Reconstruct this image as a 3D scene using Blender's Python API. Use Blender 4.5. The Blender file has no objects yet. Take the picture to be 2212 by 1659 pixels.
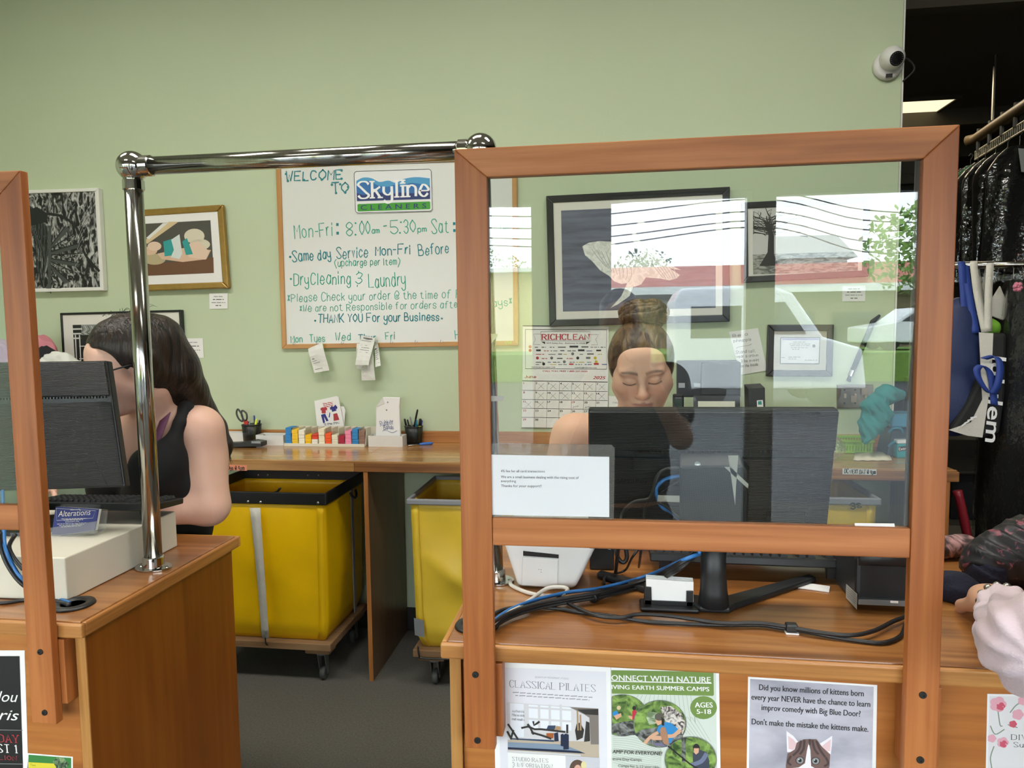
import bpy, bmesh, math, random
import numpy as np
from mathutils import Vector, Matrix

# ------------------------------------------------------------------ camera, sky, lights, exposure
SC = bpy.context.scene
C = SC.collection
IW, IH = 2212, 1659
FPX = 1529.56
YAW, PITCH, ROLL = (math.radians(a) for a in (8.0780741, 4.4838527, 0.70592714))
EYE = np.array([0.0, 0.0, 1.6])
_cy, _sy = math.cos(YAW), math.sin(YAW)
_fwd = np.array([-_sy * math.cos(PITCH), _cy * math.cos(PITCH), -math.sin(PITCH)])
_rt = np.array([_cy, _sy, 0.0])
_dn = np.cross(_fwd, _rt)
_r = math.cos(ROLL) * _rt + math.sin(ROLL) * _dn
_d = -math.sin(ROLL) * _rt + math.cos(ROLL) * _dn
CAMM = np.array([_r, _d, _fwd])
cam_data = bpy.data.cameras.new('camera')
cam = bpy.data.objects.new('camera', cam_data)
C.objects.link(cam)
cam_data.sensor_fit = 'HORIZONTAL'
cam_data.sensor_width = 36.0
cam_data.lens = FPX / IW * 36.0
cam_data.clip_start = 0.05
cam_data.clip_end = 300
cam.matrix_world = Matrix(((_r[0], -_d[0], -_fwd[0], 0), (_r[1], -_d[1], -_fwd[1], 0), (_r[2], -_d[2], -_fwd[2], 1.6), (0, 0, 0, 1)))
SC.camera = cam

SKY = 9.6
world = bpy.data.worlds.new('overcast_sky')
SC.world = world
world.use_nodes = True
_nt = world.node_tree
_nt.nodes.clear()
_tc = _nt.nodes.new('ShaderNodeTexCoord')
_sep = _nt.nodes.new('ShaderNodeSeparateXYZ')
_rmp = _nt.nodes.new('ShaderNodeValToRGB')
_bg = _nt.nodes.new('ShaderNodeBackground')
_out = _nt.nodes.new('ShaderNodeOutputWorld')
_nt.links.new(_tc.outputs['Generated'], _sep.inputs[0])
_nt.links.new(_sep.outputs['Z'], _rmp.inputs[0])
_rmp.color_ramp.elements[0].color = (0.90, 0.94, 1.0, 1)
_rmp.color_ramp.elements[1].color = (0.80, 0.90, 1.0, 1)
_nt.links.new(_rmp.outputs[0], _bg.inputs[0])
_bg.inputs[1].default_value = SKY
_nt.links.new(_bg.outputs[0], _out.inputs[0])

def area_lamp(name, loc, rot, sx, sy, power, col=(1, 1, 1)):
    l = bpy.data.lights.new(name, 'AREA')
    l.shape = 'RECTANGLE'; l.size = sx; l.size_y = sy; l.energy = power; l.color = col
    o = bpy.data.objects.new(name, l); C.objects.link(o)
    o.location = loc; o.rotation_euler = rot
    return o
CEIL = 3.75
# tubes of the ceiling troffers (their housings are built with the ceiling below)
TROFFERS = [(-2.6, 1.62), (-0.8, 1.62), (1.0, 1.62), (-1.8, -0.8), (1.2, -0.8)]
for _i, (_x, _y) in enumerate(TROFFERS):
    area_lamp('troffer_tubes', (_x, _y, CEIL - 0.03), (0, 0, 0), 1.1, 0.5, 21 if _y > 1 else 4, (1.0, 0.97, 0.9))
area_lamp('stockroom_tubes', (1.75, 5.3, 3.28), (0, 0, 0), 0.9, 0.6, 16, (1.0, 0.85, 0.6))

SC.view_settings.view_transform = 'Standard'
SC.view_settings.look = 'None'
SC.view_settings.exposure = 0.55
SC.view_settings.gamma = 1.0
SC.view_settings.use_curve_mapping = False
SC.cycles.max_bounces = 10
SC.cycles.diffuse_bounces = 5
SC.cycles.glossy_bounces = 4
SC.cycles.transparent_max_bounces = 32
SC.cycles.transmission_bounces = 6
SC.cycles.caustics_reflective = False
SC.cycles.caustics_refractive = False
SC.cycles.sample_clamp_indirect = 6.0
SC.cycles.use_denoising = True

# ------------------------------------------------------------------ measuring helpers
def ray(px, py):
    return CAMM.T @ np.array([(px - IW / 2) / FPX, (py - IH / 2) / FPX, 1.0])
def onY(px, py, y):
    d = ray(px, py); return d * (y / d[1]) + EYE
def onZ(px, py, z):
    d = ray(px, py); return d * ((z - EYE[2]) / d[2]) + EYE
def onX(px, py, x):
    d = ray(px, py); return d * (x / d[0]) + EYE
def onP(px, py, o, n):
    d = ray(px, py); n = np.array(n, float); t = np.dot(np.array(o, float) - EYE, n) / np.dot(d, n)
    return d * t + EYE

# ------------------------------------------------------------------ materials
def lin(c):
    if isinstance(c, str):
        c = [int(c[i:i + 2], 16) for i in (0, 2, 4)]
    return tuple((v / 255 / 12.92) if v / 255 <= 0.04045 else ((v / 255 + 0.055) / 1.055) ** 2.4 for v in c) + (1.0,)
_M = {}
def mat(name, col='808080', rough=0.5, metal=0.0, bump=0.0, bscale=60, spec=0.5, emit=None, es=1.0, var=0.0, vscale=8.0, coat=0.0, sheen=0.0, vmap=(1, 1, 1), sss=0.0):
    if name in _M:
        return _M[name]
    m = bpy.data.materials.new(name); m.use_nodes = True
    nt = m.node_tree; b = nt.nodes['Principled BSDF']
    c = lin(col)
    b.inputs['Base Color'].default_value = c
    b.inputs['Roughness'].default_value = rough
    b.inputs['Metallic'].default_value = metal
    b.inputs['Specular IOR Level'].default_value = spec
    b.inputs['Coat Weight'].default_value = coat
    b.inputs['Coat Roughness'].default_value = 0.12
    b.inputs['Sheen Weight'].default_value = sheen
    if sss:
        b.inputs['Subsurface Weight'].default_value = sss
        b.inputs['Subsurface Radius'].default_value = (0.012, 0.004, 0.002)
        b.inputs['Subsurface Scale'].default_value = 1.0
    if emit:
        b.inputs['Emission Color'].default_value = lin(emit)
        b.inputs['Emission Strength'].default_value = es
    if bump or var:
        tc = nt.nodes.new('ShaderNodeTexCoord'); mp = nt.nodes.new('ShaderNodeMapping')
        mp.inputs['Scale'].default_value = vmap
        nt.links.new(tc.outputs['Object'], mp.inputs[0])
        if bump:
            n = nt.nodes.new('ShaderNodeTexNoise'); n.inputs['Scale'].default_value = bscale; n.inputs['Detail'].default_value = 4
            bp = nt.nodes.new('ShaderNodeBump'); bp.inputs['Strength'].default_value = bump; bp.inputs['Distance'].default_value = 0.01
            nt.links.new(mp.outputs[0], n.inputs['Vector']); nt.links.new(n.outputs['Fac'], bp.inputs['Height'])
            nt.links.new(bp.outputs[0], b.inputs['Normal'])
        if var:
            n = nt.nodes.new('ShaderNodeTexNoise'); n.inputs['Scale'].default_value = vscale; n.inputs['Detail'].default_value = 5
            r = nt.nodes.new('ShaderNodeValToRGB')
            r.color_ramp.elements[0].position = 0.3; r.color_ramp.elements[1].position = 0.7
            r.color_ramp.elements[0].color = tuple(max(0, v * (1 - var)) for v in c[:3]) + (1,)
            r.color_ramp.elements[1].color = tuple(min(1, v * (1 + var)) for v in c[:3]) + (1,)
            nt.links.new(mp.outputs[0], n.inputs['Vector']); nt.links.new(n.outputs['Fac'], r.inputs[0]); nt.links.new(r.outputs[0], b.inputs['Base Color'])
    _M[name] = m
    return m
def wood(name, dark, mid, light, axis='x', fine=70, rough=0.38, figure=6.0, coat=0.0, worn=0.0):
    if name in _M:
        return _M[name]
    m = bpy.data.materials.new(name); m.use_nodes = True
    nt = m.node_tree; b = nt.nodes['Principled BSDF']; L = nt.links.new
    tc = nt.nodes.new('ShaderNodeTexCoord')
    def mapped(along, across):
        mp = nt.nodes.new('ShaderNodeMapping')
        mp.inputs['Scale'].default_value = tuple(along if a == axis else across for a in 'xyz')
        L(tc.outputs['Object'], mp.inputs[0]); return mp
    n1 = nt.nodes.new('ShaderNodeTexNoise'); n1.inputs['Scale'].default_value = 1; n1.inputs['Detail'].default_value = 6; n1.inputs['Distortion'].default_value = 1.2
    L(mapped(0.9, figure).outputs[0], n1.inputs['Vector'])
    n2 = nt.nodes.new('ShaderNodeTexNoise'); n2.inputs['Scale'].default_value = 1; n2.inputs['Detail'].default_value = 3
    L(mapped(fine * 0.07, fine * 2.2).outputs[0], n2.inputs['Vector'])
    mx = nt.nodes.new('ShaderNodeMath'); mx.operation = 'MULTIPLY_ADD'; mx.inputs[1].default_value = 0.35
    L(n2.outputs['Fac'], mx.inputs[0])
    m2 = nt.nodes.new('ShaderNodeMath'); m2.operation = 'MULTIPLY'; m2.inputs[1].default_value = 0.65
    L(n1.outputs['Fac'], m2.inputs[0]); L(m2.outputs[0], mx.inputs[2])
    r = nt.nodes.new('ShaderNodeValToRGB')
    e = r.color_ramp.elements
    e[0].position = 0.34; e[0].color = lin(dark); e[1].position = 0.66; e[1].color = lin(light)
    k = e.new(0.5); k.color = lin(mid)
    L(mx.outputs[0], r.inputs[0])
    if worn:
        n3 = nt.nodes.new('ShaderNodeTexNoise'); n3.inputs['Scale'].default_value = 1; n3.inputs['Detail'].default_value = 7
        L(mapped(2.5, 9).outputs[0], n3.inputs['Vector'])
        r3 = nt.nodes.new('ShaderNodeValToRGB'); r3.color_ramp.elements[0].position = 0.56; r3.color_ramp.elements[1].position = 0.72
        r3.color_ramp.elements[0].color = (0, 0, 0, 1); r3.color_ramp.elements[1].color = (worn, worn, worn, 1)
        L(n3.outputs['Fac'], r3.inputs[0])
        mix = nt.nodes.new('ShaderNodeMix'); mix.data_type = 'RGBA'
        L(r3.outputs[0], mix.inputs[0]); L(r.outputs[0], mix.inputs[6]); mix.inputs[7].default_value = lin('4a3322')
        L(mix.outputs[2], b.inputs['Base Color'])
    else:
        L(r.outputs[0], b.inputs['Base Color'])
    b.inputs['Roughness'].default_value = rough
    b.inputs['Coat Weight'].default_value = coat; b.inputs['Coat Roughness'].default_value = 0.15
    bp = nt.nodes.new('ShaderNodeBump'); bp.inputs['Strength'].default_value = 0.12; bp.inputs['Distance'].default_value = 0.003
    L(n2.outputs['Fac'], bp.inputs['Height']); L(bp.outputs[0], b.inputs['Normal'])
    _M[name] = m
    return m
def clear(name, tint='ffffff', refl=0.04, rough=0.0, haze=0.0, hazecol='ffffff', bump=0.0, bscale=30):
    """Thin glass, acrylic or film: straight-through light plus a Fresnel-weighted mirror, optionally a little haze."""
    if name in _M:
        return _M[name]
    m = bpy.data.materials.new(name); m.use_nodes = True
    nt = m.node_tree; nt.nodes.clear(); L = nt.links.new
    out = nt.nodes.new('ShaderNodeOutputMaterial')
    tr = nt.nodes.new('ShaderNodeBsdfTransparent'); tr.inputs[0].default_value = lin(tint)
    gl = nt.nodes.new('ShaderNodeBsdfGlossy'); gl.inputs['Roughness'].default_value = rough; gl.inputs[0].default_value = (1, 1, 1, 1)
    lw = nt.nodes.new('ShaderNodeLayerWeight'); lw.inputs[0].default_value = 0.5
    pw = nt.nodes.new('ShaderNodeMath'); pw.operation = 'POWER'; pw.inputs[1].default_value = 5
    L(lw.outputs['Facing'], pw.inputs[0])
    ma = nt.nodes.new('ShaderNodeMath'); ma.operation = 'MULTIPLY_ADD'; ma.inputs[1].default_value = 1 - refl; ma.inputs[2].default_value = refl
    L(pw.outputs[0], ma.inputs[0])
    base = tr
    if haze:
        df = nt.nodes.new('ShaderNodeBsdfDiffuse'); df.inputs[0].default_value = lin(hazecol)
        mh = nt.nodes.new('ShaderNodeMixShader'); mh.inputs[0].default_value = haze
        L(tr.outputs[0], mh.inputs[1]); L(df.outputs[0], mh.inputs[2]); base = mh
    mx = nt.nodes.new('ShaderNodeMixShader')
    L(ma.outputs[0], mx.inputs[0]); L(base.outputs[0], mx.inputs[1]); L(gl.outputs[0], mx.inputs[2])
    if bump:
        tc = nt.nodes.new('ShaderNodeTexCoord')
        n = nt.nodes.new('ShaderNodeTexNoise'); n.inputs['Scale'].default_value = bscale; n.inputs['Detail'].default_value = 3
        bp = nt.nodes.new('ShaderNodeBump'); bp.inputs['Strength'].default_value = bump; bp.inputs['Distance'].default_value = 0.02
        L(tc.outputs['Object'], n.inputs['Vector']); L(n.outputs['Fac'], bp.inputs['Height'])
        L(bp.outputs[0], gl.inputs['Normal']); L(bp.outputs[0], lw.inputs['Normal'])
    L(mx.outputs[0], out.inputs[0])
    _M[name] = m
    return m
def attr_mat(name, rough=0.5, sss=0.0, spec=0.4, bump=0.0, bscale=200):
    """Colour from the mesh's own colour attribute (a print, or skin with its lips and brows)."""
    if name in _M:
        return _M[name]
    m = mat(name, '888888', rough, bump=bump, bscale=bscale, spec=spec, sss=sss)
    nt = m.node_tree
    a = nt.nodes.new('ShaderNodeAttribute'); a.attribute_name = 'Col'
    nt.links.new(a.outputs['Color'], nt.nodes['Principled BSDF'].inputs['Base Color'])
    return m

# ------------------------------------------------------------------ mesh builder
def wloc(o):
    v = Vector((0, 0, 0))
    while o is not None:
        v = v + o.location; o = o.parent
    return v
def tag(o, label=None, cat=None, group=None, kind=None):
    if label: o['label'] = label
    if cat: o['category'] = cat
    if group: o['group'] = group
    if kind: o['kind'] = kind
    return o
def thing(name, label, cat, loc=(0, 0, 0), group=None):
    o = bpy.data.objects.new(name, None); C.objects.link(o)
    o.empty_display_size = 0.05
    o.location = tuple(float(v) for v in loc)
    return tag(o, label, cat, group)
class MB:
    def __init__(s):
        s.v, s.f, s.m, s.mats = [], [], [], []
    def mi(s, m):
        if m is None: return 0
        if m not in s.mats: s.mats.append(m)
        return s.mats.index(m)
    def add(s, vs, fs, m=None):
        k = len(s.v); i = s.mi(m)
        s.v.extend(tuple(float(c) for c in v) for v in vs)
        for f in fs:
            s.f.append(tuple(k + j for j in f)); s.m.append(i)
        return s
    def box(s, x0, x1, y0, y1, z0, z1, m=None):
        return s.add([(x0, y0, z0), (x1, y0, z0), (x1, y1, z0), (x0, y1, z0), (x0, y0, z1), (x1, y0, z1), (x1, y1, z1), (x0, y1, z1)],
                     [(0, 3, 2, 1), (4, 5, 6, 7), (0, 1, 5, 4), (1, 2, 6, 5), (2, 3, 7, 6), (3, 0, 4, 7)], m)
    def hexa(s, p, m=None):
        """eight corners: bottom ring then top ring, same order as box"""
        return s.add(p, [(0, 3, 2, 1), (4, 5, 6, 7), (0, 1, 5, 4), (1, 2, 6, 5), (2, 3, 7, 6), (3, 0, 4, 7)], m)
    def poly(s, pts, m=None):
        return s.add(pts, [tuple(range(len(pts)))], m)
    def prism(s, pts, vec, m=None):
        n = len(pts); v = np.array(vec, float)
        q = [np.array(p, float) for p in pts]
        fs = [tuple(range(n))[::-1], tuple(range(n, 2 * n))] + [(i, (i + 1) % n, n + (i + 1) % n, n + i) for i in range(n)]
        return s.add(q + [p + v for p in q], fs, m)
    def tube(s, pts, r, n=8, m=None, closed=False, smooth=0, cap=True):
        p = [np.array(q, float) for q in pts]
        if smooth: p = spline(p, smooth, closed)
        N = len(p)
        rr = r if hasattr(r, '__len__') else [r] * N
        if len(rr) != N: rr = np.interp(np.linspace(0, 1, N), np.linspace(0, 1, len(rr)), rr)
        t0 = p[1] - p[0]; t0 /= np.linalg.norm(t0) + 1e-12
        u = np.cross(t0, (0, 0, 1.0))
        if np.linalg.norm(u) < 0.1: u = np.cross(t0, (1.0, 0, 0))
        u /= np.linalg.norm(u)
        vs = []
        for i in range(N):
            if closed: t = p[(i + 1) % N] - p[i - 1]
            else: t = p[min(i + 1, N - 1)] - p[max(i - 1, 0)]
            t = t / (np.linalg.norm(t) + 1e-12)
            u = u - t * np.dot(u, t); u /= np.linalg.norm(u) + 1e-12
            w = np.cross(t, u)
            for j in range(n):
                a = 2 * math.pi * j / n
                vs.append(p[i] + rr[i] * (u * math.cos(a) + w * math.sin(a)))
        fs = []
        for i in range(N if closed else N - 1):
            k = (i + 1) % N
            for j in range(n):
                fs.append((i * n + j, i * n + (j + 1) % n, k * n + (j + 1) % n, k * n + j))
        if not closed and cap:
            fs.append(tuple(range(n))[::-1]); fs.append(tuple((N - 1) * n + j for j in range(n)))
        return s.add(vs, fs, m)
    def lathe(s, prof, c, axis=(0, 0, 1), n=24, m=None, xdir=None):
        a = np.array(axis, float); a /= np.linalg.norm(a)
        u = np.cross(a, (0, 1.0, 0)) if xdir is None else np.array(xdir, float)
        if np.linalg.norm(u) < 0.1: u = np.cross(a, (1.0, 0, 0))
        u /= np.linalg.norm(u); w = np.cross(a, u); c = np.array(c, float)
        vs = []; fs = []
        for r, h in prof:
            for j in range(n):
                t = 2 * math.pi * j / n
                vs.append(c + a * h + r * (u * math.cos(t) + w * math.sin(t)))
        for i in range(len(prof) - 1):
            for j in range(n):
                fs.append((i * n + j, i * n + (j + 1) % n, (i + 1) * n + (j + 1) % n, (i + 1) * n + j))
        if prof[0][0] > 1e-6: fs.append(tuple(range(n))[::-1])
        if prof[-1][0] > 1e-6: fs.append(tuple((len(prof) - 1) * n + j for j in range(n)))
        return s.add(vs, fs, m)
    def grid(s, rows, m=None, two=0.0):
        R, K = len(rows), len(rows[0])
        fs = [(i * K + j, i * K + j + 1, (i + 1) * K + j + 1, (i + 1) * K + j) for i in range(R - 1) for j in range(K - 1)]
        return s.add([p for r in rows for p in r], fs, m)
    def build(s, name, m=None, parent=None, bevel=0.0, smooth=False, label=None, seg=2, solid=0.0, sub=0, recalc=True):
        me = bpy.data.meshes.new(name)
        off = wloc(parent) if parent is not None else None
        vs = np.array(s.v, float).reshape(-1, 3)
        if off is not None: org = np.array(off)
        else:
            lo, hi = vs.min(0), vs.max(0); org = np.array([(lo[0] + hi[0]) / 2, (lo[1] + hi[1]) / 2, lo[2]])
        me.from_pydata([tuple(v) for v in vs - org], [], s.f)
        mats = s.mats if s.mats else [m]
        for q in mats: me.materials.append(q)
        me.polygons.foreach_set('material_index', s.m)
        if recalc:
            b = bmesh.new(); b.from_mesh(me); bmesh.ops.recalc_face_normals(b, faces=b.faces); b.to_mesh(me); b.free()
        if smooth: me.polygons.foreach_set('use_smooth', [True] * len(me.polygons))
        me.update()
        o = bpy.data.objects.new(name, me); C.objects.link(o)
        if parent is not None: o.parent = parent
        else: o.location = tuple(org)
        if solid:
            md = o.modifiers.new('thickness', 'SOLIDIFY'); md.thickness = solid; md.offset = 0
        if bevel:
            md = o.modifiers.new('bevel', 'BEVEL'); md.width = bevel; md.segments = seg; md.limit_method = 'ANGLE'; md.angle_limit = math.radians(40)
        if sub:
            md = o.modifiers.new('subdivision', 'SUBSURF'); md.levels = sub; md.render_levels = sub
        if label: o['label'] = label
        return o
def box_obj(name, b, m, parent=None, bevel=0.002, **k):
    return MB().box(*b).build(name, m, parent, bevel, **k)
def structure(name, mb, m, **k):
    o = mb.build(name, m, None, **k); o['kind'] = 'structure'; return o
def spline(p, k=6, closed=False):
    p = [np.array(q, float) for q in p]; N = len(p)
    if N < 3 and not closed:
        return [p[0] + (p[-1] - p[0]) * i / k for i in range(k + 1)]
    out = []
    for i in range(N if closed else N - 1):
        a = p[(i - 1) % N] if closed or i > 0 else p[0]
        b = p[i]; c = p[(i + 1) % N]
        d = p[(i + 2) % N] if closed or i + 2 < N else p[-1]
        for j in range(k):
            t = j / k
            out.append(0.5 * (2 * b + (c - a) * t + (2 * a - 5 * b + 4 * c - d) * t * t + (3 * b - a - 3 * c + d) * t ** 3))
    if not closed: out.append(p[-1])
    return out
def copy_tree(o, parent=None):
    c = o.copy(); C.objects.link(c)
    if parent is not None: c.parent = parent
    for ch in list(o.children): copy_tree(ch, c)
    return c

# ------------------------------------------------------------------ lettering
GL = {
 'A': '02 28 42|14 34', 'B': '02 08|~08 28 37 36 25 05|~05 35 44 43 32 02', 'C': '~47 38 18 06 04 12 32 43', 'D': '02 08|~08 28 47 45 43 22 02',
 'E': '42 02 08 48|05 35', 'F': '02 08 48|05 35', 'G': '~47 38 18 06 04 12 32 43 45|45 25', 'H': '02 08|42 48|05 45', 'I': '22 28', 'J': '~38 33 22 12 03',
 'K': '02 08|48 04|15 42', 'L': '08 02 42', 'M': '02 08 25 48 42', 'N': '02 08 42 48', 'O': '~28 17 06 04 13 22 33 44 46 37 28', 'P': '02 08|~08 28 47 46 25 05',
 'Q': '~28 17 05 13 22 33 45 37 28|33 51', 'R': '02 08|~08 28 47 46 25 05|25 42', 'S': '~47 38 18 07 16 34 43 32 12 03', 'T': '08 48|28 22', 'U': '~08 04 12 32 44 48',
 'V': '08 22 48', 'W': '08 12 26 32 48', 'X': '08 42|48 02', 'Y': '08 25 48|25 22', 'Z': '08 48 02 42',
 'a': '~35 26 16 04 03 12 22 34|36 32', 'b': '08 02|~04 16 26 35 33 22 12 03', 'c': '~35 26 16 04 12 22 33', 'd': '38 32|~35 26 16 04 03 12 22 34',
 'e': '~04 34 35 26 16 04 03 12 22 33', 'f': '~38 28 17 12|06 26', 'g': '~35 26 16 04 03 12 22 34|~36 31 20 10 01', 'h': '08 02|~04 16 26 35 32', 'i': '12 16|17 18',
 'j': '~16 11 00|17 18', 'k': '08 02|36 04|15 32', 'l': '12 18', 'm': '02 06|~05 16 25 22|~25 36 45 42', 'n': '02 06|~05 16 26 35 32', 'o': '~26 16 05 03 12 22 33 35 26',
 'p': '06 00|~05 16 26 35 33 22 12 03', 'q': '36 30|~35 26 16 04 03 12 22 34', 'r': '02 06|~04 16 26', 's': '~35 26 16 05 14 24 33 22 12 03', 't': '~17 13 22 32|06 26',
 'u': '~06 03 12 22 34|36 32', 'v': '06 12 26', 'w': '06 12 25 32 46', 'x': '06 32|36 02', 'y': '~06 04 13 23 34|~36 31 20 10 01', 'z': '06 36 02 32',
 '0': '~28 17 06 04 13 22 33 44 46 37 28', '1': '07 18 12', '2': '~07 18 28 37 36 02|02 42', '3': '~07 18 28 37 36 25 15|~25 34 33 22 12 03', '4': '28 04 44|38 32',
 '5': '38 08 05|~05 25 34 33 22 12 03', '6': '~38 18 05 03 12 22 33 34 25 14 04', '7': '08 48 12', '8': '~25 16 17 28 37 36 25 14 13 22 33 34 25', '9': '~36 25 15 06 07 18 28 37 35 22 12',
 ':': '13 14|16 17', '-': '05 25', '.': '12 13', '&': '~07 18 28 37 25 15|~25 34 33 22 12 03|19 18|11 10', '@': '~34 25 14 23 34 46 28 06 03 12 32 43', '(': '~28 06 04 20',
 ')': '~08 26 24 00', '*': '13 17|03 27|07 23', '?': '~07 18 28 37 36 24|22 21', '!': '14 18|12 13', "'": '16 18', ',': '12 01', '=': '04 34|06 36', '+': '05 35|23 27'}
def glyph(ch):
    g = GL.get(ch)
    if g is None: return 2.4, []
    st = []
    for part in g.split('|'):
        sm = part.startswith('~'); pts = [(int(q[0]), int(q[1]) - 2) for q in part.lstrip('~').split()]
        if sm: pts = [tuple(q) for q in spline([np.array(p + (0,), float) for p in pts], 4)]
        st.append([(float(p[0]), float(p[1])) for p in pts])
    x0 = min(p[0] for q in st for p in q); x0 -= .5 if max(p[0] for q in st for p in q) - x0 < .9 else 0; st = [[(x - x0, y) for x, y in q] for q in st]
    w = max(p[0] for q in st for p in q); return w + (.5 if w < 1.5 else 0), st
def stroke_text(s, gap=1.5, jit=0.0, seed=1, slant=0.0):
    """polylines of a line of lettering, cap height 6 units; returns (width, strokes)"""
    rnd = random.Random(seed); x = 0.0; out = []
    for ch in s:
        if ch == ' ': x += 2.6; continue
        w, st = glyph(ch)
        dy = rnd.uniform(-jit, jit); sc = 1 + rnd.uniform(-jit, jit) * 0.25; sk = slant + rnd.uniform(-jit, jit) * 0.2
        for q in st:
            out.append([(x + (p[0] + sk * p[1]) * sc, p[1] * sc + dy) for p in q])
        x += w * sc + gap + rnd.uniform(-jit, jit) * 0.5
    return x - gap, out
_FT = {}
def font_text(s, bold=0.0, shear=0.0, spacing=1.0):
    k = (s, bold, shear, spacing)
    if k not in _FT:
        cu = bpy.data.curves.new('lettering', 'FONT'); cu.body = s; cu.size = 1.0; cu.offset = bold; cu.shear = shear; cu.space_character = spacing
        cu.resolution_u = 3; cu.fill_mode = 'FRONT'
        o = bpy.data.objects.new('lettering', cu); C.objects.link(o)
        dg = bpy.context.evaluated_depsgraph_get(); ev = o.evaluated_get(dg); me = ev.to_mesh()
        v = np.array([q.co[:] for q in me.vertices]).reshape(-1, 3); f = [tuple(p.vertices) for p in me.polygons]
        ev.to_mesh_clear(); C.objects.unlink(o); bpy.data.objects.remove(o); bpy.data.curves.remove(cu)
        _FT[k] = (v, f)
    return _FT[k]
class Sheet:
    """A flat surface (a print, a board, a label): origin O, unit axes U right and V up, outward normal N. Places are read off the photograph."""
    def __init__(s, O, N=(0, -1, 0), U=None):
        s.O = np.array(O, float); s.N = np.array(N, float); s.N /= np.linalg.norm(s.N)
        s.U = np.array(U if U is not None else (1, 0, 0), float); s.U -= s.N * np.dot(s.U, s.N); s.U /= np.linalg.norm(s.U)
        s.V = np.cross(s.N, s.U); s.V = s.V if s.V[2] > 0 or abs(s.V[2]) < 1e-6 else -s.V
    k = 0
    def up(s):
        s.k += 1; return s.N * (s.k * 4e-7)   # each stroke of ink a hair above the last
    def at(s, px, py, lift=0.0):
        p = onP(px, py, s.O, s.N); return p + s.N * lift
    def poly(s, mb, pts, m, lift=0.0006):
        u = s.up(); mb.poly([s.at(x, y, lift) + u for x, y in pts], m)
    def disc(s, mb, px, py, rx, ry, m, lift=0.0008, n=20, a0=0, a1=360):
        s.poly(mb, [(px + rx * math.cos(math.radians(a0 + (a1 - a0) * i / n)), py + ry * math.sin(math.radians(a0 + (a1 - a0) * i / n))) for i in range(n if a1 - a0 >= 360 else n + 1)], m, lift)
    def line(s, mb, pts, w, m, lift=0.0008, smooth=0):
        P = [s.at(x, y, lift) for x, y in pts]
        if smooth: P = spline(P, smooth)
        s.ribbon(mb, P, w, m)
    def ribbon(s, mb, P, w, m, thin=None):
        """w in metres; thin: width of horizontal strokes (for lettering with contrast)"""
        vs = []; n = len(P); P = [p + s.up() * 1 if i == 0 else p + s.N * (s.k * 4e-7) for i, p in enumerate(P)]
        for i in range(n):
            t = P[min(i + 1, n - 1)] - P[max(i - 1, 0)]; t = t / (np.linalg.norm(t) + 1e-12)
            side = np.cross(s.N, t)
            ww = w
            if thin is not None:
                v = abs(np.dot(t, s.V)); ww = thin + (w - thin) * v ** 1.3
            e = t * (ww * 0.35 if thin is None else 0)
            q = P[i] - e if i == 0 else (P[i] + e if i == n - 1 else P[i])
            vs += [q - side * ww / 2, q + side * ww / 2]
        mb.add(vs, [(2 * i, 2 * i + 1, 2 * i + 3, 2 * i + 2) for i in range(n - 1)], m)
    def frame2(s, p0, p1, hpx):
        A = s.at(*p0); B = s.at(*p1); u = B - A; W = np.linalg.norm(u); u /= W
        T = s.at(p0[0], p0[1] - hpx); h = np.dot(T - A, np.cross(s.N, u)); v = np.cross(s.N, u)
        if h < 0: h, v = -h, -v
        return A, u, v, W, h
    def hand(s, mb, txt, p0, p1, hpx, m, w=0.0035, lift=0.0008, jit=0.35, seed=1, gap=1.6, slant=0.05):
        A, u, v, W, h = s.frame2(p0, p1, hpx); A = A + s.N * lift
        tw, st = stroke_text(txt, gap, jit, seed, slant)
        for q in st:
            s.ribbon(mb, [A + u * (x * W / tw) + v * (y * h / 6) for x, y in q], w, m)
    def serif(s, mb, txt, p0, p1, hpx, m, w=0.2, lift=0.0008, thin=0.35, tick=0.9, gap=1.7):
        """w: stem width as a share of the cap height"""
        A, u, v, W, h = s.frame2(p0, p1, hpx); A = A + s.N * lift
        tw, st = stroke_text(txt, gap)
        for q in st:
            P = [A + u * (x * W / tw) + v * (y * h / 6) for x, y in q]
            s.ribbon(mb, P, w * h, m, w * h * thin)
            for e, o in ((0, 1), (-1, -2)):
                t = np.array(q[e]) - np.array(q[o])
                if abs(t[1]) > abs(t[0]) * 1.2 and len(q) < 9:
                    hw = w * h * tick
                    s.ribbon(mb, [P[e] - u * hw, P[e] + u * hw], w * h * thin, m)
    def font(s, mb, txt, p0, p1, hpx, m, lift=0.0008, bold=0.0, shear=0.0, spacing=1.0, clip=None):
        A, u, v, W, h = s.frame2(p0, p1, hpx); A = A + s.N * lift
        V_, F_ = font_text(txt, 0, shear, spacing)
        x0, x1 = V_[:, 0].min(), V_[:, 0].max()
        cap = 0.729
        for d in ((-bold * .7, 0, bold * .7) if bold else (0,)):
            e = s.up() * 4; mb.add([A + e + u * ((q[0] + d - x0) * W / (x1 - x0)) + v * (q[1] * h / cap) for q in V_], F_, m)
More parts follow.
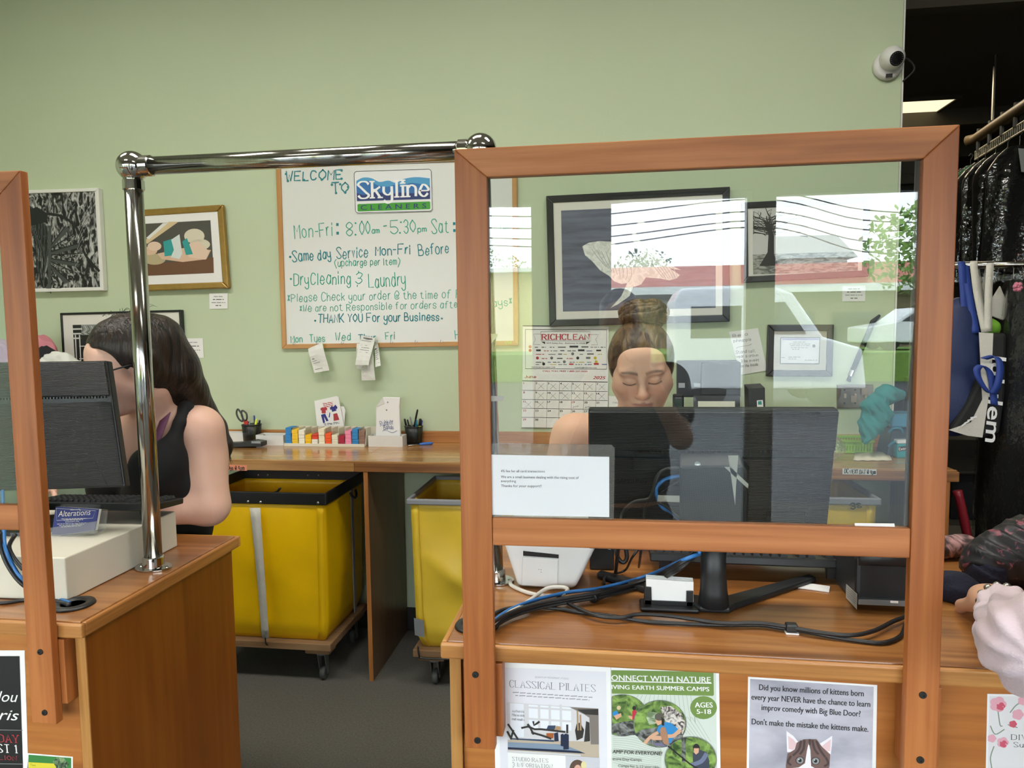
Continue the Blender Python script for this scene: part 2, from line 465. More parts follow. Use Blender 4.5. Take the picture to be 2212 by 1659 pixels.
    def body(s, mb, p0, p1, hpx, m, n=1, gap=None, seed=1):
        """lines of body text too small to read: rows of short word-length bars"""
        rnd = random.Random(seed)
        for r in range(n):
            y = (gap or hpx * 2) * r; x = p0[0]
            end = p1[0] - (rnd.uniform(0, 0.3) * (p1[0] - p0[0]) if r == n - 1 and n > 1 else 0)
            while x < end:
                w = rnd.uniform(1.5, 5) * hpx; w = min(w, end - x)
                f0 = (x - p0[0]) / max(1, p1[0] - p0[0]); yy = p0[1] + (p1[1] - p0[1]) * f0 + y
                s.poly(mb, [(x, yy), (x + w, yy), (x + w, yy - hpx * 0.6), (x, yy - hpx * 0.6)], m, 0.0007)
                x += w + hpx * 0.8

# ------------------------------------------------------------------ implicit surfaces for bodies and cloth
class Blob:
    def __init__(s, xs, ys, zs, T=None):
        s.xs, s.ys, s.zs = (np.array(a, np.float32) for a in (xs, ys, zs))
        s.D = np.full((len(xs), len(ys), len(zs)), 0.05, np.float32)
        s.T = np.eye(4) if T is None else np.array(T, float)
    def tr(s, p): return (s.T @ np.array(tuple(p) + (1.0,)))[:3]
    def _sub(s, lo, hi, pad):
        r = []
        for a, l, h in zip((s.xs, s.ys, s.zs), lo, hi):
            r.append(slice(int(np.searchsorted(a, l - pad)), int(np.searchsorted(a, h + pad))))
        return tuple(r)
    def _mix(s, r, d, k, op):
        A = s.D[r]
        if op == 'add':
            h = np.clip(0.5 + 0.5 * (d - A) / k, 0, 1); s.D[r] = d * (1 - h) + A * h - k * h * (1 - h)
        else:
            h = np.clip(0.5 - 0.5 * (-d - A) / k, 0, 1) if False else np.clip(0.5 - 0.5 * (A + d) / k, 0, 1)
            s.D[r] = A * (1 - h) + (-d) * h + k * h * (1 - h)
    def cone(s, a, b, ra, rb, k=0.02, op='add'):
        a, b = s.tr(a), s.tr(b); R = max(ra, rb)
        r = s._sub(np.minimum(a, b) - R, np.maximum(a, b) + R, 0.05)
        X, Y, Z = s.xs[r[0]][:, None, None], s.ys[r[1]][None, :, None], s.zs[r[2]][None, None, :]
        ba = b - a; L2 = float(ba @ ba) + 1e-12
        h = np.clip(((X - a[0]) * ba[0] + (Y - a[1]) * ba[1] + (Z - a[2]) * ba[2]) / L2, 0, 1)
        d = np.sqrt((X - a[0] - h * ba[0]) ** 2 + (Y - a[1] - h * ba[1]) ** 2 + (Z - a[2] - h * ba[2]) ** 2) - (ra + (rb - ra) * h)
        s._mix(r, d.astype(np.float32), k, op); return s
    def path(s, pts, rs, k=0.02, op='add'):
        for i in range(len(pts) - 1): s.cone(pts[i], pts[i + 1], rs[i], rs[i + 1], k, op)
        return s
    def ell(s, c, rad, k=0.02, op='add', rot=None):
        Rl = s.T[:3, :3] / np.linalg.norm(s.T[:3, 0])
        if rot is not None: Rl = Rl @ np.array(Matrix.Rotation(math.radians(rot[1]), 3, rot[0]))
        c = s.tr(c); rad = np.array(rad, float); R = rad.max()
        r = s._sub(c - R, c + R, 0.05)
        X, Y, Z = s.xs[r[0]][:, None, None] - c[0], s.ys[r[1]][None, :, None] - c[1], s.zs[r[2]][None, None, :] - c[2]
        l = [X * Rl[0, i] + Y * Rl[1, i] + Z * Rl[2, i] for i in range(3)]
        k0 = np.sqrt(sum((l[i] / rad[i]) ** 2 for i in range(3))); k1 = np.sqrt(sum((l[i] / rad[i] ** 2) ** 2 for i in range(3))) + 1e-9
        s._mix(r, (k0 * (k0 - 1) / k1).astype(np.float32), k, op); return s
    def mesh(s, smooth=1):
        D = s.D; xs, ys, zs = s.xs, s.ys, s.zs
        D = D.copy()
        for ax in range(3):   # close the surface at the borders
            sl = [slice(None)] * 3
            for e in (0, -1):
                sl[ax] = e; D[tuple(sl)] = np.maximum(D[tuple(sl)], 0.004)
        I = D < 0
        nx, ny, nz = D.shape
        G = (xs, ys, zs)
        acc = np.zeros((nx - 1, ny - 1, nz - 1, 3)); cnt = np.zeros((nx - 1, ny - 1, nz - 1))
        edges = []
        for ax in range(3):
            a = [slice(None)] * 3; b = [slice(None)] * 3; a[ax] = slice(0, -1); b[ax] = slice(1, None)
            da, db = D[tuple(a)], D[tuple(b)]
            e = np.argwhere(I[tuple(a)] != I[tuple(b)])
            ia = tuple(e.T); t = da[ia] / (da[ia] - db[ia])
            P = np.stack([G[q][e[:, q]] for q in range(3)], 1).astype(float)
            P[:, ax] += t * (G[ax][e[:, ax] + 1] - G[ax][e[:, ax]])
            o1, o2 = [q for q in range(3) if q != ax]
            for d1 in (0, 1):
                for d2 in (0, 1):
                    c = e.copy(); c[:, o1] -= d1; c[:, o2] -= d2
                    ok = (c >= 0).all(1) & (c[:, 0] < nx - 1) & (c[:, 1] < ny - 1) & (c[:, 2] < nz - 1)
                    np.add.at(acc, tuple(c[ok].T), P[ok]); np.add.at(cnt, tuple(c[ok].T), 1)
            edges.append((ax, o1, o2, e, I[tuple(a)][ia]))
        cells = np.argwhere(cnt > 0); idx = np.full(cnt.shape, -1, np.int64); idx[tuple(cells.T)] = np.arange(len(cells))
        V = acc[tuple(cells.T)] / cnt[tuple(cells.T)][:, None]
        F = []
        for ax, o1, o2, e, ins in edges:
            q = []
            for d1, d2 in ((1, 1), (0, 1), (0, 0), (1, 0)):
                c = e.copy(); c[:, o1] -= d1; c[:, o2] -= d2; q.append(c)
            ok = np.all([((c >= 0).all(1) & (c[:, 0] < nx - 1) & (c[:, 1] < ny - 1) & (c[:, 2] < nz - 1)) for c in q], axis=0)
            ids = np.stack([idx[tuple(c[ok].T)] for c in q], 1)
            fl = ins[ok] if ax != 1 else ~ins[ok]
            ids[fl] = ids[fl][:, ::-1]
            F.append(ids)
        F = np.concatenate(F) if F else np.zeros((0, 4), int)
        for _ in range(smooth):
            S = np.zeros_like(V); n = np.zeros(len(V))
            for i in range(4):
                np.add.at(S, F[:, i], V[F[:, (i + 1) % 4]] + V[F[:, (i + 3) % 4]]); np.add.at(n, F[:, i], 2)
            V = V * 0.5 + 0.5 * S / np.maximum(n, 1)[:, None]
        return V, F
def blob_obj(name, B, m, parent=None, col=None, smooth=1, label=None, disp=None):
    V, F = B.mesh(smooth)
    if disp is not None: V = disp(V)
    off = np.array(wloc(parent)) if parent is not None else np.array([(V[:, 0].min() + V[:, 0].max()) / 2, (V[:, 1].min() + V[:, 1].max()) / 2, V[:, 2].min()])
    me = bpy.data.meshes.new(name); me.from_pydata((V - off).tolist(), [], F.tolist())
    me.materials.append(m); me.polygons.foreach_set('use_smooth', [True] * len(me.polygons))
    if col is not None:
        ca = me.color_attributes.new('Col', 'FLOAT_COLOR', 'POINT')
        c = np.ones((len(V), 4), np.float32); c[:, :3] = col(V); ca.data.foreach_set('color', c.ravel())
    me.update()
    o = bpy.data.objects.new(name, me); C.objects.link(o)
    if parent is not None: o.parent = parent
    else: o.location = tuple(off)
    if label: o['label'] = label
    return o
def vnoise(V, f, seed=0):
    """cheap smooth noise from sines, for folds"""
    r = np.random.RandomState(seed); o = np.zeros(len(V))
    for i in range(6):
        k = r.normal(size=3) * f; o += np.sin(V @ k + r.uniform(0, 6.28)) / 6
    return o
def lerp(a, b, t): return np.array(a, float) * (1 - t) + np.array(b, float) * t
# ------------------------------------------------------------------ the place
YW = 3.56        # green back wall
YC = 1.283       # front edge of the customer counters
HC = 1.0         # their height
YB, HB = 2.996, 1.015   # work counter along the wall
YG = 1.262       # face of the wooden screens
M_green = mat('green_wall_paint', 'becbab', 0.6, bump=0.05, bscale=140, var=0.02, vscale=1.3)
M_white = mat('white_paint', 'd9d8d2', 0.6, bump=0.05, bscale=120)
M_tile = mat('ceiling_tile', 'cfcdc6', 0.9, bump=0.3, bscale=90)
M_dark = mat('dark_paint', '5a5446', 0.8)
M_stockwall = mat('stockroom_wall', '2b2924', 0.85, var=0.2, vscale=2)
M_floor = mat('grey_carpet_tile', '5b5953', 0.9, bump=0.5, bscale=420, var=0.22, vscale=130)
M_base = mat('rubber_baseboard', '1d1d1d', 0.5)
M_alu = mat('anodised_mullion', '8c8f90', 0.35, 0.8)
M_brickin = mat('front_wall_paint', '8d8a80', 0.7, bump=0.1, bscale=80)

structure('floor', MB().box(-4.4, 5.6, -2.4, 9.2, -0.1, 0.0), M_floor)
structure('wall_back', MB().box(-4.2, 1.315, YW, YW + 0.12, 0, CEIL), M_green, bevel=0.004)
structure('trim_1', MB().box(1.315, 1.322, YW - 0.002, YW + 0.122, 0, CEIL), M_white)
structure('baseboard_back', MB().box(-4.2, 1.315, YW - 0.012, YW, 0, 0.125), M_base, bevel=0.003)
structure('wall_left', MB().box(-4.32, -4.2, -2.3, YW + 0.12, 0, CEIL), M_green)
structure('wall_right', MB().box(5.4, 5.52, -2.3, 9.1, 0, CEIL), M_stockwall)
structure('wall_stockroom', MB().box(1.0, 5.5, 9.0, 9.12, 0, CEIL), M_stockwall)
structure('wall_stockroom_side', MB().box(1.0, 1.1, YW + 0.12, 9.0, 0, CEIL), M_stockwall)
structure('ceiling', MB().box(-4.3, 5.5, -2.3, YW + 0.12, CEIL, CEIL + 0.1), M_tile)
cs = MB().box(1.0, 5.5, YW + 0.12, 9.1, 3.35, 3.45)
structure('ceiling_stockroom', cs, M_dark)
bm = MB()
for y in (4.05, 6.4, 7.6): bm.box(1.1, 5.4, y, y + 0.09, 3.22, 3.35)
structure('trim_2', bm, M_dark)
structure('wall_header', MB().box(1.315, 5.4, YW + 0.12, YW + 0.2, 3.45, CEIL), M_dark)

# storefront behind the photographer
YF = -2.2
WIN = [(-3.95, -2.65), (-2.5, -1.55), (-1.42, -0.5), (-0.04, 0.89), (1.0, 2.2), (2.35, 3.7)]
WT = 2.46; WS = 0.12
fw = MB(); x = -4.3
for a, b in WIN:
    fw.box(x, a, YF - 0.12, YF, 0, CEIL); fw.box(a, b, YF - 0.12, YF, WT, CEIL); fw.box(a, b, YF - 0.12, YF, 0, WS); x = b
fw.box(x, 5.5, YF - 0.12, YF, 0, CEIL)
structure('wall_front', fw, M_brickin)
M_pane = clear('storefront_glass', 'fafcfb', 0.03)
for i, (a, b) in enumerate(WIN):
    w = MB(); t = 0.035
    w.box(a, a + t, YF - 0.1, YF - 0.02, WS, WT, M_alu).box(b - t, b, YF - 0.1, YF - 0.02, WS, WT, M_alu)
    w.box(a, b, YF - 0.1, YF - 0.02, WT - t, WT, M_alu).box(a, b, YF - 0.1, YF - 0.02, WS, WS + 0.05, M_alu)
    o = structure('window_%d' % (i + 1), w, None, bevel=0.002)
    MB().box(a + t, b - t, YF - 0.063, YF - 0.057, WS + 0.05, WT - t).build('glass', M_pane, o)

# troffers: housings and diffusers
M_diff = mat('lamp_diffuser', 'f2efe4', 0.6, emit='fff6e4', es=2.2)
M_warm = mat('warm_lamp_diffuser', 'efe4c8', 0.6, emit='ffecc4', es=.85)
for i, (tx, ty) in enumerate(TROFFERS):
    o = thing('ceiling_light', 'white fluorescent panel in the shop ceiling above the frame', 'ceiling light', (tx, ty, CEIL), 'shop ceiling lights')
    f = MB(); f.box(tx - .61, tx + .61, ty - .31, ty - .285, CEIL - 0.02, CEIL).box(tx - .61, tx + .61, ty + .285, ty + .31, CEIL - 0.02, CEIL)
    f.box(tx - .61, tx - .585, ty - .285, ty + .285, CEIL - 0.02, CEIL).box(tx + .585, tx + .61, ty - .285, ty + .285, CEIL - 0.02, CEIL)
    f.build('frame', M_white, o)
    MB().box(tx - .585, tx + .585, ty - .285, ty + .285, CEIL - 0.012, CEIL - 0.006).build('diffuser', M_diff, o)
pl = onZ(2003, 230, 3.33)
lx0, lx1 = 1.33, onZ(2066, 213, 3.33)[0]
ly1, ly0 = onZ(2066, 213, 3.33)[1], onZ(2017, 247, 3.33)[1]
o = thing('ceiling_light', 'warm yellow light panel glowing in the dark stockroom ceiling', 'ceiling light', (pl[0], pl[1], 3.35))
cx0 = pl[0] - 0.75
MB().box(cx0, lx1, min(ly0, ly1), max(ly0, ly1), 3.333, 3.343).build('diffuser', M_warm, o)
a, b = min(ly0, ly1), max(ly0, ly1)
f = MB(); f.box(cx0 - .03, lx1 + .03, a - .03, a, 3.325, 3.35).box(cx0 - .03, lx1 + .03, b, b + .03, 3.325, 3.35).box(lx1, lx1 + .03, a, b, 3.325, 3.35).box(cx0 - .03, cx0, a, b, 3.325, 3.35)
f.build('frame', M_dark, o)

# ------------------------------------------------------------------ street outside the storefront (shows in the panes of the screens)
YMIR = 2 * (YG + 0.012)
def street(px, py, yv):
    """point outside whose mirror image in the screen's pane lies along this line of sight, yv metres deep"""
    p = onY(px, py, yv); return np.array([p[0], YMIR - p[1], p[2]])
M_asph = mat('asphalt', '3a3b3f', 0.9, var=0.12, vscale=3)
M_walk = mat('concrete_walk', '454442', 0.9, var=0.05, vscale=3)
M_grass = mat('verge_grass', '6f8f3c', 0.9, var=0.3, vscale=9)
structure('street', MB().box(-40, 45, -60, -2.35, -0.25, -0.12), M_asph)
structure('sidewalk', MB().box(-20, 25, -4.2, -2.33, -0.119, -0.04), M_walk)
M_redroof = mat('red_roof', 'b4685a', 0.8, var=0.12, vscale=2); M_tan = mat('tan_wall', '8a7f62', 0.8); M_fascia = mat('white_fascia', 'e8e8e8', 0.6)
M_metalroof = mat('grey_metal_roof', 'a2a4a2', 0.5, 0.2); M_leaf = mat('leaves', '83a552', 0.7, var=0.35, vscale=5); M_leafd = mat('dark_leaves', '4c6d49', 0.7, var=0.3, vscale=5)
M_bark = mat('bark', '57493a', 0.9); M_carw = mat('white_car_paint', 'e6e8ea', 0.25, coat=0.5); M_cardk = mat('car_glass', '23292c', 0.1); M_tire = mat('tyre', '1b1b1b', 0.8)
p0 = street(1330, 640, 30); p1 = street(2150, 640, 30); rt = street(1700, 552, 30)[2]
o = thing('building', 'long shop building with a red roof across the street', 'building', (p0[0], p0[1], -0.12))
zE = p0[2] + 0.25
MB().box(p0[0], p1[0] + 6, p0[1] - 9, p0[1], -0.12, zE).build('walls', M_tan, o)
yy = p0[1]
MB().prism([(p0[0] - .5, yy + .8, zE), (p0[0] - .5, yy - 4, rt), (p0[0] - .5, yy - 10, zE)], (p1[0] + 7 - p0[0], 0, 0)).build('roof', M_redroof, o)
MB().box(p0[0] - .5, p1[0] + 6.5, yy + .75, yy + .9, zE - .25, zE + .05).build('fascia', M_fascia, o)
for k in range(4):
    xk = p0[0] + 6 + k * 2.6
    MB().box(xk, xk + 1.9, yy - .02, yy + .05, 0.8, 2.1).build('window', M_cardk, o)
q0 = street(1700, 560, 48); q1 = street(1830, 560, 48); qt = street(1760, 492, 48)[2]
o = thing('building', 'grey metal-roofed house rising behind the red roof', 'building', (q0[0], q0[1], -0.12))
MB().box(q0[0], q1[0], q0[1] - 8, q0[1], -0.12, q0[2]).build('walls', M_fascia, o)
MB().prism([(q0[0] - .5, q0[1] + .5, q0[2]), (q0[0] - .5, q0[1] - 4, qt), (q0[0] - .5, q0[1] - 8.5, q0[2])], (q1[0] - q0[0] + 1, 0, 0)).build('roof', M_metalroof, o)
p0 = street(1020, 600, 26); p1 = street(1180, 600, 26)
o = thing('building', 'low tan building beside the long red-roofed one', 'building', (p0[0], p0[1], -0.12))
MB().box(p0[0] - 4, p1[0], p0[1] - 6, p0[1], -0.12, street(1100, 590, 26)[2]).build('walls', mat('yellow_stone', 'd8c48a', 0.8, var=0.1, vscale=4), o)
MB().box(p0[0] - 4.3, p1[0] + .3, p0[1] - 6, p0[1] + .5, street(1100, 590, 26)[2], street(1100, 582, 26)[2]).build('roof', M_fascia, o)
def tree(label, c, r, zt, zb, m, seed, n=420):
    o = thing('tree', label, 'tree', (c[0], c[1], -0.12)); rnd = random.Random(seed)
    MB().tube([(c[0], c[1], -0.12), (c[0] + .1, c[1], zb), (c[0], c[1] + .1, (zb + zt) / 2)], [0.16, 0.12, 0.05]).build('trunk', M_bark, o)
    mb = MB()
    for i in range(n):
        th, u, k = rnd.uniform(0, 6.28), rnd.uniform(-1, 1), rnd.random() ** 0.4
        s = math.sqrt(1 - u * u)
        p = np.array([c[0] + r * k * s * math.cos(th), c[1] + r * k * s * math.sin(th), (zt + zb) / 2 + (zt - zb) / 2 * k * u])
        a = np.array([rnd.gauss(0, 1) for _ in range(3)]); a /= np.linalg.norm(a); b = np.cross(a, (0.3, 0.5, 0.8)); b /= np.linalg.norm(b)
        L = r * rnd.uniform(0.04, 0.1)
        mb.add([p - a * L, p + b * L * .6, p + a * L, p - b * L * .6], [(0, 1, 2, 3)])
    mb.build('foliage', m, o, recalc=False)
    return o
t = street(1985, 560, 17); tree('green street tree with feathery leaves', t, 1.25, street(1965, 430, 17)[2], street(1965, 640, 17)[2], M_leaf, 3, 900)
t = street(1390, 545, 46); tree('dark tree behind the red roof', t, 1.9, street(1390, 512, 40)[2], street(1390, 600, 40)[2], M_leafd, 4)
for k, px in enumerate((1040, 1105, 1175)):
    t = street(px, 560, 34 + 4 * k); tree('leafy tree behind the low tan building', t, 1.0, street(px, 528, 34)[2], street(px, 620, 34)[2], M_leafd if k == 0 else M_leaf, 6 + k)['group'] = 'trees behind the tan building'
# parked van and car
def vehicle(name, label, cat, prof, y0, y1, wins, wheels, zb, loc, m, zr=0.33, sc=1.0):
    """prof: side outline (x,z); the side faces the shop"""
    o = thing(name, label, cat, (loc[0], loc[1], zb))
    L = lambda x, y, z: (loc[0] + x, loc[1] + y, zb + z * sc)
    MB().prism([L(x, y0, z) for x, z in prof], (0, y1 - y0, 0)).build('body', m, o, bevel=0.06, seg=3)
    for w in wins:
        MB().prism([L(x, y1 - 0.01, z) for x, z in w], (0, 0.02, 0)).build('window', M_cardk, o)
    for x in wheels:
        for y in (y0 + 0.12, y1 - 0.12):
            MB().lathe([(0.0, -0.11), (0.2, -0.11), (zr, -0.09), (zr, 0.09), (0.2, 0.11), (0, 0.11)], L(x, y, zr), (0, 1, 0), 20).build('wheel', M_tire, o, smooth=True)
    return o
v = street(1455, 700, 15)
vehicle('van', 'white van parked outside the storefront', 'van',
        [(0, .35), (0, 1.9), (.15, 2.12), (1.9, 2.15), (2.35, 2.0), (2.95, 1.25), (3.7, 1.05), (3.8, .35)], -1.9, 0,
        [[(1.55, 1.3), (1.55, 1.85), (2.2, 1.85), (2.62, 1.3)], [(0.35, 1.25), (0.35, 1.8), (1.35, 1.8), (1.35, 1.25)]], (.75, 3.0), -.12, (v[0], v[1]), M_carw, .33, 1.18)
v = street(1866, 760, 24)
vehicle('car', 'white sedan parked by the verge', 'car',
        [(0, .25), (0, .75), (.9, .9), (1.5, 1.35), (2.9, 1.38), (3.6, 1.0), (4.4, .9), (4.4, .25)], -1.7, 0,
        [[(1.1, .92), (1.6, 1.28), (2.1, 1.3), (2.1, .92)], [(2.2, .92), (2.2, 1.3), (2.85, 1.3), (3.35, .95)]], (.8, 3.5), .75, (v[0], v[1]), M_carw, 0.31)
structure('verge', MB().box(-30, 40, street(1900, 775, 24)[1] - 4, street(1900, 775, 24)[1] + 1.5, -0.119, .75), M_grass)
for k, (ya, yb_, sag) in enumerate(((452, 440, .3), (478, 455, .3), (498, 478, .35), (512, 503, .4), (436, 425, .2))):
    a = street(900, ya + 10, 24); b = street(1640, ya - 22, 24); c = street(2100, yb_ + 40, 24)
    w = MB().tube([a, (a + b) / 2 - np.array([0, 0, sag]), b, (b + c) / 2 - np.array([0, 0, sag]), c], 0.02, 5, smooth=6).build('power_line', M_tire)
    tag(w, 'black overhead wire strung along the street', 'power line', 'overhead wires')
# ------------------------------------------------------------------ things on the green wall
M_ink = mat('black_ink', '1c1c1e', 0.6); M_ink2 = mat('grey_ink', '6d6d70', 0.6); M_paper = mat('white_paper', 'e9e8e6', 0.7); M_red = mat('red_ink', 'b3202e', 0.6)
M_teal = mat('teal_marker', '27a087', 0.5); M_teal2 = mat('blue_teal_marker', '12808a', 0.5); M_teal3 = mat('faint_teal_marker', '58ab96', 0.5)
M_blackframe = mat('black_frame_lacquer', '15181a', 0.3); M_mat = mat('ivory_mat_board', 'dcdad2', 0.8)
def sheet_of(name, label, cat, px4, Y, m, group=None, th=0.0012, tilt=0.0):
    """a paper lying against a vertical plane; tilt leans its lower edge towards the viewer"""
    P = [onY(x, y, Y) for x, y in px4]
    if tilt:
        zt = max(p[2] for p in P); zb = min(p[2] for p in P)
        P = [onY(x, y, Y - tilt * (zt - p[2]) / (zt - zb)) for (x, y), p in zip(px4, P)]
    n = np.cross(P[1] - P[0], P[3] - P[0]); n /= np.linalg.norm(n)
    if n[1] > 0: n = -n
    mb = MB().prism(P, -n * th)
    o = mb.build(name, m); tag(o, label, cat, group)
    return o, Sheet(P[0], n, P[1] - P[0])
def framed(name, label, px4, wm, depth, fm, mm=None, lip=0.006, bev=0.003, mirror=None):
    """a framed picture hung flat on the green wall; returns its root and the sheet of its picture"""
    Y = YW - depth
    P = [onY(x, y, Y) for x, y in px4]
    c = sum(P) / 4; o = thing(name, label, 'picture', (c[0], YW, min(p[2] for p in P)))
    Wd = np.linalg.norm(P[1] - P[0]); Ht = np.linalg.norm(P[3] - P[0]); a, b = wm / Wd, wm / Ht
    Q = lambda s, t: (P[0] * (1 - s) + P[1] * s) * (1 - t) + (P[3] * (1 - s) + P[2] * s) * t
    I = [Q(a, b), Q(1 - a, b), Q(1 - a, 1 - b), Q(a, 1 - b)]
    mb = MB()
    for i in range(4):
        j = (i + 1) % 4
        mb.prism([P[i], P[j], I[j], I[i]], (0, depth - 0.001, 0))
    mb.build('frame', fm, o, bevel=bev)
    mb = MB().prism([p + np.array([0, lip, 0]) for p in I], (0, depth - lip - 0.002, 0))
    mb.build('mat_board', mm or M_mat, o)
    return o, Sheet((c[0], Y + lip - 0.0005, c[2]))
# black and white print with a white frame
def noisebw(name, scale, c0, c1, sx=1.0, sz=1.0, p0=0.42, p1=0.58, dist=1.5):
    m = mat(name, '808080', 0.5); nt = m.node_tree; L = nt.links.new
    tc = nt.nodes.new('ShaderNodeTexCoord'); mp = nt.nodes.new('ShaderNodeMapping'); mp.inputs['Scale'].default_value = (sx, 1, sz)
    n = nt.nodes.new('ShaderNodeTexNoise'); n.inputs['Scale'].default_value = scale; n.inputs['Detail'].default_value = 6; n.inputs['Distortion'].default_value = dist
    r = nt.nodes.new('ShaderNodeValToRGB'); r.color_ramp.elements[0].position = p0; r.color_ramp.elements[1].position = p1
    r.color_ramp.elements[0].color = lin(c0); r.color_ramp.elements[1].color = lin(c1)
    L(tc.outputs['Object'], mp.inputs[0]); L(mp.outputs[0], n.inputs['Vector']); L(n.outputs['Fac'], r.inputs[0]); L(r.outputs[0], nt.nodes['Principled BSDF'].inputs['Base Color'])
    return m
M_jungle = noisebw('jungle_print', 26, '0d0f0f', 'c3c4c2', 1.6, 0.7, 0.46, 0.66)
M_iron = noisebw('iron_tread_print', 55, '141616', 'a8aaa9', 1, 1, 0.45, 0.62)
M_palm = mat('dark_frond_print', '1a1d1d', 0.5); M_lightfrond = mat('light_frond_print', '8f9291', 0.5); M_shade = mat('grey_frond_print', '454a49', 0.5)
o, S = framed('framed_print', 'black and white print of a spiral stair among palms in a white frame', [(22, 412), (212, 405.6), (224, 627.6), (36, 632)], 0.018, 0.034, mat('white_frame', 'e4e4df', 0.5), M_paper)
mb = MB()
S.poly(mb, [(30, 420), (204.5, 413), (216, 620), (42, 624)], M_jungle, 0.0002)
for k in range(9):   # treads turning round the post
    a0 = math.radians(-62 + k * 19); a1 = math.radians(-62 + k * 19 + 11)
    c = (110, 530 + k * 7)
    S.poly(mb, [(c[0], c[1]), (c[0] + 66 * math.cos(a0), c[1] + 46 * math.sin(a0)), (c[0] + 66 * math.cos(a1), c[1] + 46 * math.sin(a1)), (c[0], c[1] + 8)], M_iron if k % 2 else M_shade, 0.0006)
    S.line(mb, [(c[0], c[1]), (c[0] + 68 * math.cos(a0), c[1] + 47 * math.sin(a0))], 0.006, M_palm, 0.0009)
S.line(mb, [(108, 490), (107, 620)], 0.018, M_shade, 0.0011)
S.line(mb, [(105, 462), (140, 470), (170, 500), (182, 545), (200, 570), (214, 585)], 0.014, M_palm, 0.0011, 6)
rnd = random.Random(2)
for k in range(16):
    t = k / 15
    S.line(mb, [(62, 478), (72 + 30 * t, 470 + 20 * t), (66 + 34 * t, 500 + 70 * t)], 0.006, M_palm if k % 3 else M_shade, 0.0013, 4)
    S.line(mb, [(200 - 2 * k, 430 + 9 * k), (190 - 2 * k, 445 + 9 * k), (176 - k, 470 + 8 * k)], 0.0025, M_lightfrond if k % 2 else M_palm, 0.0013, 4)
S.poly(mb, [(58, 455), (80, 447), (104, 462), (100, 480), (60, 490)], M_palm, 0.0015)
for k in range(6): S.line(mb, [(66, 490), (76 + k * 4, 520 + k * 5), (80 + k * 3, 580 + k * 6)], 0.007, M_shade if k % 2 else M_palm, 0.0016, 4)
mb.build('print', M_jungle, o)
# gold framed photograph of a sleeping doll
M_gold = mat('gold_frame', 'b08d4f', 0.32, 0.75, var=0.08, vscale=30)
o, S = framed('framed_photograph', 'gold framed colour photograph of a reclining doll in teal', [(284, 454), (480.5, 441.5), (493.7, 622.5), (300, 629)], 0.034, 0.03, M_gold, M_paper, bev=0.006)
pc = {n: mat(n, c, 0.5) for n, c in (('doll_backdrop_print', '4d4b44'), ('table_print', '6a4830'), ('doll_skin_print', 'd8b79d'), ('doll_teal_print', '2f9a98'), ('doll_paper_print', 'd4dcda'), ('board_print', 'd3bd95'), ('pillow_print', 'b5a783'), ('feather_print', 'd6cfba'), ('face_print', 'e0c6b0'))}
mb = MB()
S.poly(mb, [(303, 484), (454.5, 475.7), (462, 589.6), (313, 596)], pc['doll_backdrop_print'], 0.0002)
S.poly(mb, [(310, 573), (461, 556), (462, 589.6), (313, 596)], pc['table_print'], 0.0004)
S.poly(mb, [(312, 520), (365, 479), (386, 479), (318, 527)], pc['board_print'], 0.0006)
S.poly(mb, [(316, 514), (352, 482), (364, 481), (322, 517)], mat('print_white', 'dfe0da', .5), 0.0008)
S.disc(mb, 420, 510, 22, 16, pc['feather_print'], 0.0006); S.disc(mb, 432, 528, 22, 12, pc['feather_print'], 0.0006)
S.disc(mb, 334, 560, 24, 12, pc['pillow_print'], 0.0007); S.disc(mb, 322, 542, 18, 9, pc['doll_skin_print'], 0.0008)
S.poly(mb, [(340, 548), (400, 535), (456, 540), (446, 560), (395, 566), (350, 560)], pc['doll_skin_print'], 0.0008)
S.poly(mb, [(400, 530), (428, 520), (452, 543), (444, 561), (408, 556)], pc['face_print'], 0.001)
S.poly(mb, [(353, 522), (372, 516), (378, 551), (356, 554)], pc['doll_teal_print'], 0.0012); S.poly(mb, [(394, 522), (404, 514), (417, 549), (402, 551)], pc['doll_teal_print'], 0.0012)
S.poly(mb, [(370, 518), (388, 506), (394, 548), (388, 560), (369, 556), (376, 540)], pc['doll_paper_print'], 0.0014)
S.disc(mb, 334, 532, 15, 10, pc['face_print'], 0.0014)
mb.build('photograph', M_paper, o)
# black framed print behind the clerk
o, S = framed('framed_print', 'black framed black and white print of a porch window, behind the long-haired clerk', [(129, 676), (390, 669), (401, 858), (140, 866)], 0.012, 0.03, M_blackframe)
mb = MB(); M_dk = mat('dark_print', '1e2221', .5); M_gp = mat('grey_print', '8d908d', .5); M_lp = mat('light_print', 'cfd0cb', .5)
S.poly(mb, [(157, 702), (361, 697), (370, 838), (166, 843)], M_gp, 0.0003)
S.poly(mb, [(157, 702), (175, 701.5), (182, 842), (166, 843)], M_dk, 0.0005); S.poly(mb, [(350, 697), (361, 697), (370, 838), (358, 838)], M_dk, 0.0005)
for k in range(3): S.line(mb, [(157, 711 + 10 * k), (176, 710.5 + 10 * k)], 0.008, M_lp, 0.0007)
S.poly(mb, [(172, 724), (232, 722), (240, 842), (180, 843)], M_dk, 0.0007)
for x in (163, 172, 201): S.line(mb, [(x, 724), (x + 6, 842)], 0.007, M_lp, 0.001)
for y in (748, 775, 802): S.line(mb, [(172, y), (236, y - 2)], 0.005, M_lp, 0.0011)
for k in range(26):
    x = 176 + k * 7; S.line(mb, [(x, 704), (x + 4, 712), (x - 2, 718), (x + 5, 722)], 0.003, M_lp if k % 2 else M_dk, 0.0009, 4)
S.poly(mb, [(230, 726), (350, 722), (356, 838), (240, 842)], M_gp, 0.0006)
mb.build('print', M_gp, o)
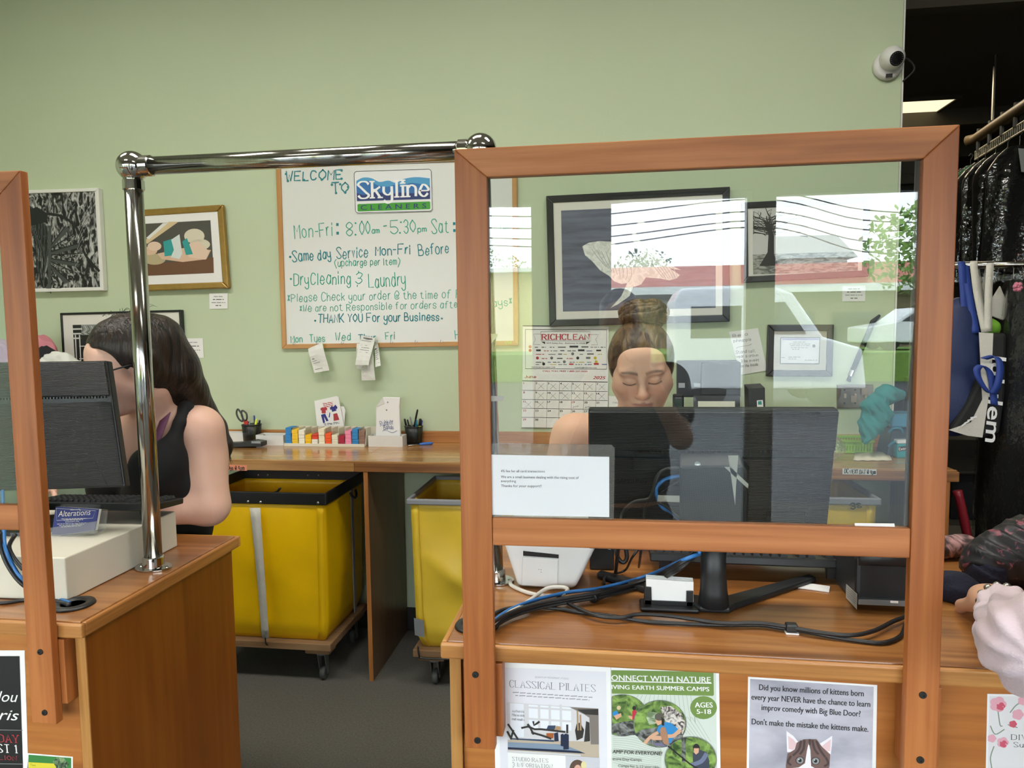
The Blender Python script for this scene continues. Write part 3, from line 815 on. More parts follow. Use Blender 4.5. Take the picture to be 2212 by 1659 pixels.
# label cards
for px4, lab in (([(452, 634), (491.6, 633.5), (491.6, 666.5), (452.5, 667.5)], 'small white label card under the gold framed photograph'),
                 ([(397, 731), (438, 730.5), (440, 772.7), (398.5, 773.5)], 'small white label card beside the black framed porch print'),
                 ([(1819.5, 617.5), (1869.5, 617), (1869, 651), (1819.5, 651)], 'small white label card under the tree print')):
    o, S = sheet_of('label_card', lab, 'label', px4, YW - 0.003, M_paper, 'picture labels')
    mb = MB(); (x0, y0), (x1, _), (_, y1), _ = px4
    for k, (w, b) in enumerate(((.5, 0), (.6, 1), (.75, 0), (.3, 1))):
        cx = (x0 + x1) / 2; y = y0 + (y1 - y0) * (.22 + .2 * k); h = (x1 - x0) * w / 2
        S.body(mb, (cx - h, y), (cx + h, y), 2.6 if b else 2, M_ink if b else M_ink2, seed=k)
    mb.build('lettering', M_ink, o)
# whiteboard
WB = [(595, 350), (1116.5, 334), (1120, 746), (608.5, 753.7)]
WY = YW - 0.018
P = [onY(x, y, WY) for x, y in WB]
M_oakl = wood('light_oak_trim', 'a9773f', 'bd8a50', 'cb9c62', 'x', 60); M_oakv = wood('light_oak_trim_upright', 'a9773f', 'bd8a50', 'cb9c62', 'z', 60)
wbo = thing('whiteboard', 'large whiteboard with green marker writing in a thin oak frame', 'whiteboard', (sum(p[0] for p in P) / 4, YW, P[3][2]))
a, b = 0.024 / 1.2, 0.024 / .95
Q = lambda s, t: (P[0] * (1 - s) + P[1] * s) * (1 - t) + (P[3] * (1 - s) + P[2] * s) * t
I = [Q(a, b), Q(1 - a, b), Q(1 - a, 1 - b), Q(a, 1 - b)]
mb = MB()
for i in range(4):
    j = (i + 1) % 4; mb.prism([P[i], P[j], I[j], I[i]], (0, 0.017, 0), M_oakl if i % 2 == 0 else M_oakv)
mb.build('frame', M_oakl, wbo, bevel=0.002)
MB().prism([p + np.array([0, .008, 0]) for p in I], (0, .008, 0)).build('board', mat('whiteboard_enamel', 'dfe1de', 0.22, spec=0.3), wbo)
S = Sheet((0, WY + 0.0075, 1.8)); mb = MB()
H_ = S.hand
H_(mb, 'WELCOME', (617.5, 391), (738.5, 386), 20, M_teal2, 0.0065, seed=1)
H_(mb, 'TO', (718, 417), (752, 415.5), 20, M_teal2, 0.006, seed=2)
for x, y in ((618, 376), (738, 386), (738, 368), (622, 391), (657, 389), (695, 388), (717, 399), (735, 398), (726, 417), (752, 404), (746, 416)): S.disc(mb, x, y, 2.6, 2.6, M_teal2, 0.0012)
def wr(t, p0, p1, h, m=M_teal, w=0.0042, seed=3, **k): H_(mb, t, p0, p1, h, m, w, seed=seed, **k)
wr('Mon', (637, 515), (676, 511), 29); wr('-', (681, 505), (687, 504.5), 10); wr('Fri', (691, 511), (718.6, 508), 29)
wr('8', (748.4, 509), (762, 508), 29); wr('00', (777, 506), (800, 505), 29)
for x, y in ((768, 482), (768, 507), (866, 480), (864, 503)): S.disc(mb, x, y, 2, 2, M_teal)
wr('am', (803.4, 503.6), (819.7, 503), 12); wr('-', (829, 494), (835.5, 493), 12, w=.005)
wr('5', (843.8, 504), (860, 503), 28); wr('30', (873, 503), (898.7, 501), 28); wr('pm', (902.6, 501), (921.5, 499.7), 12); wr('Sat', (933, 503.6), (968.7, 501), 30)
for x, y in ((729, 485), (729.5, 503.6), (981, 483), (981.6, 498)): S.poly(mb, [(x - 2.6, y - 3), (x + 2.6, y - 3), (x + 2.6, y + 3), (x - 2.6, y + 3)], M_teal2, .0012)
wr('8', (1000, 500), (1014, 499), 28); wr('-', (1040, 490), (1048, 489), 12)
wr('3', (1067, 498), (1082, 497), 28, M_teal3, .004); wr('pm', (1088, 494), (1103, 493), 14, M_teal3, .004)
S.disc(mb, 627, 555, 2.6, 2.6, M_teal2)
wr('Same day', (632, 566), (715, 558), 22, M_teal2, .0052, 5); wr('Service', (727.7, 559), (794.6, 554.5), 22, M_teal2, .0045, 6); wr('Mon-Fri', (811.4, 551.6), (887, 548), 20, M_teal2, .0052, 7); wr('Before', (904.7, 551.6), (970, 545), 22, M_teal2, .0045, 8)
wr('(upcharge per Item)', (723, 575), (863.8, 571), 15, M_teal, .0036, 9)
S.disc(mb, 628.5, 602.6, 2.3, 2.3, M_teal)
wr('DryCleaning', (635, 617), (756.7, 612), 25, M_teal, .0045, 10); wr('&', (768, 612), (781.6, 611.5), 22, M_teal, .0042, 11); wr('Laundry', (797, 621), (875.4, 615), 28, M_teal, .0042, 12)
wr('*Please Check your order @ the time of', (621.5, 652), (972.6, 643), 17, M_teal3, .0038, 13); wr('Pick up', (985, 643), (1058, 641), 17, M_teal3, .0038, 14)
wr('*We are not Responsible for orders after', (648, 674), (996, 664), 15, M_teal3, .0036, 15); wr('30 d', (1010, 664), (1058, 663), 15, M_teal3, .0036, 15); wr('ays*', (1064.8, 663), (1106, 658), 17, M_teal, .0038, 16)
S.disc(mb, 681, 692.8, 2.2, 2.2, M_teal2); S.disc(mb, 954.5, 688, 2, 2, M_teal2)
wr('THANK YOU For your Business', (687.5, 697), (948, 692), 17, M_teal2, .005, 17)
wr('Mon', (629, 740), (653, 738), 14, M_teal, .004, 18); wr('Tues', (669.4, 739), (701.8, 737), 15, M_teal, .0036, 19); wr('Wed', (724.6, 736), (757.5, 734.5), 16, M_teal, .0036, 20)
wr('Thur', (774.4, 737), (811, 735), 14, M_teal2, .004, 21); wr('Fri', (833.4, 734), (852.6, 733), 16, M_teal, .0036, 22); wr('H', (984, 733), (991, 732), 17, M_teal, .004, 23)
mb.build('lettering', M_teal, wbo, label='teal marker lettering')
M_steel = mat('bright_steel', 'b8babb', 0.25, 0.9)
for k, px in enumerate((634, 684, 738, 790, 844, 897, 952)):
    y = 746 - (px - 608) * 0.0148 - 2
    A = onY(px, y, WY - 0.001)
    MB().tube([A + np.array([0, .002, .012]), A + np.array([0, -.004, .004]), A + np.array([.002, -.01, -.002]), A + np.array([.012, -.011, .001]), A + np.array([.014, -.008, .006])], 0.0013, 6, smooth=4).build('hook', M_steel, wbo, smooth=True, label='small brass cup hook' if k == 0 else None)
S2 = Sheet((0, WY - 0.0012, 1.5)); mb = MB(); M_lime = mat('lime_marker', '8fc93a', .5)
S2.hand(mb, 'vw', (1091, 744), (1105, 743), 9, M_lime, .003)
mb.build('doodle', M_lime, wbo, label='lime green scribble on the frame corner')
# magnetic shop sign on the board
def rrect(px4, r, n=5):
    q = [np.array(p, float) for p in px4]; out = []
    for i in range(4):
        p, a, b = q[i], q[i - 1], q[(i + 1) % 4]
        u = (a - p) / np.linalg.norm(a - p); v = (b - p) / np.linalg.norm(b - p)
        c = p + u * r + v * r
        for k in range(n + 1):
            t = math.pi / 2 * k / n; out.append(tuple(c - v * r * math.cos(t) - u * r * math.sin(t)) if False else tuple(c - u * r * math.sin(t) * 1.0 - v * r * math.cos(t)))
    return out
YS = WY + 0.004
so = MB().prism([onY(x, y, YS) for x, y in rrect([(764, 369), (932.5, 364), (935.5, 457), (767, 461.6)], 6)], (0, .003, 0)).build('shop_sign', mat('sign_white', 'e6e8ea', .4))
tag(so, 'blue and green magnetic shop sign lettered SKYLINE CLEANERS on the whiteboard', 'sign')
S = Sheet((0, YS, 1.8)); mb = MB()
S.line(mb, rrect([(765, 370.5), (931.2, 365.2), (934.2, 456), (768, 460.2)], 6) + [(765 + 0, 376.5)], 0.0028, M_ink, .0006)
z4 = lambda pts: [(580 + x / 3.859, 330 + y / 3.859) for x, y in pts]
b0, b1, b2, gg = mat('sign_sky_blue', '4c9ccb', .4), mat('sign_mid_blue', '2b6dae', .4), mat('sign_navy', '24346f', .4), mat('sign_green', '3f9a2e', .4)
hills = lambda t: [tuple(p[:2]) for p in spline([np.array(q + (0,), float) for q in t], 5)]
S.poly(mb, z4([(738, 403)] + hills([(732, 235), (790, 207), (860, 213), (925, 243), (1000, 232), (1062, 250), (1130, 218), (1230, 203), (1345, 213)]) + [(1348, 385)]), b0, .0006)
S.poly(mb, z4([(738, 403)] + hills([(733, 275), (800, 238), (850, 240), (920, 275), (1000, 282), (1070, 262), (1120, 272), (1200, 252), (1346, 275)]) + [(1348, 385)]), b1, .0009)
S.poly(mb, z4([(738, 403)] + hills([(735, 335), (800, 352), (900, 328), (1000, 346), (1100, 332), (1220, 336), (1347, 300)]) + [(1348, 385)]), b2, .0012)
S.poly(mb, rrect(z4([(741, 428), (1348, 405), (1350, 470), (743, 490)]), 2.5, 3), gg, .0006)
M_signw = mat('sign_lettering_white', 'f2f4f5', .4)
S.serif(mb, 'Skyline', (774.5, 428.5), (926, 423), 35, M_signw, 0.17, .0016, thin=.5, tick=.85, gap=1.3)
S.font(mb, 'CLEANERS', (779.5, 453.5), (920.8, 449.5), 11, b2, .001, bold=.012, spacing=1.6)
mb.build('lettering', M_signw, so)
# claim tickets hanging from the hooks
M_ticket = mat('ticket_paper', 'dddcd6', .7); M_tback = mat('green_ticket_back', '7fb56a', .7)
def ticket(px4, Y, label, tilt, seed, group):
    P = [onY(x, y, Y) for x, y in px4]; zt, zb = max(p[2] for p in P), min(p[2] for p in P)
    P = [onY(x, y, Y - tilt * (zt - p[2]) / (zt - zb)) for (x, y), p in zip(px4, P)]
    rows = []
    for i in range(7):
        t = i / 6; A = P[0] * (1 - t) + P[3] * t; B = P[1] * (1 - t) + P[2] * t
        off = np.array([0, -0.010 * math.sin(math.pi * t * 1.2 + seed), 0])
        rows.append([A + off, (A + B) / 2 + off * 1.5, B + off])
    mb = MB().grid(rows, M_ticket).grid([[p + np.array([0.0012, .0016, -.0006]) for p in r] for r in rows], M_tback)
    o = mb.build('claim_ticket', M_ticket); tag(o, label, 'ticket', group)
    pr = MB(); rnd = random.Random(seed)
    for i in range(1, 12):
        t = i / 12.5
        if rnd.random() < .3: continue
        k = t * 6; j = min(int(k), 5); f = k - j
        row = [rows[j][c] * (1 - f) + rows[j + 1][c] * f + np.array([0, -.0008, 0]) for c in (0, 2)]
        e = rnd.uniform(.35, .85); s0 = rnd.uniform(.08, .2)
        A = row[0] * (1 - s0) + row[1] * s0; B = row[0] * (1 - e) + row[1] * e; d = np.array([0, 0, .0022 if rnd.random() < .7 else .006])
        pr.poly([A, B, B + d, A + d])
    pr.build('print', M_ink2, o)
ticket([(667, 753), (697.7, 740), (710, 800.5), (677, 805.6)], WY - .014, 'white claim ticket hanging alone under Tues on the whiteboard', .03, 1, None)
for px4, dy, lab in (([(783, 745), (806, 742), (811, 821.5), (781, 822)], .012, 'lowest of the bunched claim tickets under Thur on the whiteboard'),
                     ([(806, 740), (813, 733), (823.5, 789.6), (812, 793)], .016, 'claim ticket fanned out to the right of the bunch under Thur'),
                     ([(772, 742), (802, 742), (795, 803.5), (769, 796)], .026, 'middle claim ticket of the bunch hanging under Thur'),
                     ([(778.7, 725), (809, 730), (797.7, 789), (768.6, 788)], .036, 'topmost claim ticket of the bunch hanging under Thur')):
    ticket(px4, WY - dy, lab, .02, int(dy * 1000), 'bunched claim tickets')
# heron print
M_water = noisebw('dusk_water_print', 10, '4f5566', '6b7184', 0.5, 3.5, .35, .65, .4)
o, S = framed('framed_print', 'large black framed print of a white egret over dark water', [(1179.5, 423), (1577, 403), (1576.7, 694.5), (1187, 705.5)], 0.034, 0.03, M_blackframe)
mb = MB(); M_bird = noisebw('egret_print', 30, 'cfd3cd', 'eceeea', 1, 1, .4, .6); M_birds = mat('egret_shade_print', 'a9b1ad', .5)
S.poly(mb, [(1212, 455), (1546, 440), (1546, 665), (1216, 673)], M_water, .0002)
z7 = lambda pts: [(980 + x / 3.95, 260 + y / 3.95) for x, y in pts]
S.poly(mb, z7([(1098, 1075), (1150, 1045), (1240, 1030), (1340, 1035), (1400, 1070), (1470, 1130), (1540, 1165), (1580, 1160), (1600, 1120), (1590, 1060), (1560, 1010), (1640, 1060), (1720, 1110), (1780, 1170), (1840, 1225), (1900, 1260), (1940, 1275), (1880, 1270), (1840, 1260), (1930, 1320), (1900, 1350), (1840, 1365), (1760, 1350), (1640, 1340), (1600, 1400), (1540, 1420), (1480, 1390), (1430, 1395), (1370, 1375), (1330, 1330), (1250, 1280), (1180, 1200), (1120, 1150)]), M_bird, .0005)
S.line(mb, z7([(1590, 1080), (1545, 1020), (1545, 950), (1580, 890), (1620, 885), (1640, 915)]), .02, M_bird, .0007, 6)
S.line(mb, z7([(1640, 905), (1700, 935)]), .006, mat('beak_print', 'b8a35c', .5), .0009)
for k in range(9): S.line(mb, z7([(1180 + k * 40, 1100 + k * 8), (1230 + k * 36, 1170 + k * 18), (1300 + k * 24, 1250 + k * 16)]), .003, M_birds, .0009, 4)
for k in range(7): S.line(mb, z7([(1690 + k * 30, 1220 + k * 6), (1750 + k * 24, 1300), (1790 + k * 20, 1345)]), .003, M_birds, .0009, 4)
S.poly(mb, z7([(1480, 1390), (1540, 1400), (1500, 1500), (1400, 1570), (1340, 1600), (1430, 1500)]), M_bird, .0006)
mb.build('print', M_water, o)
# tree print
o, S = framed('framed_print', 'wide black framed black and white print of a bare spreading tree', [(1601, 437), (1881, 423), (1877, 597), (1603, 611)], 0.03, 0.03, M_blackframe)
mb = MB(); M_fog = mat('pale_sky_print', 'c9cac6', .5); M_field = noisebw('field_print', 40, '5c5e58', 'a9aaa2', .5, 2); M_twig = mat('twig_print', '232423', .5)
S.poly(mb, [(1626, 449), (1856, 438), (1853, 585), (1627, 593)], M_fog, .0002); S.poly(mb, [(1626, 550), (1853, 543), (1853, 585), (1627, 593)], M_field, .0004)
S.poly(mb, [(1640, 575), (1658, 545), (1660, 505), (1650, 480), (1662, 478), (1672, 510), (1672, 550), (1682, 574)], M_twig, .0006)
rnd = random.Random(9)
for k in range(70):
    x, y = 1660 + rnd.uniform(-6, 6), 500 + rnd.uniform(-25, 10); a = rnd.uniform(-2.9, -.2); pts = [(x, y)]
    for _ in range(5):
        x += math.cos(a) * rnd.uniform(8, 22); y += math.sin(a) * rnd.uniform(3, 8); a += rnd.uniform(-.5, .5)
        x = min(max(x, 1628), 1853); y = min(max(y, 450), 560); pts.append((x, y))
    S.line(mb, pts, rnd.uniform(.001, .004), M_twig, .0008, 3)
mb.build('print', M_fog, o)
# certificate
o, S = framed('framed_certificate', 'small black framed certificate with a wide beige mat', [(1659.3, 701.3), (1802, 701), (1798.4, 813.5), (1655.7, 813)], 0.03, 0.022, mat('dark_espresso_frame', '1f1c1c', .35), mat('beige_mat_board', 'b5b0a2', .8))
z2 = lambda pts: [(1500 + x / 4.366, 620 + y / 4.366) for x, y in pts]
mb = MB(); S.poly(mb, z2([(810, 474), (1187, 474), (1178, 728), (806, 726)]), M_ink, .0004); S.poly(mb, z2([(818, 482), (1180, 482), (1171, 720), (814, 718)]), mat('certificate_paper', 'd5d7da', .6), .0007)
S.poly(mb, z2([(830, 486), (1176, 486), (1175, 500), (829, 500)]), mat('lilac_print', '8b87b4', .5), .0009)
for k, (a, b, y) in enumerate(((930, 1050, 522), (895, 1090, 540), (905, 1085, 556), (910, 1070, 576), (920, 990, 592), (820, 860, 668), (885, 1000, 664), (885, 960, 682), (1040, 1160, 692))): S.body(mb, *z2([(a, y), (b, y)]), 2, M_ink2, seed=k)
S.disc(mb, *z2([(1126, 556)])[0], 3.5, 3.5, M_ink2, .001)
mb.build('certificate', M_ink, o)
# handwritten note
o, S = sheet_of('handwritten_note', 'white handwritten note taped to the wall beside the certificate', 'note', [(1574.4, 717), (1637.4, 708.6), (1657.6, 800), (1600, 810)], YW - .004, M_paper)
mb = MB()
for t, x0, x1, y, h in (('Be a', 360, 500, 470, 6), ('pineapple', 370, 535, 520, 6), ('Stand tall,', 390, 580, 628, 6), ('wear a crown', 395, 600, 668, 5.5), ('& be sweet', 440, 610, 712, 5.5), ('on the inside', 440, 600, 756, 5.5)):
    (ax, ay), (bx, by) = z2([(x0, y), (x1, y - 15)]); S.hand(mb, t, (ax, ay), (bx, by), h, M_ink2, .0016, seed=len(t))
S.line(mb, z2([(395, 580), (420, 565), (510, 550), (540, 535)]), .0016, M_ink2, .001, 4)
mb.build('handwriting', M_ink2, o)
# wall calendar
z1 = lambda pts: [(1040 + x / 4.424, 640 + y / 4.424) for x, y in pts]
CY = YW - .006
co = thing('wall_calendar', 'tall white wall calendar open at June 2025 with crossed-off days', 'calendar', onY(1220, 925, YW))
for nm, q, dy in (('header_sheet', [(395, 282), (1216, 290), (1212, 745), (392, 730)], 0), ('month_sheet', [(391, 728), (1213, 742), (1205, 1262), (385, 1252)], -.002)):
    MB().prism([onY(x, y, CY + dy) for x, y in z1(q)], (0, .003, 0)).build(nm, M_paper, co)
MB().prism([onY(x, y, CY - .001) for x, y in z1([(394, 278), (660, 280), (660, 289), (394, 287)])], (0, .006, 0)).build('binding_strip', M_ink, co)
S = Sheet((0, CY, 1.5)); mb = MB()
def box1(x0, y0, x1, y1, w=.0024, m=M_ink): S.line(mb, z1([(x0, y0), (x1, y0 + (x1 - x0) * .004), (x1, y1), (x0, y1 - 4), (x0, y0)]), w, m)
box1(420, 316, 1196, 696); box1(567, 338, 1041, 428, .0016)
for pts in ([(567, 362), (497, 360), (515, 410), (495, 460), (560, 462)], [(1041, 366), (1118, 366), (1092, 412), (1112, 464), (1050, 464)]): S.line(mb, z1(pts), .0014, M_ink)
S.poly(mb, z1([(570, 434), (608, 434), (608, 458)]), M_ink); S.poly(mb, z1([(1038, 436), (1000, 436), (1000, 460)]), M_ink)
S.serif(mb, 'RICHCLEAN', *z1([(580, 413), (1028, 412)]), 11, M_red, .25, .001, thin=.5, tick=.7, gap=1.5)
S.font(mb, '2019 Ackley Ave.   Richmond, Va 23228', *z1([(620, 453), (990, 455)]), 2.9, M_ink, bold=.02)
rnd = random.Random(4); cols = [M_ink, M_ink2, M_ink, M_red, M_ink2, mat('blue_ink', '38569c', .6), mat('mustard_ink', 'cdb52e', .6)]
for r, y in enumerate((490, 525, 558, 598, 634, 655)):
    x = 450 if r < 2 else 520
    while x < 1150:
        w = rnd.uniform(30, 85); h = rnd.uniform(5, 20); mm_ = rnd.choice(cols) if r not in () else M_ink
        k = rnd.random()
        if k < .35: S.poly(mb, z1([(x, y - h), (x + w, y - h), (x + w, y), (x, y)]), mm_, .0008)
        elif k < .55: S.disc(mb, *z1([(x + 15, y - 8)])[0], 3.2, 3.2, mm_, .0008)
        else: S.body(mb, *z1([(x, y), (x + w, y)]), 2.4, mm_, seed=int(x))
        x += w + rnd.uniform(14, 40)
S.font(mb, 'WWW.RICHCLEAN.COM', *z1([(480, 683), (705, 685)]), 2.6, M_ink, shear=.2, bold=.02); S.font(mb, 'supplies@richclean.com', *z1([(890, 686), (1102, 688)]), 2.6, M_ink, shear=.2, bold=.02)
S.font(mb, 'CALL TOLL FREE 1-800-237-5025', *z1([(588, 721), (1012, 724)]), 3.2, M_red, bold=.03)
S = Sheet((0, CY - .002, 1.5))
S.serif(mb, 'June', *z1([(412, 778), (522, 780)]), 5, M_red, .24, .001, thin=.6, tick=.6); S.font(mb, '2025', *z1([(1066, 790), (1186, 793)]), 6.6, M_red, bold=.04, shear=.3)
xs = [392 + k * 116.5 for k in range(8)]; ys = [808, 898, 985, 1070, 1156, 1256]
for k in range(6):
    S.line(mb, z1([(393 - k * 1.5, ys[k]), (1204, ys[k] + 12)]), .0022 if k else .0035, M_ink, .0008)
for k in range(1, 7): S.line(mb, z1([(xs[k] + 4, 812), (xs[k] - 4, 1256)]), .0013, M_ink2, .0008)
d = 1
for r in range(5):
    for c in range(7):
        if d > 30: break
        x, y = xs[c] + 10 - r * 1.5, ys[r] + 30 + c * 1.8
        wn = np.ptp(font_text(str(d))[0][:, 0]) * 33
        S.font(mb, str(d), *z1([(x, y), (x + wn, y)]), 4.4, M_red if c == 0 or d == 19 else M_ink, bold=.035)
        if d <= 16 and d not in (1, 8):
            S.line(mb, z1([(x + 25, y - 5), (x + 80, y + 48)]), .0011, M_ink2, .0009); S.line(mb, z1([(x + 78, y - 8), (x + 22, y + 46)]), .0011, M_ink2, .0009)
        if d in (19, 20, 26): S.hand(mb, 'uncle' if d == 19 else 'ear', *z1([(x + 8, y + 42), (x + 60, y + 34)]), 3, M_ink2, .0009, .001)
        d += 1
mb.build('lettering', M_ink, co)
# paper check list partly behind the clerk's shoulder
o, S = sheet_of('wall_note', 'white paper note taped low on the wall just right of the calendar', 'note', [(1315, 855), (1350, 858), (1352, 925), (1316, 925)], YW - .003, M_paper)
mb = MB(); S.font(mb, 'CHECK IN', (1323, 871), (1345, 872), 3, M_ink2); mb.build('lettering', M_ink2, o)
# security camera with its cable
c = onY(1917, 140, YW); o = thing('security_camera', 'white dome security camera high on the end of the green wall', 'security camera', (c[0], YW, c[2]))
M_cam = mat('camera_white', 'd9d8d6', .35)
MB().lathe([(0, 0), (.062, 0), (.066, .008), (.062, .022), (.05, .03), (0, .03)], (c[0] - .002, YW, c[2] - .008), (0, -1, 0), 32).build('base', M_cam, o, smooth=True)
e = np.array([.12, -.9, -.35]); e /= np.linalg.norm(e); k = np.array([c[0] + .004, YW - .045, c[2] + .012])
MB().lathe([(.0, -.05), (.03, -.045), (.05, -.02), (.053, .0), (.048, .022), (.034, .04), (.03, .042)], k, e, 32).build('eyeball', M_cam, o, smooth=True)
MB().lathe([(.0, .036), (.031, .036), (.031, .042), (.02, .043), (0, .044)], k, e, 28).build('lens', mat('lens_black', '141414', .2), o, smooth=False)
mb = MB()
u = np.cross(e, (0, 0, 1)); u /= np.linalg.norm(u); w = np.cross(u, e)
for j in range(18):
    t = j / 18 * 6.283; p = k + e * .0435 + (u * math.cos(t) + w * math.sin(t)) * .025
    mb.lathe([(.0018, 0), (.0018, .001)], p, e, 6)
mb.build('infrared_ring', M_steel, o)
MB().box(c[0] - .016, c[0] + .012, YW - .032, YW - .028, c[2] - .066, c[2] - .05).build('sensor_window', M_ink, o)
MB().tube([(c[0] + .058, YW - .02, c[2] + .02), (c[0] + .085, YW - .014, c[2] + .012), (c[0] + .112, YW - .012, c[2] - .03), (1.318, YW - .006, c[2] - .08)], .0045, 8, smooth=6).build('cable', M_ink, o, smooth=True)
# black wand, switch plate
A, B = onY(1886, 694, YW - .012), onY(1842, 800, YW - .02)
o = thing('wand', 'black hanging wand with a steel ferrule on the wall right of the certificate', 'wand', B)
M_rub = mat('black_rubber', '1a1a1b', .55)
MB().tube([A + (A - B) * .12 + np.array([.02, .004, 0]), A, B], [.006, .012, .012], 12).build('handle', M_rub, o, smooth=True)
d = (B - A) / np.linalg.norm(B - A)
MB().tube([B, B + d * .03], .0125, 14).build('ferrule', M_steel, o, smooth=False)
MB().tube([B + d * .03, B + d * .055], [.009, .011], 10).build('brush', M_rub, o)
P = [onY(x, y, YW - .008) for x, y in z2([(1345, 920), (1685, 920), (1685, 1140), (1345, 1145)])]
o = thing('switch_plate', 'brushed steel switch plate with taped toggles low on the wall', 'switch', P[3])
MB().prism(P, (0, .0075, 0)).build('plate', mat('brushed_steel', '8d8278', .35, .85), o, bevel=.002)
mb = MB()
for x, y in z2([(1415, 970), (1415, 1095), (1515, 970), (1515, 1095), (1612, 970), (1612, 1095)]): mb.lathe([(.004, 0), (.004, .002), (0, .0025)], onY(x, y, YW - .008), (0, -1, 0), 10)
mb.build('screw', mat('dark_screw', '3a3634', .4, .7), o)
for x, y in z2([(1418, 1030), (1515, 1030), (1610, 1030)]):
    q = onY(x, y, YW - .008); MB().box(q[0] - .005, q[0] + .005, YW - .019, YW - .008, q[2] - .008, q[2] + .012).build('toggle', mat('ivory_toggle', 'b9a98c', .4), o, bevel=.002)
q = MB()
for x, y in z2([(1500, 1060), (1600, 990)]):
    p = onY(x, y, YW - .021); q.box(p[0] - .011, p[0] + .014, p[1], p[1] + .0008, p[2] - .014, p[2] + .018)
q.build('tape', mat('masking_tape', 'a08f80', .7), o)
# ------------------------------------------------------------------ work counter along the wall
M_oak = wood('worn_oak_top', '8f6338', 'ad7f4a', 'c39a62', 'x', 50, 0.22, 5, coat=0.35)
M_oake = wood('oak_edge', '8a5c30', 'a97a45', 'bf945c', 'x', 70, 0.4, 9)
M_oakz = wood('zebra_oak_edge', '6e4320', 'a06c38', 'b98a50', 'x', 26, 0.4, 22)
M_bsp = wood('oak_backsplash', '9a6030', 'b07840', 'bd8a52', 'x', 50, 0.35, 6)
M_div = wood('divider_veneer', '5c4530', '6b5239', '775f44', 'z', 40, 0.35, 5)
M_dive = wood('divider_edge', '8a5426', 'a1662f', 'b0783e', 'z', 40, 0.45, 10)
wc = thing('work_counter', 'long oak work counter along the green wall', 'counter', (-0.6, YB + .25, 0))
XR = 1.366; xj = onY(765, 1010, YB)[0]
mb = MB().box(-4.15, xj - .0006, YB + .012, YW - .001, .972, HB, M_oak).box(xj + .0006, XR - .01, YB + .012, YW - .001, .972, HB, M_oak)
mb.build('worktop', M_oak, wc, bevel=.002)
MB().box(-4.15, xj - .0006, YB, YB + .0118, .969, HB - .006).build('front_edge', M_oake, wc, bevel=.002)
MB().box(xj + .0006, XR, YB, YB + .0118, .969, HB - .006).build('front_edge', M_oakz, wc, bevel=.002)
MB().box(-4.15, XR - .01, YB + .002, YB + .0118, HB - .0055, HB + .002).build('lip', M_oake, wc, bevel=.001)
MB().box(XR - .0098, XR, YB + .012, YW - .001, .969, HB - .004).build('end_edge', M_oake, wc, bevel=.002)
MB().box(-4.15, 1.31, YW - .02, YW - .001, HB, onY(1000, 931, YW)[2]).build('backsplash', M_bsp, wc, bevel=.002)
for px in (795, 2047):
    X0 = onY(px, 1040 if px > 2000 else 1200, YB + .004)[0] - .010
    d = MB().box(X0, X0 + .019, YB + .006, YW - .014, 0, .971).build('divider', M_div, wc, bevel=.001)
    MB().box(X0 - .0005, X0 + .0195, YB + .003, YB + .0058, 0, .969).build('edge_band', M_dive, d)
# labels stuck on the front edge
def edge_label(px4, txt, p0, p1, h, m, lab):
    o, S = sheet_of('shelf_label', lab, 'label', px4, YB - .0008, m, th=.0006)
    mb = MB(); S.hand(mb, txt, p0, p1, h, M_ink, .0026, .0006, .4, 5); mb.build('lettering', M_ink, o)
edge_label([(470, 1003), (533.5, 1005), (533.5, 1017), (470, 1015)], '2 Days @ 4pm', (480, 1014), (528, 1015), 8.5, mat('salmon_tape', 'e08a68', .6), 'salmon tape label on the counter edge by the long-haired clerk')
edge_label([(1820, 1012), (1893.5, 1013.5), (1893.5, 1026), (1820, 1024.5)], 'DC-NEXT DAY @ 4pm', (1824, 1022), (1891, 1024), 8.5, mat('white_tape', 'dcdad2', .6), 'white tape label lettered DC NEXT DAY on the counter edge')

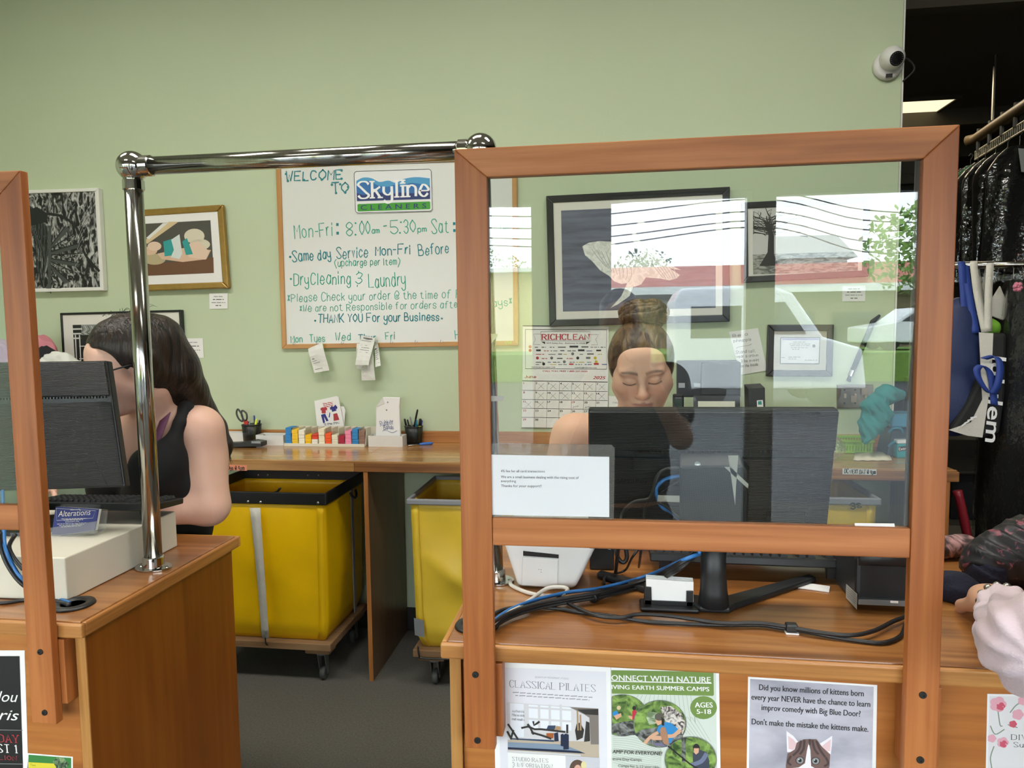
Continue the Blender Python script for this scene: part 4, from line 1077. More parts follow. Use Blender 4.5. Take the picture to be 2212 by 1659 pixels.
# ------------------------------------------------------------------ yellow laundry carts
M_yel = mat('yellow_vinyl', 'f0bf02', 0.42, bump=0.15, bscale=9, var=.08, vscale=5); M_yel2 = mat('faded_yellow_vinyl', 'e2bf38', 0.45, bump=.15, bscale=9, var=.1, vscale=5)
M_blk = mat('black_plastic', '191a1b', .42); M_galv = mat('galvanised_steel', '8f9294', .4, .85); M_rubw = mat('caster_rubber', '4a4c4a', .6)
M_ply = wood('plywood_base', '6c5034', '826343', '957552', 'x', 30, .7, 6); M_strap = mat('white_webbing', 'c9c6bd', .8, bump=.3, bscale=300, var=.06, vscale=30)
def cart(label, X0, X1, Y0, Y1, zb, zt, rim_m, bag_m, rim_h, folds, seed, rim_t=.012):
    o = thing('laundry_cart', label, 'laundry cart', ((X0 + X1) / 2, (Y0 + Y1) / 2, 0), None)
    t = rim_t
    mb = MB().box(X0, X1, Y0 - .0, Y0 + t, zt - rim_h, zt).box(X0, X1, Y1 - t, Y1, zt - rim_h, zt).box(X0, X0 + t, Y0 + t, Y1 - t, zt - rim_h, zt).box(X1 - t, X1, Y0 + t, Y1 - t, zt - rim_h, zt)
    mb.build('rim', rim_m, o, bevel=.004 if rim_m is M_blk else .0055)
    # bag: rings from rim to base, outer skin
    rows = []; NZ, NS = 26, 22
    def ring(z, k, inset):
        out = []
        cs = [(X0 + inset, Y0 + inset), (X1 - inset, Y0 + inset), (X1 - inset, Y1 - inset), (X0 + inset, Y1 - inset)]
        for s in range(4):
            a, b = np.array(cs[s]), np.array(cs[(s + 1) % 4]); d = (b - a) / np.linalg.norm(b - a); n = np.array([d[1], -d[0]])
            for j in range(NS):
                u = j / NS; bulge = folds[0] * math.sin(math.pi * u) * math.sin(math.pi * min(1, k * 1.05)) * (1 if k < .97 else .3)
                fl = folds[1] * ((1 - abs(math.sin(u * 4 - k * 6.5 + seed + s)) ** .8) * 1.1 + .35 * math.sin(9 * u + 7 * k + seed) - .4) * math.sin(math.pi * k) * math.sin(math.pi * u)
                p = a * (1 - u) + b * u + n * (bulge + fl)
                out.append((p[0], p[1], z))
        return out
    for i in range(NZ + 1):
        k = i / NZ; z0 = zt - rim_h + .008; z = z0 - (z0 - zb) * k
        rows.append(ring(z, k, t + .001 + .012 * k + (.02 * max(0, k - .9) / .1)))
    n = 4 * NS; vs = [p for r in rows for p in r]
    fs = [(i * n + j, i * n + (j + 1) % n, (i + 1) * n + (j + 1) % n, (i + 1) * n + j) for i in range(NZ) for j in range(n)] + [tuple(NZ * n + j for j in range(n))[::-1]]
    MB().add(vs, fs).build('bag', bag_m, o, smooth=True, solid=.003)
    mb = MB()   # corner seam strips
    for (sx, sy) in ((X0, 0), (X1, 0)):
        pts = []
        for i in range(0, NZ + 1, 2):
            j = 0 if sx == X0 else NS; pts.append(np.array(rows[i][j]))
        d = 1 if sx == X0 else -1
        mb.grid([[p + np.array([d * .003, -.0035, 0]), p + np.array([d * .034, -.0045 - .004 * math.sin(math.pi * i / len(pts)), 0])] for i, p in enumerate(pts)])
    mb.build('seam', bag_m, o, smooth=True, solid=.0015)
    MB().box(X0 + .012, X1 - .004, Y0 + .005, Y1 - .005, zb - .037, zb - .004).build('base', M_ply, o, bevel=.003)
    for cx in (X0 + .10, X1 - .065):
        for cy_ in (Y0 + .06, Y1 - .06):
            MB().box(cx - .07, cx + .05, cy_ - .04, cy_ + .04, zb - .06, zb - .0372).build('pad', M_ply, o, bevel=.006)
            c = MB(); r = .033
            c.lathe([(0, .012), (.03, .012), (.034, .018), (.034, zb - .0602)] if False else [(.028, zb - .072), (.032, zb - .066), (.032, zb - .0605)], (cx, cy_, 0), n=16)
            for sx in (-.017, .017):
                c.prism([(cx + sx - .002, cy_ - .022, zb - .07), (cx + sx - .002, cy_ + .022, zb - .07), (cx + sx - .002, cy_ + .018, r - .008), (cx + sx - .002, cy_ + .002, r - .008)], (.004, 0, 0))
            f = c.build('caster', M_galv, o, bevel=.001)
            MB().lathe([(.006, -.012), (.02, -.012), (r - .004, -.013), (r, -.008), (r, .008), (r - .004, .013), (.02, .012), (.006, .012)], (cx, cy_ + .011, r), (1, 0, 0), 22).build('wheel', M_rubw, f, smooth=True)
            MB().lathe([(0, -.0195), (.007, -.0195), (.007, .0195), (0, .0195)], (cx, cy_ + .011, r), (1, 0, 0), 10).build('axle', M_galv, f)
    return o
X1c = onY(704, 1080, 2.93)[0]
zt1 = onY(703, 1066, 2.93)[2]; zb1 = onY(708, 1392, 2.93)[2]
k1 = cart('yellow laundry cart with a black rim and white strap, beside the left counter', X1c - .66, X1c, 2.93, 3.43, zb1, zt1, M_blk, M_yel, .055, (.018, .005), 1)
mb = MB()   # hanging strap on the front
rows = []
for i in range(14):
    k = i / 13; xa = 539.5 + 26 * k + 2 * math.sin(k * 3); xb = 562 + 19 * k; y = 1097 + 282 * k
    off = .012 + .02 * math.sin(math.pi * k)
    rows.append([onY(xa, y, 2.93 - off), onY(xb, y, 2.93 - off)])
MB().grid(rows).build('strap', M_strap, k1, smooth=True, solid=.002)
MB().tube([onY(573, 1378, 2.915), onY(574, 1390, 2.918), onY(578, 1394, 2.925)], .003, 6).build('hook', M_blk, k1)
mb = []
for x, y, Y in ((536, 1083.5, 2.93), (563, 1084.5, 2.93), (687, 1086.5, 2.93)):
    MB().lathe([(.0065, 0), (.006, .0025), (.003, .004), (0, .0043)], onY(x, y, Y), (0, -1, 0), 14).build('rivet', M_steel, k1, smooth=True)
for x in (558, 578, 665, 688):
    MB().lathe([(.0055, 0), (.005, .0022), (0, .0035)], onY(x, 1026, 3.43 - .012), (0, -1, 0), 12).build('rivet', M_steel, k1, smooth=True)
c = onY(766, 1066, 3.24); ps = [(X1c + .006 + .012 * math.sin(t), c[1] + .035 * math.cos(t), c[2] + .012 - .032 * math.sin(t)) for t in np.linspace(0, math.pi, 9)]
MB().tube(ps, .006, 8).build('handle', M_blk, k1, smooth=True)
gx = X1c + .003
MB().box(gx, gx + .004, 3.215, 3.24, zb1 + .03, zt1 - .05).build('side_strap', mat('grey_webbing', '7d7a80', .8), k1)
# hanger lying in the first cart
q = onY(597, 1060, 3.1)
h = MB().tube([onY(515, 1066, 3.2), onY(560, 1067, 3.12), onY(594, 1064, 3.05), onY(604, 1056, 3.03), onY(606, 1053, 3.03)], [.004, .004, .005, .006, .003], 8, smooth=4).build('hanger', M_blk, smooth=True)
tag(h, 'black plastic hanger sticking up inside the black-rimmed yellow cart', 'hanger')
M_grimr = mat('grey_rim_vinyl', '8b8d92', .4)
X0c = onY(877, 1080, 2.95)[0]; zt2 = onY(877, 1078, 2.95)[2]; zb2 = onY(905, 1404, 2.95)[2]
k2 = cart('faded yellow laundry cart with a grey rim, half behind the wooden screen', X0c, X0c + .66, 2.95, 3.45, zb2, zt2, M_grimr, M_yel2, .026, (.012, .034), 2, .016)
P = [onY(x, y, 2.938) for x, y in ((894, 1335), (915, 1341), (917, 1377), (896, 1372))]
MB().prism(P, (0, .002, 0)).build('patch', mat('grey_patch', '77797d', .7), k2)
mb = MB(); S = Sheet((X0c + .0155, 0, 0), (1, 0, 0), (0, -1, 0))
MB().tube([onY(903, 1395, 2.945), onY(905, 1415, 2.94), onY(915, 1422, 2.94), onY(990, 1424, 2.94)], .004, 8, smooth=4).build('bottom_rail', M_blk, k2, smooth=True)
X3 = onY(1905, 1080, 2.95)[0]; zt3 = onY(1850, 1076, 2.95)[2]
k3 = cart('yellow laundry cart with a grey rim under the right end of the work counter', X3 - .62, X3, 2.95, 3.45, zb2, zt3, M_grimr, M_yel2, .03, (.012, .01), 3, .016)
S = Sheet((0, 2.9495, 0)); mb = MB(); S.hand(mb, '3S', (1838, 1098), (1862, 1096), 12, M_ink, .005, .003, 1.2, 3)
mb.build('scribble', M_ink, k3)

# ------------------------------------------------------------------ things standing on the work counter
def pen(A, B, r, m, cap=None, name='pen', lab='', cat='pen', grp=None):
    A, B = np.array(A), np.array(B); d = B - A
    o = MB().tube([A, A + d * .96, B], [r, r, r * .55], 10).build(name, m, smooth=True); tag(o, lab, cat, grp)
    if cap is not None: MB().tube([A + d * .72, A + d * .98, A + d * 1.01], [r * 1.18, r * 1.18, r * .7], 10).build('cap', cap, o, smooth=True)
    return o
M_mesh = None
def mesh_mat():
    m = bpy.data.materials.new('black_wire_mesh'); m.use_nodes = True; nt = m.node_tree; L = nt.links.new
    b = nt.nodes['Principled BSDF']; b.inputs['Base Color'].default_value = lin('161718'); b.inputs['Roughness'].default_value = .4
    tc = nt.nodes.new('ShaderNodeTexCoord'); ck = nt.nodes.new('ShaderNodeTexChecker'); ck.inputs['Scale'].default_value = 420
    L(tc.outputs['Object'], ck.inputs['Vector'])
    m2 = nt.nodes.new('ShaderNodeMath'); m2.operation = 'MULTIPLY_ADD'; m2.inputs[1].default_value = .35; m2.inputs[2].default_value = .62
    L(ck.outputs['Fac'], m2.inputs[0]); L(m2.outputs[0], b.inputs['Alpha'])
    return m
M_mesh = mesh_mat()
def pen_cup(c, r, h, lab):
    o = thing('pen_cup', lab, 'pen cup', c)
    MB().lathe([(r * .9, .003), (r, h)], c, n=28).build('mesh_wall', M_mesh, o, smooth=True)
    MB().tube([(c[0] + r * math.cos(t), c[1] + r * math.sin(t), c[2] + h) for t in np.linspace(0, 6.283, 25)[:-1]], .0025, 6, closed=True).build('rim', M_blk, o, smooth=True)
    MB().lathe([(0, 0), (r * .92, 0), (r * .92, .005), (0, .005)], c, n=28).build('base', M_blk, o)
b = onZ(890, 961, HB); cA = (b[0], b[1] + .04, HB); rA = (onY(910, 930, b[1] + .04)[0] - onY(872, 930, b[1] + .04)[0]) / 2; hA = onY(890, 921, b[1] + .04)[2] - HB
pen_cup(cA, rA, hA, 'black mesh pen cup right of the rubber band bag')
def cup_pens(c, r, h, spec, grp):
    for k, (px, py, a, m, cap, lab) in enumerate(spec):
        B = onY(px, py, c[1] + .01 * math.sin(k * 2.1)); A = np.array([c[0] + r * .5 * math.cos(a), c[1] + r * .5 * math.sin(a), c[2] + .007])
        pen(A, B, .0042 if 'marker' not in lab and 'highlighter' not in lab else .0065, m, cap, 'marker' if 'marker' in lab or 'highlighter' in lab else 'pen', lab, 'pen', grp)
M_clearp = mat('grey_pen_barrel', '8e9294', .3); M_cyan = mat('cyan_plastic', '2b9cc4', .35); M_lemon = mat('lemon_plastic', 'd7e03a', .4); M_bluep = mat('blue_plastic', '27489c', .35)
cup_pens(cA, rA, hA, [(874, 905, 3.0, M_clearp, M_ink, 'grey pen farthest left in the cup by the rubber band bag'), (880, 906, 2.2, M_blk, None, 'short black pen on the left side of the cup by the rubber band bag'),
                      (886, 900, 1.6, M_clearp, None, 'silver pen at the middle back of the cup by the rubber band bag'), (902, 885, 4.2, M_blk, M_ink, 'tall black pen leaning highest out of the cup by the rubber band bag'),
                      (899, 907, 5.3, M_cyan, M_cyan, 'cyan marker in the cup by the rubber band bag'), (908, 905, 0.2, M_lemon, M_ink, 'lemon yellow highlighter in the cup by the rubber band bag'), (912, 908, .6, M_bluep, None, 'dark blue pen at the right rim of the cup by the rubber band bag')], 'pens in the right cup')
b = onY(545, 955, 3.49); cB = (b[0], 3.49, HB); rB = (onY(564, 930, cB[1])[0] - onY(526, 930, cB[1])[0]) / 2; hB = onY(545, 917, cB[1])[2] - HB
pen_cup(cB, rB, hB, 'black mesh pen cup with scissors behind the long-haired clerk')
cup_pens(cB, rB, hB, [(549, 897, 1.2, M_bluep, None, 'blue pen standing tallest in the scissors cup'), (554, 905, 5.5, M_lemon, None, 'yellow highlighter in the scissors cup'), (561, 908, .2, M_blk, M_ink, 'black pen at the right rim of the scissors cup'),
                      (540, 908, 3.5, M_clearp, None, 'grey pen beside the scissors blades'), (536, 910, 2.6, M_blk, None, 'short black pen behind the scissors')], 'pens in the scissors cup')
# scissors with black loops and red shank
sc = thing('scissors', 'scissors with grey black loops and a red shank stuck in the pen cup', 'scissors', (cB[0], cB[1], HB + .01))
Ys = cB[1] - .004
for px4 in ([(514, 884), (511, 893), (516, 905), (524, 910), (523, 897)], [(523, 887), (522, 897), (528, 908), (533, 905), (532, 893)]):
    MB().tube([onY(x, y, Ys) for x, y in px4], .0048, 8, closed=True, smooth=5).build('handle_loop', mat('grip_grey', '3b3d3c', .5), sc, smooth=True)
MB().prism([onY(x, y, Ys - .002) for x, y in ((525, 908), (532, 905), (536, 916), (528, 918))], (0, .007, 0)).build('shank', mat('red_plastic', 'c22f25', .4), sc, bevel=.001)
MB().prism([onY(x, y, Ys) for x, y in ((528, 918), (536, 916), (543, 943), (540, 944))], (0, .003, 0)).build('blade', M_steel, sc)
# dark red ruler like stick in the cup
pen((cB[0] - rB * .5, cB[1] - .012, HB + .008), onY(531, 917, cB[1] - .02), .006, mat('maroon_plastic', '5d2226', .4), None, 'marker', 'maroon marker in front of the scissors', 'pen', 'pens in the scissors cup')
# boxes
M_card = mat('white_cardboard', 'd7d6d2', .7); M_cardin = mat('grey_cardboard', '9fa09c', .8)
def open_box(name, lab, x0, x1, y0, y1, z0, h, t=.003, cat='box', grp=None):
    o = thing(name, lab, cat, ((x0 + x1) / 2, (y0 + y1) / 2, z0), grp)
    mb = MB().box(x0, x1, y0, y0 + t, z0, z0 + h).box(x0, x1, y1 - t, y1, z0, z0 + h).box(x0, x0 + t, y0 + t, y1 - t, z0, z0 + h).box(x1 - t, x1, y0 + t, y1 - t, z0, z0 + h)
    mb.build('walls', M_card, o); MB().box(x0 + t, x1 - t, y0 + t, y1 - t, z0, z0 + t).build('bottom', M_cardin, o)
    return o
Yb = onZ(580, 962, HB)[1]
x0, x1 = onY(552.5, 950, Yb)[0], onY(612, 950, Yb)[0]; zt = onY(560, 940, Yb)[2]
bx = open_box('cardboard_box', 'long open white box between the scissors cup and the tag rack', x0, x1, Yb, Yb + .085, HB, zt - HB)
q = MB()
for k in range(5): pass
t = MB().tube([(x0 + .02 + .03 * i / 10 + .004 * math.sin(i), Yb + .04, zt - .012 + .004 * math.sin(i * 1.7)) for i in range(11)], .006, 8, smooth=2).build('cord', M_blk, smooth=True); tag(t, 'short black cord coiled in the long white box', 'cord')
Yb2 = 3.44; x0, x1 = onY(470, 945, Yb2)[0], onY(527, 945, Yb2)[0]
open_box('cardboard_box', 'open white box behind the tape dispenser', x0, x1, Yb2 + .02, Yb2 + .075, HB, onY(500, 936, Yb2)[2] - HB)
# stapler / tape tray
Yt = onZ(530, 968, HB)[1]
st = thing('tape_dispenser', 'low black desk tape dispenser on the work counter by the long-haired clerk', 'tape dispenser', onZ(530, 968, HB))
ztop = onY(530, 951, Yt)[2]
P = [onY(x, y, Yt) for x, y in ((490, 968), (565, 965), (565, 955), (545, 952), (515, 957), (490, 958))]
MB().prism([(p[0], p[1], max(p[2], HB)) for p in P], (0, .06, 0)).build('body', M_blk, st, bevel=.004)
p = onY(551, 955, Yt); MB().box(p[0] - .02, p[0] + .03, Yt - .001, Yt + .02, ztop - .016, ztop - .004).build('cutter', M_galv, st, bevel=.001)
# tag rack with strips
Yr = onZ(705, 965, HB)[1]
xa, xb = onY(613, 950, Yr)[0], onY(787, 950, Yr)[0]; zl = onY(700, 961, Yr)[2]; zr = onY(700, 921, Yr + .09)[2]
M_rack = mat('ivory_rack', 'd9d4c2', .5); M_clearrack = clear('clear_divider', 'eceae0', .05, haze=.35, hazecol='d8d4c6')
ro = thing('tag_rack', 'ivory rack of coloured garment tag strips in front of the clothes leaflet', 'rack', ((xa + xb) / 2, Yr, HB))
MB().box(xa, xb, Yr, Yr + .10, HB, HB + .008).build('base', M_rack, ro, bevel=.001)
MB().box(xa, xb, Yr - .002, Yr + .002, HB, zl + .006).build('front_lip', M_rack, ro, bevel=.001)
MB().box(xa, xb + .03, Yr + .10, Yr + .103, HB, zr).build('back_panel', M_rack, ro)
sw = (xb - xa) / 12
for k in range(13):
    xx = xa + k * sw
    MB().prism([(xx - .0008, Yr + .012, HB + .008), (xx - .0008, Yr + .099, HB + .008), (xx - .0008, Yr + .099, zr), (xx - .0008, Yr + .03, zr)], (.0016, 0, 0)).build('divider', M_clearrack if k < 12 else M_rack, ro)
cols = [('2f82c4', 'blue', 924), ('ecc02c', 'yellow', 928), ('e8e4d4', 'cream', 929), ('edb90f', 'golden yellow', 939), ('e5e0d3', 'cream with red head', 938), ('e9e0c4', 'pale cream', 926), ('ef5a23', 'orange', 936), ('e6dfc8', 'bone', 939), ('a51f3c', 'crimson', 941), ('ee8cab', 'pink', 930), ('2f82c0', 'sky blue', 926), ('8d6e60', 'brown', 929)]
names = ['leftmost compartment', 'second compartment from the left', 'third compartment from the left', 'fourth compartment', 'fifth compartment', 'sixth compartment', 'seventh compartment', 'eighth compartment, left of crimson', 'ninth compartment', 'tenth compartment, right of crimson', 'eleventh compartment, left of brown', 'rightmost compartment']
for k, (c_, n_, py) in enumerate(cols):
    m = mat('tag_' + n_.replace(' ', '_'), c_, .7); x0 = xa + k * sw + .0025; x1 = xa + (k + 1) * sw - .0025
    h = onY(700, py, Yr + .02)[2] - HB - .009; rnd = random.Random(k); mb = MB(); z = HB + .0085; top = z + h
    while z < top - .001:
        dz = min(rnd.uniform(.012, .02), top - z); j = rnd.uniform(-.0012, .0012); f = rnd.uniform(0, .003)
        mb.hexa([(x0 + j, Yr + .012 + f, z), (x1 + j, Yr + .012 + f, z), (x1, Yr + .09, z), (x0, Yr + .09, z), (x0 + j, Yr + .010 + f + .003, z + dz - .0006), (x1 + j, Yr + .010 + f + .003, z + dz - .0006), (x1, Yr + .09, z + dz - .0006), (x0, Yr + .09, z + dz - .0006)], m if not (k == 4 and z + dz > top - .008) else mat('tag_head_red', 'd9432f', .7))
        z += dz
    o = mb.build('tag_strip', m, bevel=.0006); tag(o, n_ + ' paper tag strips in the ' + names[k] + ' of the rack', 'tag strip', 'coloured tag strips')
# leaflet of clothes and blank leaflet behind it
Yl = YW - .03
o, S = sheet_of('leaflet', 'white leaflet printed with red and blue clothes standing behind the tag rack', 'leaflet', [(679, 866), (727, 855.5), (731, 858), (743, 921), (685, 922)], Yl, M_paper, th=.002)
z5 = lambda pts: [(480 + x / 3.95, 720 + y / 3.95) for x, y in pts]
mb = MB(); M_navy = mat('navy_ink', '2b2f7f', .6); M_brick = mat('brick_ink', 'b0343f', .6)
for k in range(4): S.body(mb, *z5([(858 + k * 3, 600 + k * 11), (942 + k * 2, 586 + k * 11)]), 2, M_red, seed=k)
S.poly(mb, z5([(838, 640), (858, 630), (872, 636), (885, 628), (897, 640), (893, 660), (884, 652), (884, 682), (850, 684), (848, 655), (842, 660)]), M_brick)
S.poly(mb, z5([(918, 635), (935, 622), (950, 628), (965, 608), (984, 630), (978, 650), (968, 640), (976, 660), (938, 670), (934, 650), (924, 655)]), M_navy)
S.poly(mb, z5([(843, 695), (878, 685), (908, 745), (890, 752), (868, 710), (878, 762), (862, 768)]), M_navy)
S.poly(mb, z5([(916, 672), (922, 680), (918, 718), (908, 716)]), M_navy); S.poly(mb, z5([(948, 688), (980, 680), (1000, 738), (952, 748)]), M_brick)
S.body(mb, *z5([(868, 775), (998, 758)]), 2.5, M_ink2); S.body(mb, *z5([(872, 785), (1000, 768)]), 2, M_ink2, seed=4)
mb.build('print', M_ink, o)
o, S = sheet_of('leaflet', 'plain white leaflet peeking out behind the clothes leaflet', 'leaflet', [(735, 878), (742, 878), (746, 886), (743, 921), (700, 922), (700, 880)], YW - .022, M_paper, th=.002)
# white box with the rubber band bag
Yx = onZ(832, 965, HB)[1]; x0, x1 = onY(795.5, 955, Yx)[0], onY(869.5, 955, Yx)[0]; zt = onY(832, 942, Yx)[2]
open_box('cardboard_box', 'open white box holding the paper bag of rubber bands', x0, x1, Yx, Yx + .075, HB, zt - HB)
Yg = Yx + .045
P = [onY(x, y, Yg) for x, y in z5([(1308, 868), (1310, 640), (1322, 615), (1370, 545), (1518, 548), (1512, 620), (1520, 852)])]
B2 = [(p[0], p[1], HB + .006 if i in (0, 6) else p[2]) for i, p in enumerate(P)]
bg = thing('paper_bag', 'white paper bag hand-lettered Rubber Bands standing in the white box', 'bag', (sum(p[0] for p in B2) / 7, Yg, HB + .005))
mb = MB(); mid = [(p[0] * .94 + B2[0][0] * .03 + B2[-1][0] * .03, p[1] - .014, p[2]) for p in B2]
n = 7
mb.prism(B2, (0, .018, 0)).build('body', M_paper, bg, bevel=.004)
MB().prism([onY(x, y, Yg - .002) for x, y in z5([(1312, 628), (1370, 547), (1386, 600), (1350, 612)])], (0, .003, 0)).build('folded_corner', M_card, bg)
S = Sheet((0, Yg - .001, 1.1)); mb = MB(); M_bluei = mat('blue_pen_ink', '30418f', .6)
S.hand(mb, 'Rubber', *z5([(1350, 792), (1462, 775)]), 12, M_bluei, .0018, .0006, .4, 4); S.hand(mb, 'Bands', *z5([(1378, 822), (1462, 815)]), 8.5, M_bluei, .0018, .0006, .4, 5)
S.line(mb, z5([(1368, 835), (1400, 826), (1450, 848), (1490, 830)]), .0016, M_bluei, .0006, 4)
mb.build('lettering', M_bluei, bg)
for x, y in z5([(1412, 588), (1402, 655)]): MB().lathe([(.004, 0), (.003, .002), (0, .0025)], onY(x, y, Yg), (0, -1, 0), 10).build('snap', M_galv, bg)
# blue-handled tool
A, B = onZ(882, 962.5, HB + .006), onZ(906, 959.5, HB + .006); E_ = onZ(935, 957.5, HB + .008)
o = thing('awl', 'blue handled awl lying on the work counter beside the pen cup', 'tool', onZ(905, 960, HB))
MB().tube([A, B], .0025, 8).build('shaft', M_steel, o, smooth=True); MB().tube([B, B + (E_ - B) * .3, B + (E_ - B) * .8, E_], [.005, .008, .008, .005], 10, smooth=3).build('handle', mat('blue_handle', '2b63b8', .35), o, smooth=True)

# ---- behind the clerk with the bun
z2b = z2
Ya = 3.36
scr = thing('monitor', 'older black computer monitor with a vented back on the work counter by the wall', 'monitor', (onY(1530, 880, Ya)[0], Ya, HB))
P = [onY(x, y, Ya) for x, y in z2([(-165, 695), (395, 690), (440, 712), (435, 1040), (-165, 1040)])]
MB().prism(P, (0, .03, 0)).build('casing', mat('charcoal_plastic', '2a2d31', .5), scr, bevel=.004)
P = [onY(x, y, Ya - .035) for x, y in z2([(70, 712), (440, 712), (435, 1018), (60, 1018)])]
hs = MB().prism(P, (0, .034, 0)).build('rear_housing', M_blk, scr, bevel=.004)
mb = MB(); S = Sheet((0, Ya - .0355, 1.3))
for r in range(16):
    for c_ in range(22):
        (x, y), = z2([(92 + c_ * 12, 735 + r * 11)]); S.poly(mb, [(x, y), (x + 1.6, y), (x + 1.6, y + 1.5), (x, y + 1.5)], mat('vent_black', '08090a', .8), .0005)
mb.build('vent_grille', M_ink, hs)
S = Sheet((0, Ya - .0005, 1.3)); mb = MB()
for q in ([(-150, 905), (-90, 905), (-90, 950), (-150, 950)], [(-5, 905), (55, 908), (55, 945), (-5, 943)]): S.poly(mb, z2(q), mat('label_grey', 'a5a9ad', .6), .0008)
mb.build('rating_label', M_ink, scr)
q = onY(1520, 880, Ya); MB().box(q[0] - .1, q[0] + .08, Ya - .07, Ya + .1, HB, HB + .012).build('foot', M_blk, scr, bevel=.004); MB().box(q[0] - .02, q[0] + .02, Ya + .005, Ya + .03, HB + .012, P[2][2] + .01).build('neck', M_blk, scr, bevel=.003)
Yp = 3.18
c = onY(1465, 885, Yp); o = thing('cordless_phone', 'black cordless phone upright in its cradle beside the clerk with the bun', 'phone', (c[0], Yp, HB))
zt = onY(1465, 851, Yp)[2]
MB().box(c[0] - .024, c[0] + .024, Yp - .012, Yp + .014, HB + .02, zt).build('handset', M_blk, o, bevel=.006)
MB().box(c[0] - .04, c[0] + .04, Yp - .05, Yp + .04, HB, HB + .03).build('cradle', M_blk, o, bevel=.006)
MB().box(c[0] - .016, c[0] + .016, Yp - .0135, Yp - .0115, zt - .055, zt - .022).build('screen', mat('phone_screen', '36463f', .2), o)
mb = MB(); S = Sheet((0, Yp - .0122, 1.2)); S.font(mb, 'vtech', (1457.5, 861), (1471, 861), 3, M_steel); mb.build('lettering', M_steel, o)
Yf = 3.14
zf = onY(1550, 862, Yf)[2]
fo = thing('small_picture_frame', 'small black photo frame with a pale card standing behind the big monitor', 'picture frame', (onY(1545, 880, Yf)[0], Yf, HB))
xa2, xb2 = onY(1500, 870, Yf)[0], onY(1601, 870, Yf)[0]
MB().prism([(xa2, Yf, HB), (xb2, Yf, HB), (xb2, Yf + .03, zf + .01), (xa2, Yf + .03, zf + .01)], (0, .014, 0)).build('frame', M_blk, fo, bevel=.002)
MB().prism([(xa2 + .018, Yf - .001, HB + .02), (xb2 - .022, Yf - .001, HB + .02), (xb2 - .022, Yf + .0235, zf - .012), (xa2 + .018, Yf + .0235, zf - .012)], (0, .002, 0)).build('card', mat('cream_card', 'd5d3c0', .6), fo)
# bamboo sprig in front of it
Yq = 3.10; o = thing('bamboo_plant', 'small lucky bamboo sprig in front of the small photo frame', 'plant', (onY(1565, 888, Yq)[0], Yq, HB))
gl = mat('bamboo_stalk', '8d9a4e', .5); gle = mat('bamboo_leaf', '5e7a3a', .5)
MB().lathe([(.02, 0), (.026, .05), (.024, .08)], (onY(1566, 880, Yq)[0], Yq, HB), n=16).build('vase', mat('pale_vase', 'a39c7c', .3), o, smooth=True)
cc = onY(1566, 880, Yq)[0]
for k, (dx, zt_) in enumerate(((-.008, .15), (.008, .165))): MB().tube([(cc + dx, Yq, HB + .03), (cc + dx * 1.8, Yq, HB + zt_)], .006, 8).build('stalk', gl, o, smooth=True)
rnd = random.Random(5); mb = MB()
for k in range(22):
    b_ = np.array([cc + rnd.uniform(-.015, .015), Yq, HB + rnd.uniform(.10, .165)]); a = rnd.uniform(-.4, 3.5); L_ = rnd.uniform(.03, .055)
    t_ = b_ + np.array([math.cos(a) * L_, rnd.uniform(-.02, .02), math.sin(a) * L_ * .5]); s_ = np.array([0, .004, .006])
    mb.add([b_, (b_ + t_) / 2 + s_, t_, (b_ + t_) / 2 - s_], [(0, 1, 2, 3)])
mb.build('leaves', gle, o)
# dark box file
Yk = 3.24
P = [onY(x, y, Yk) for x, y in z2([(505, 960), (665, 950), (685, 1165), (530, 1165)])]
o = thing('box_file', 'dark upright device box with a teal label behind the big monitor', 'box', (P[2][0], Yk, HB))
sh = np.array([onY(1607, 836, Yk + .1)[0] - P[0][0], .1, .012])
lo = [(P[3][0], Yk, HB), (P[2][0], Yk, HB), (P[2][0] + sh[0], Yk + .1, HB), (P[3][0] + sh[0], Yk + .1, HB)]
hi = [P[0], P[1], P[1] + sh, P[0] + sh]
MB().hexa(lo + [tuple(p) for p in hi]).build('body', mat('dark_box', '24272b', .45), o, bevel=.002)
S = Sheet((0, Yk - .0005, 1.2)); mb = MB(); S.poly(mb, z2([(588, 1070), (645, 1065), (652, 1150), (592, 1150)]), M_paper, .0008); S.poly(mb, z2([(598, 1078), (632, 1074), (636, 1108), (600, 1110)]), mat('teal_label', '1f8f86', .5), .0012)
mb.build('label', M_paper, o)
# crumpled clear bag
Yv = 3.22; B = Blob(np.arange(.9, 1.3, .007), np.arange(3.05, 3.4, .007), np.arange(1.0, 1.3, .007))
cx = onY(1735, 880, Yv)[0]
B.ell((cx - .05, Yv, HB + .06), (.1, .07, .065), .03).ell((cx + .06, Yv, HB + .05), (.12, .07, .06), .03).ell((cx - .02, Yv + .02, HB + .12), (.06, .05, .05), .03)
blob_obj('plastic_bag', B, clear('clinging_film', 'f2f2ee', .14, .06, haze=.08, bump=1.0, bscale=30), disp=lambda V: np.stack([V[:, 0] + .008 * vnoise(V, 60, 1), V[:, 1] + .008 * vnoise(V, 60, 2), np.maximum(HB + .001, V[:, 2] + .012 * vnoise(V, 55, 3))], 1), smooth=0)
tag(bpy.context.scene.objects['plastic_bag'], 'crumpled clear plastic bag on the work counter under the certificate', 'plastic bag')
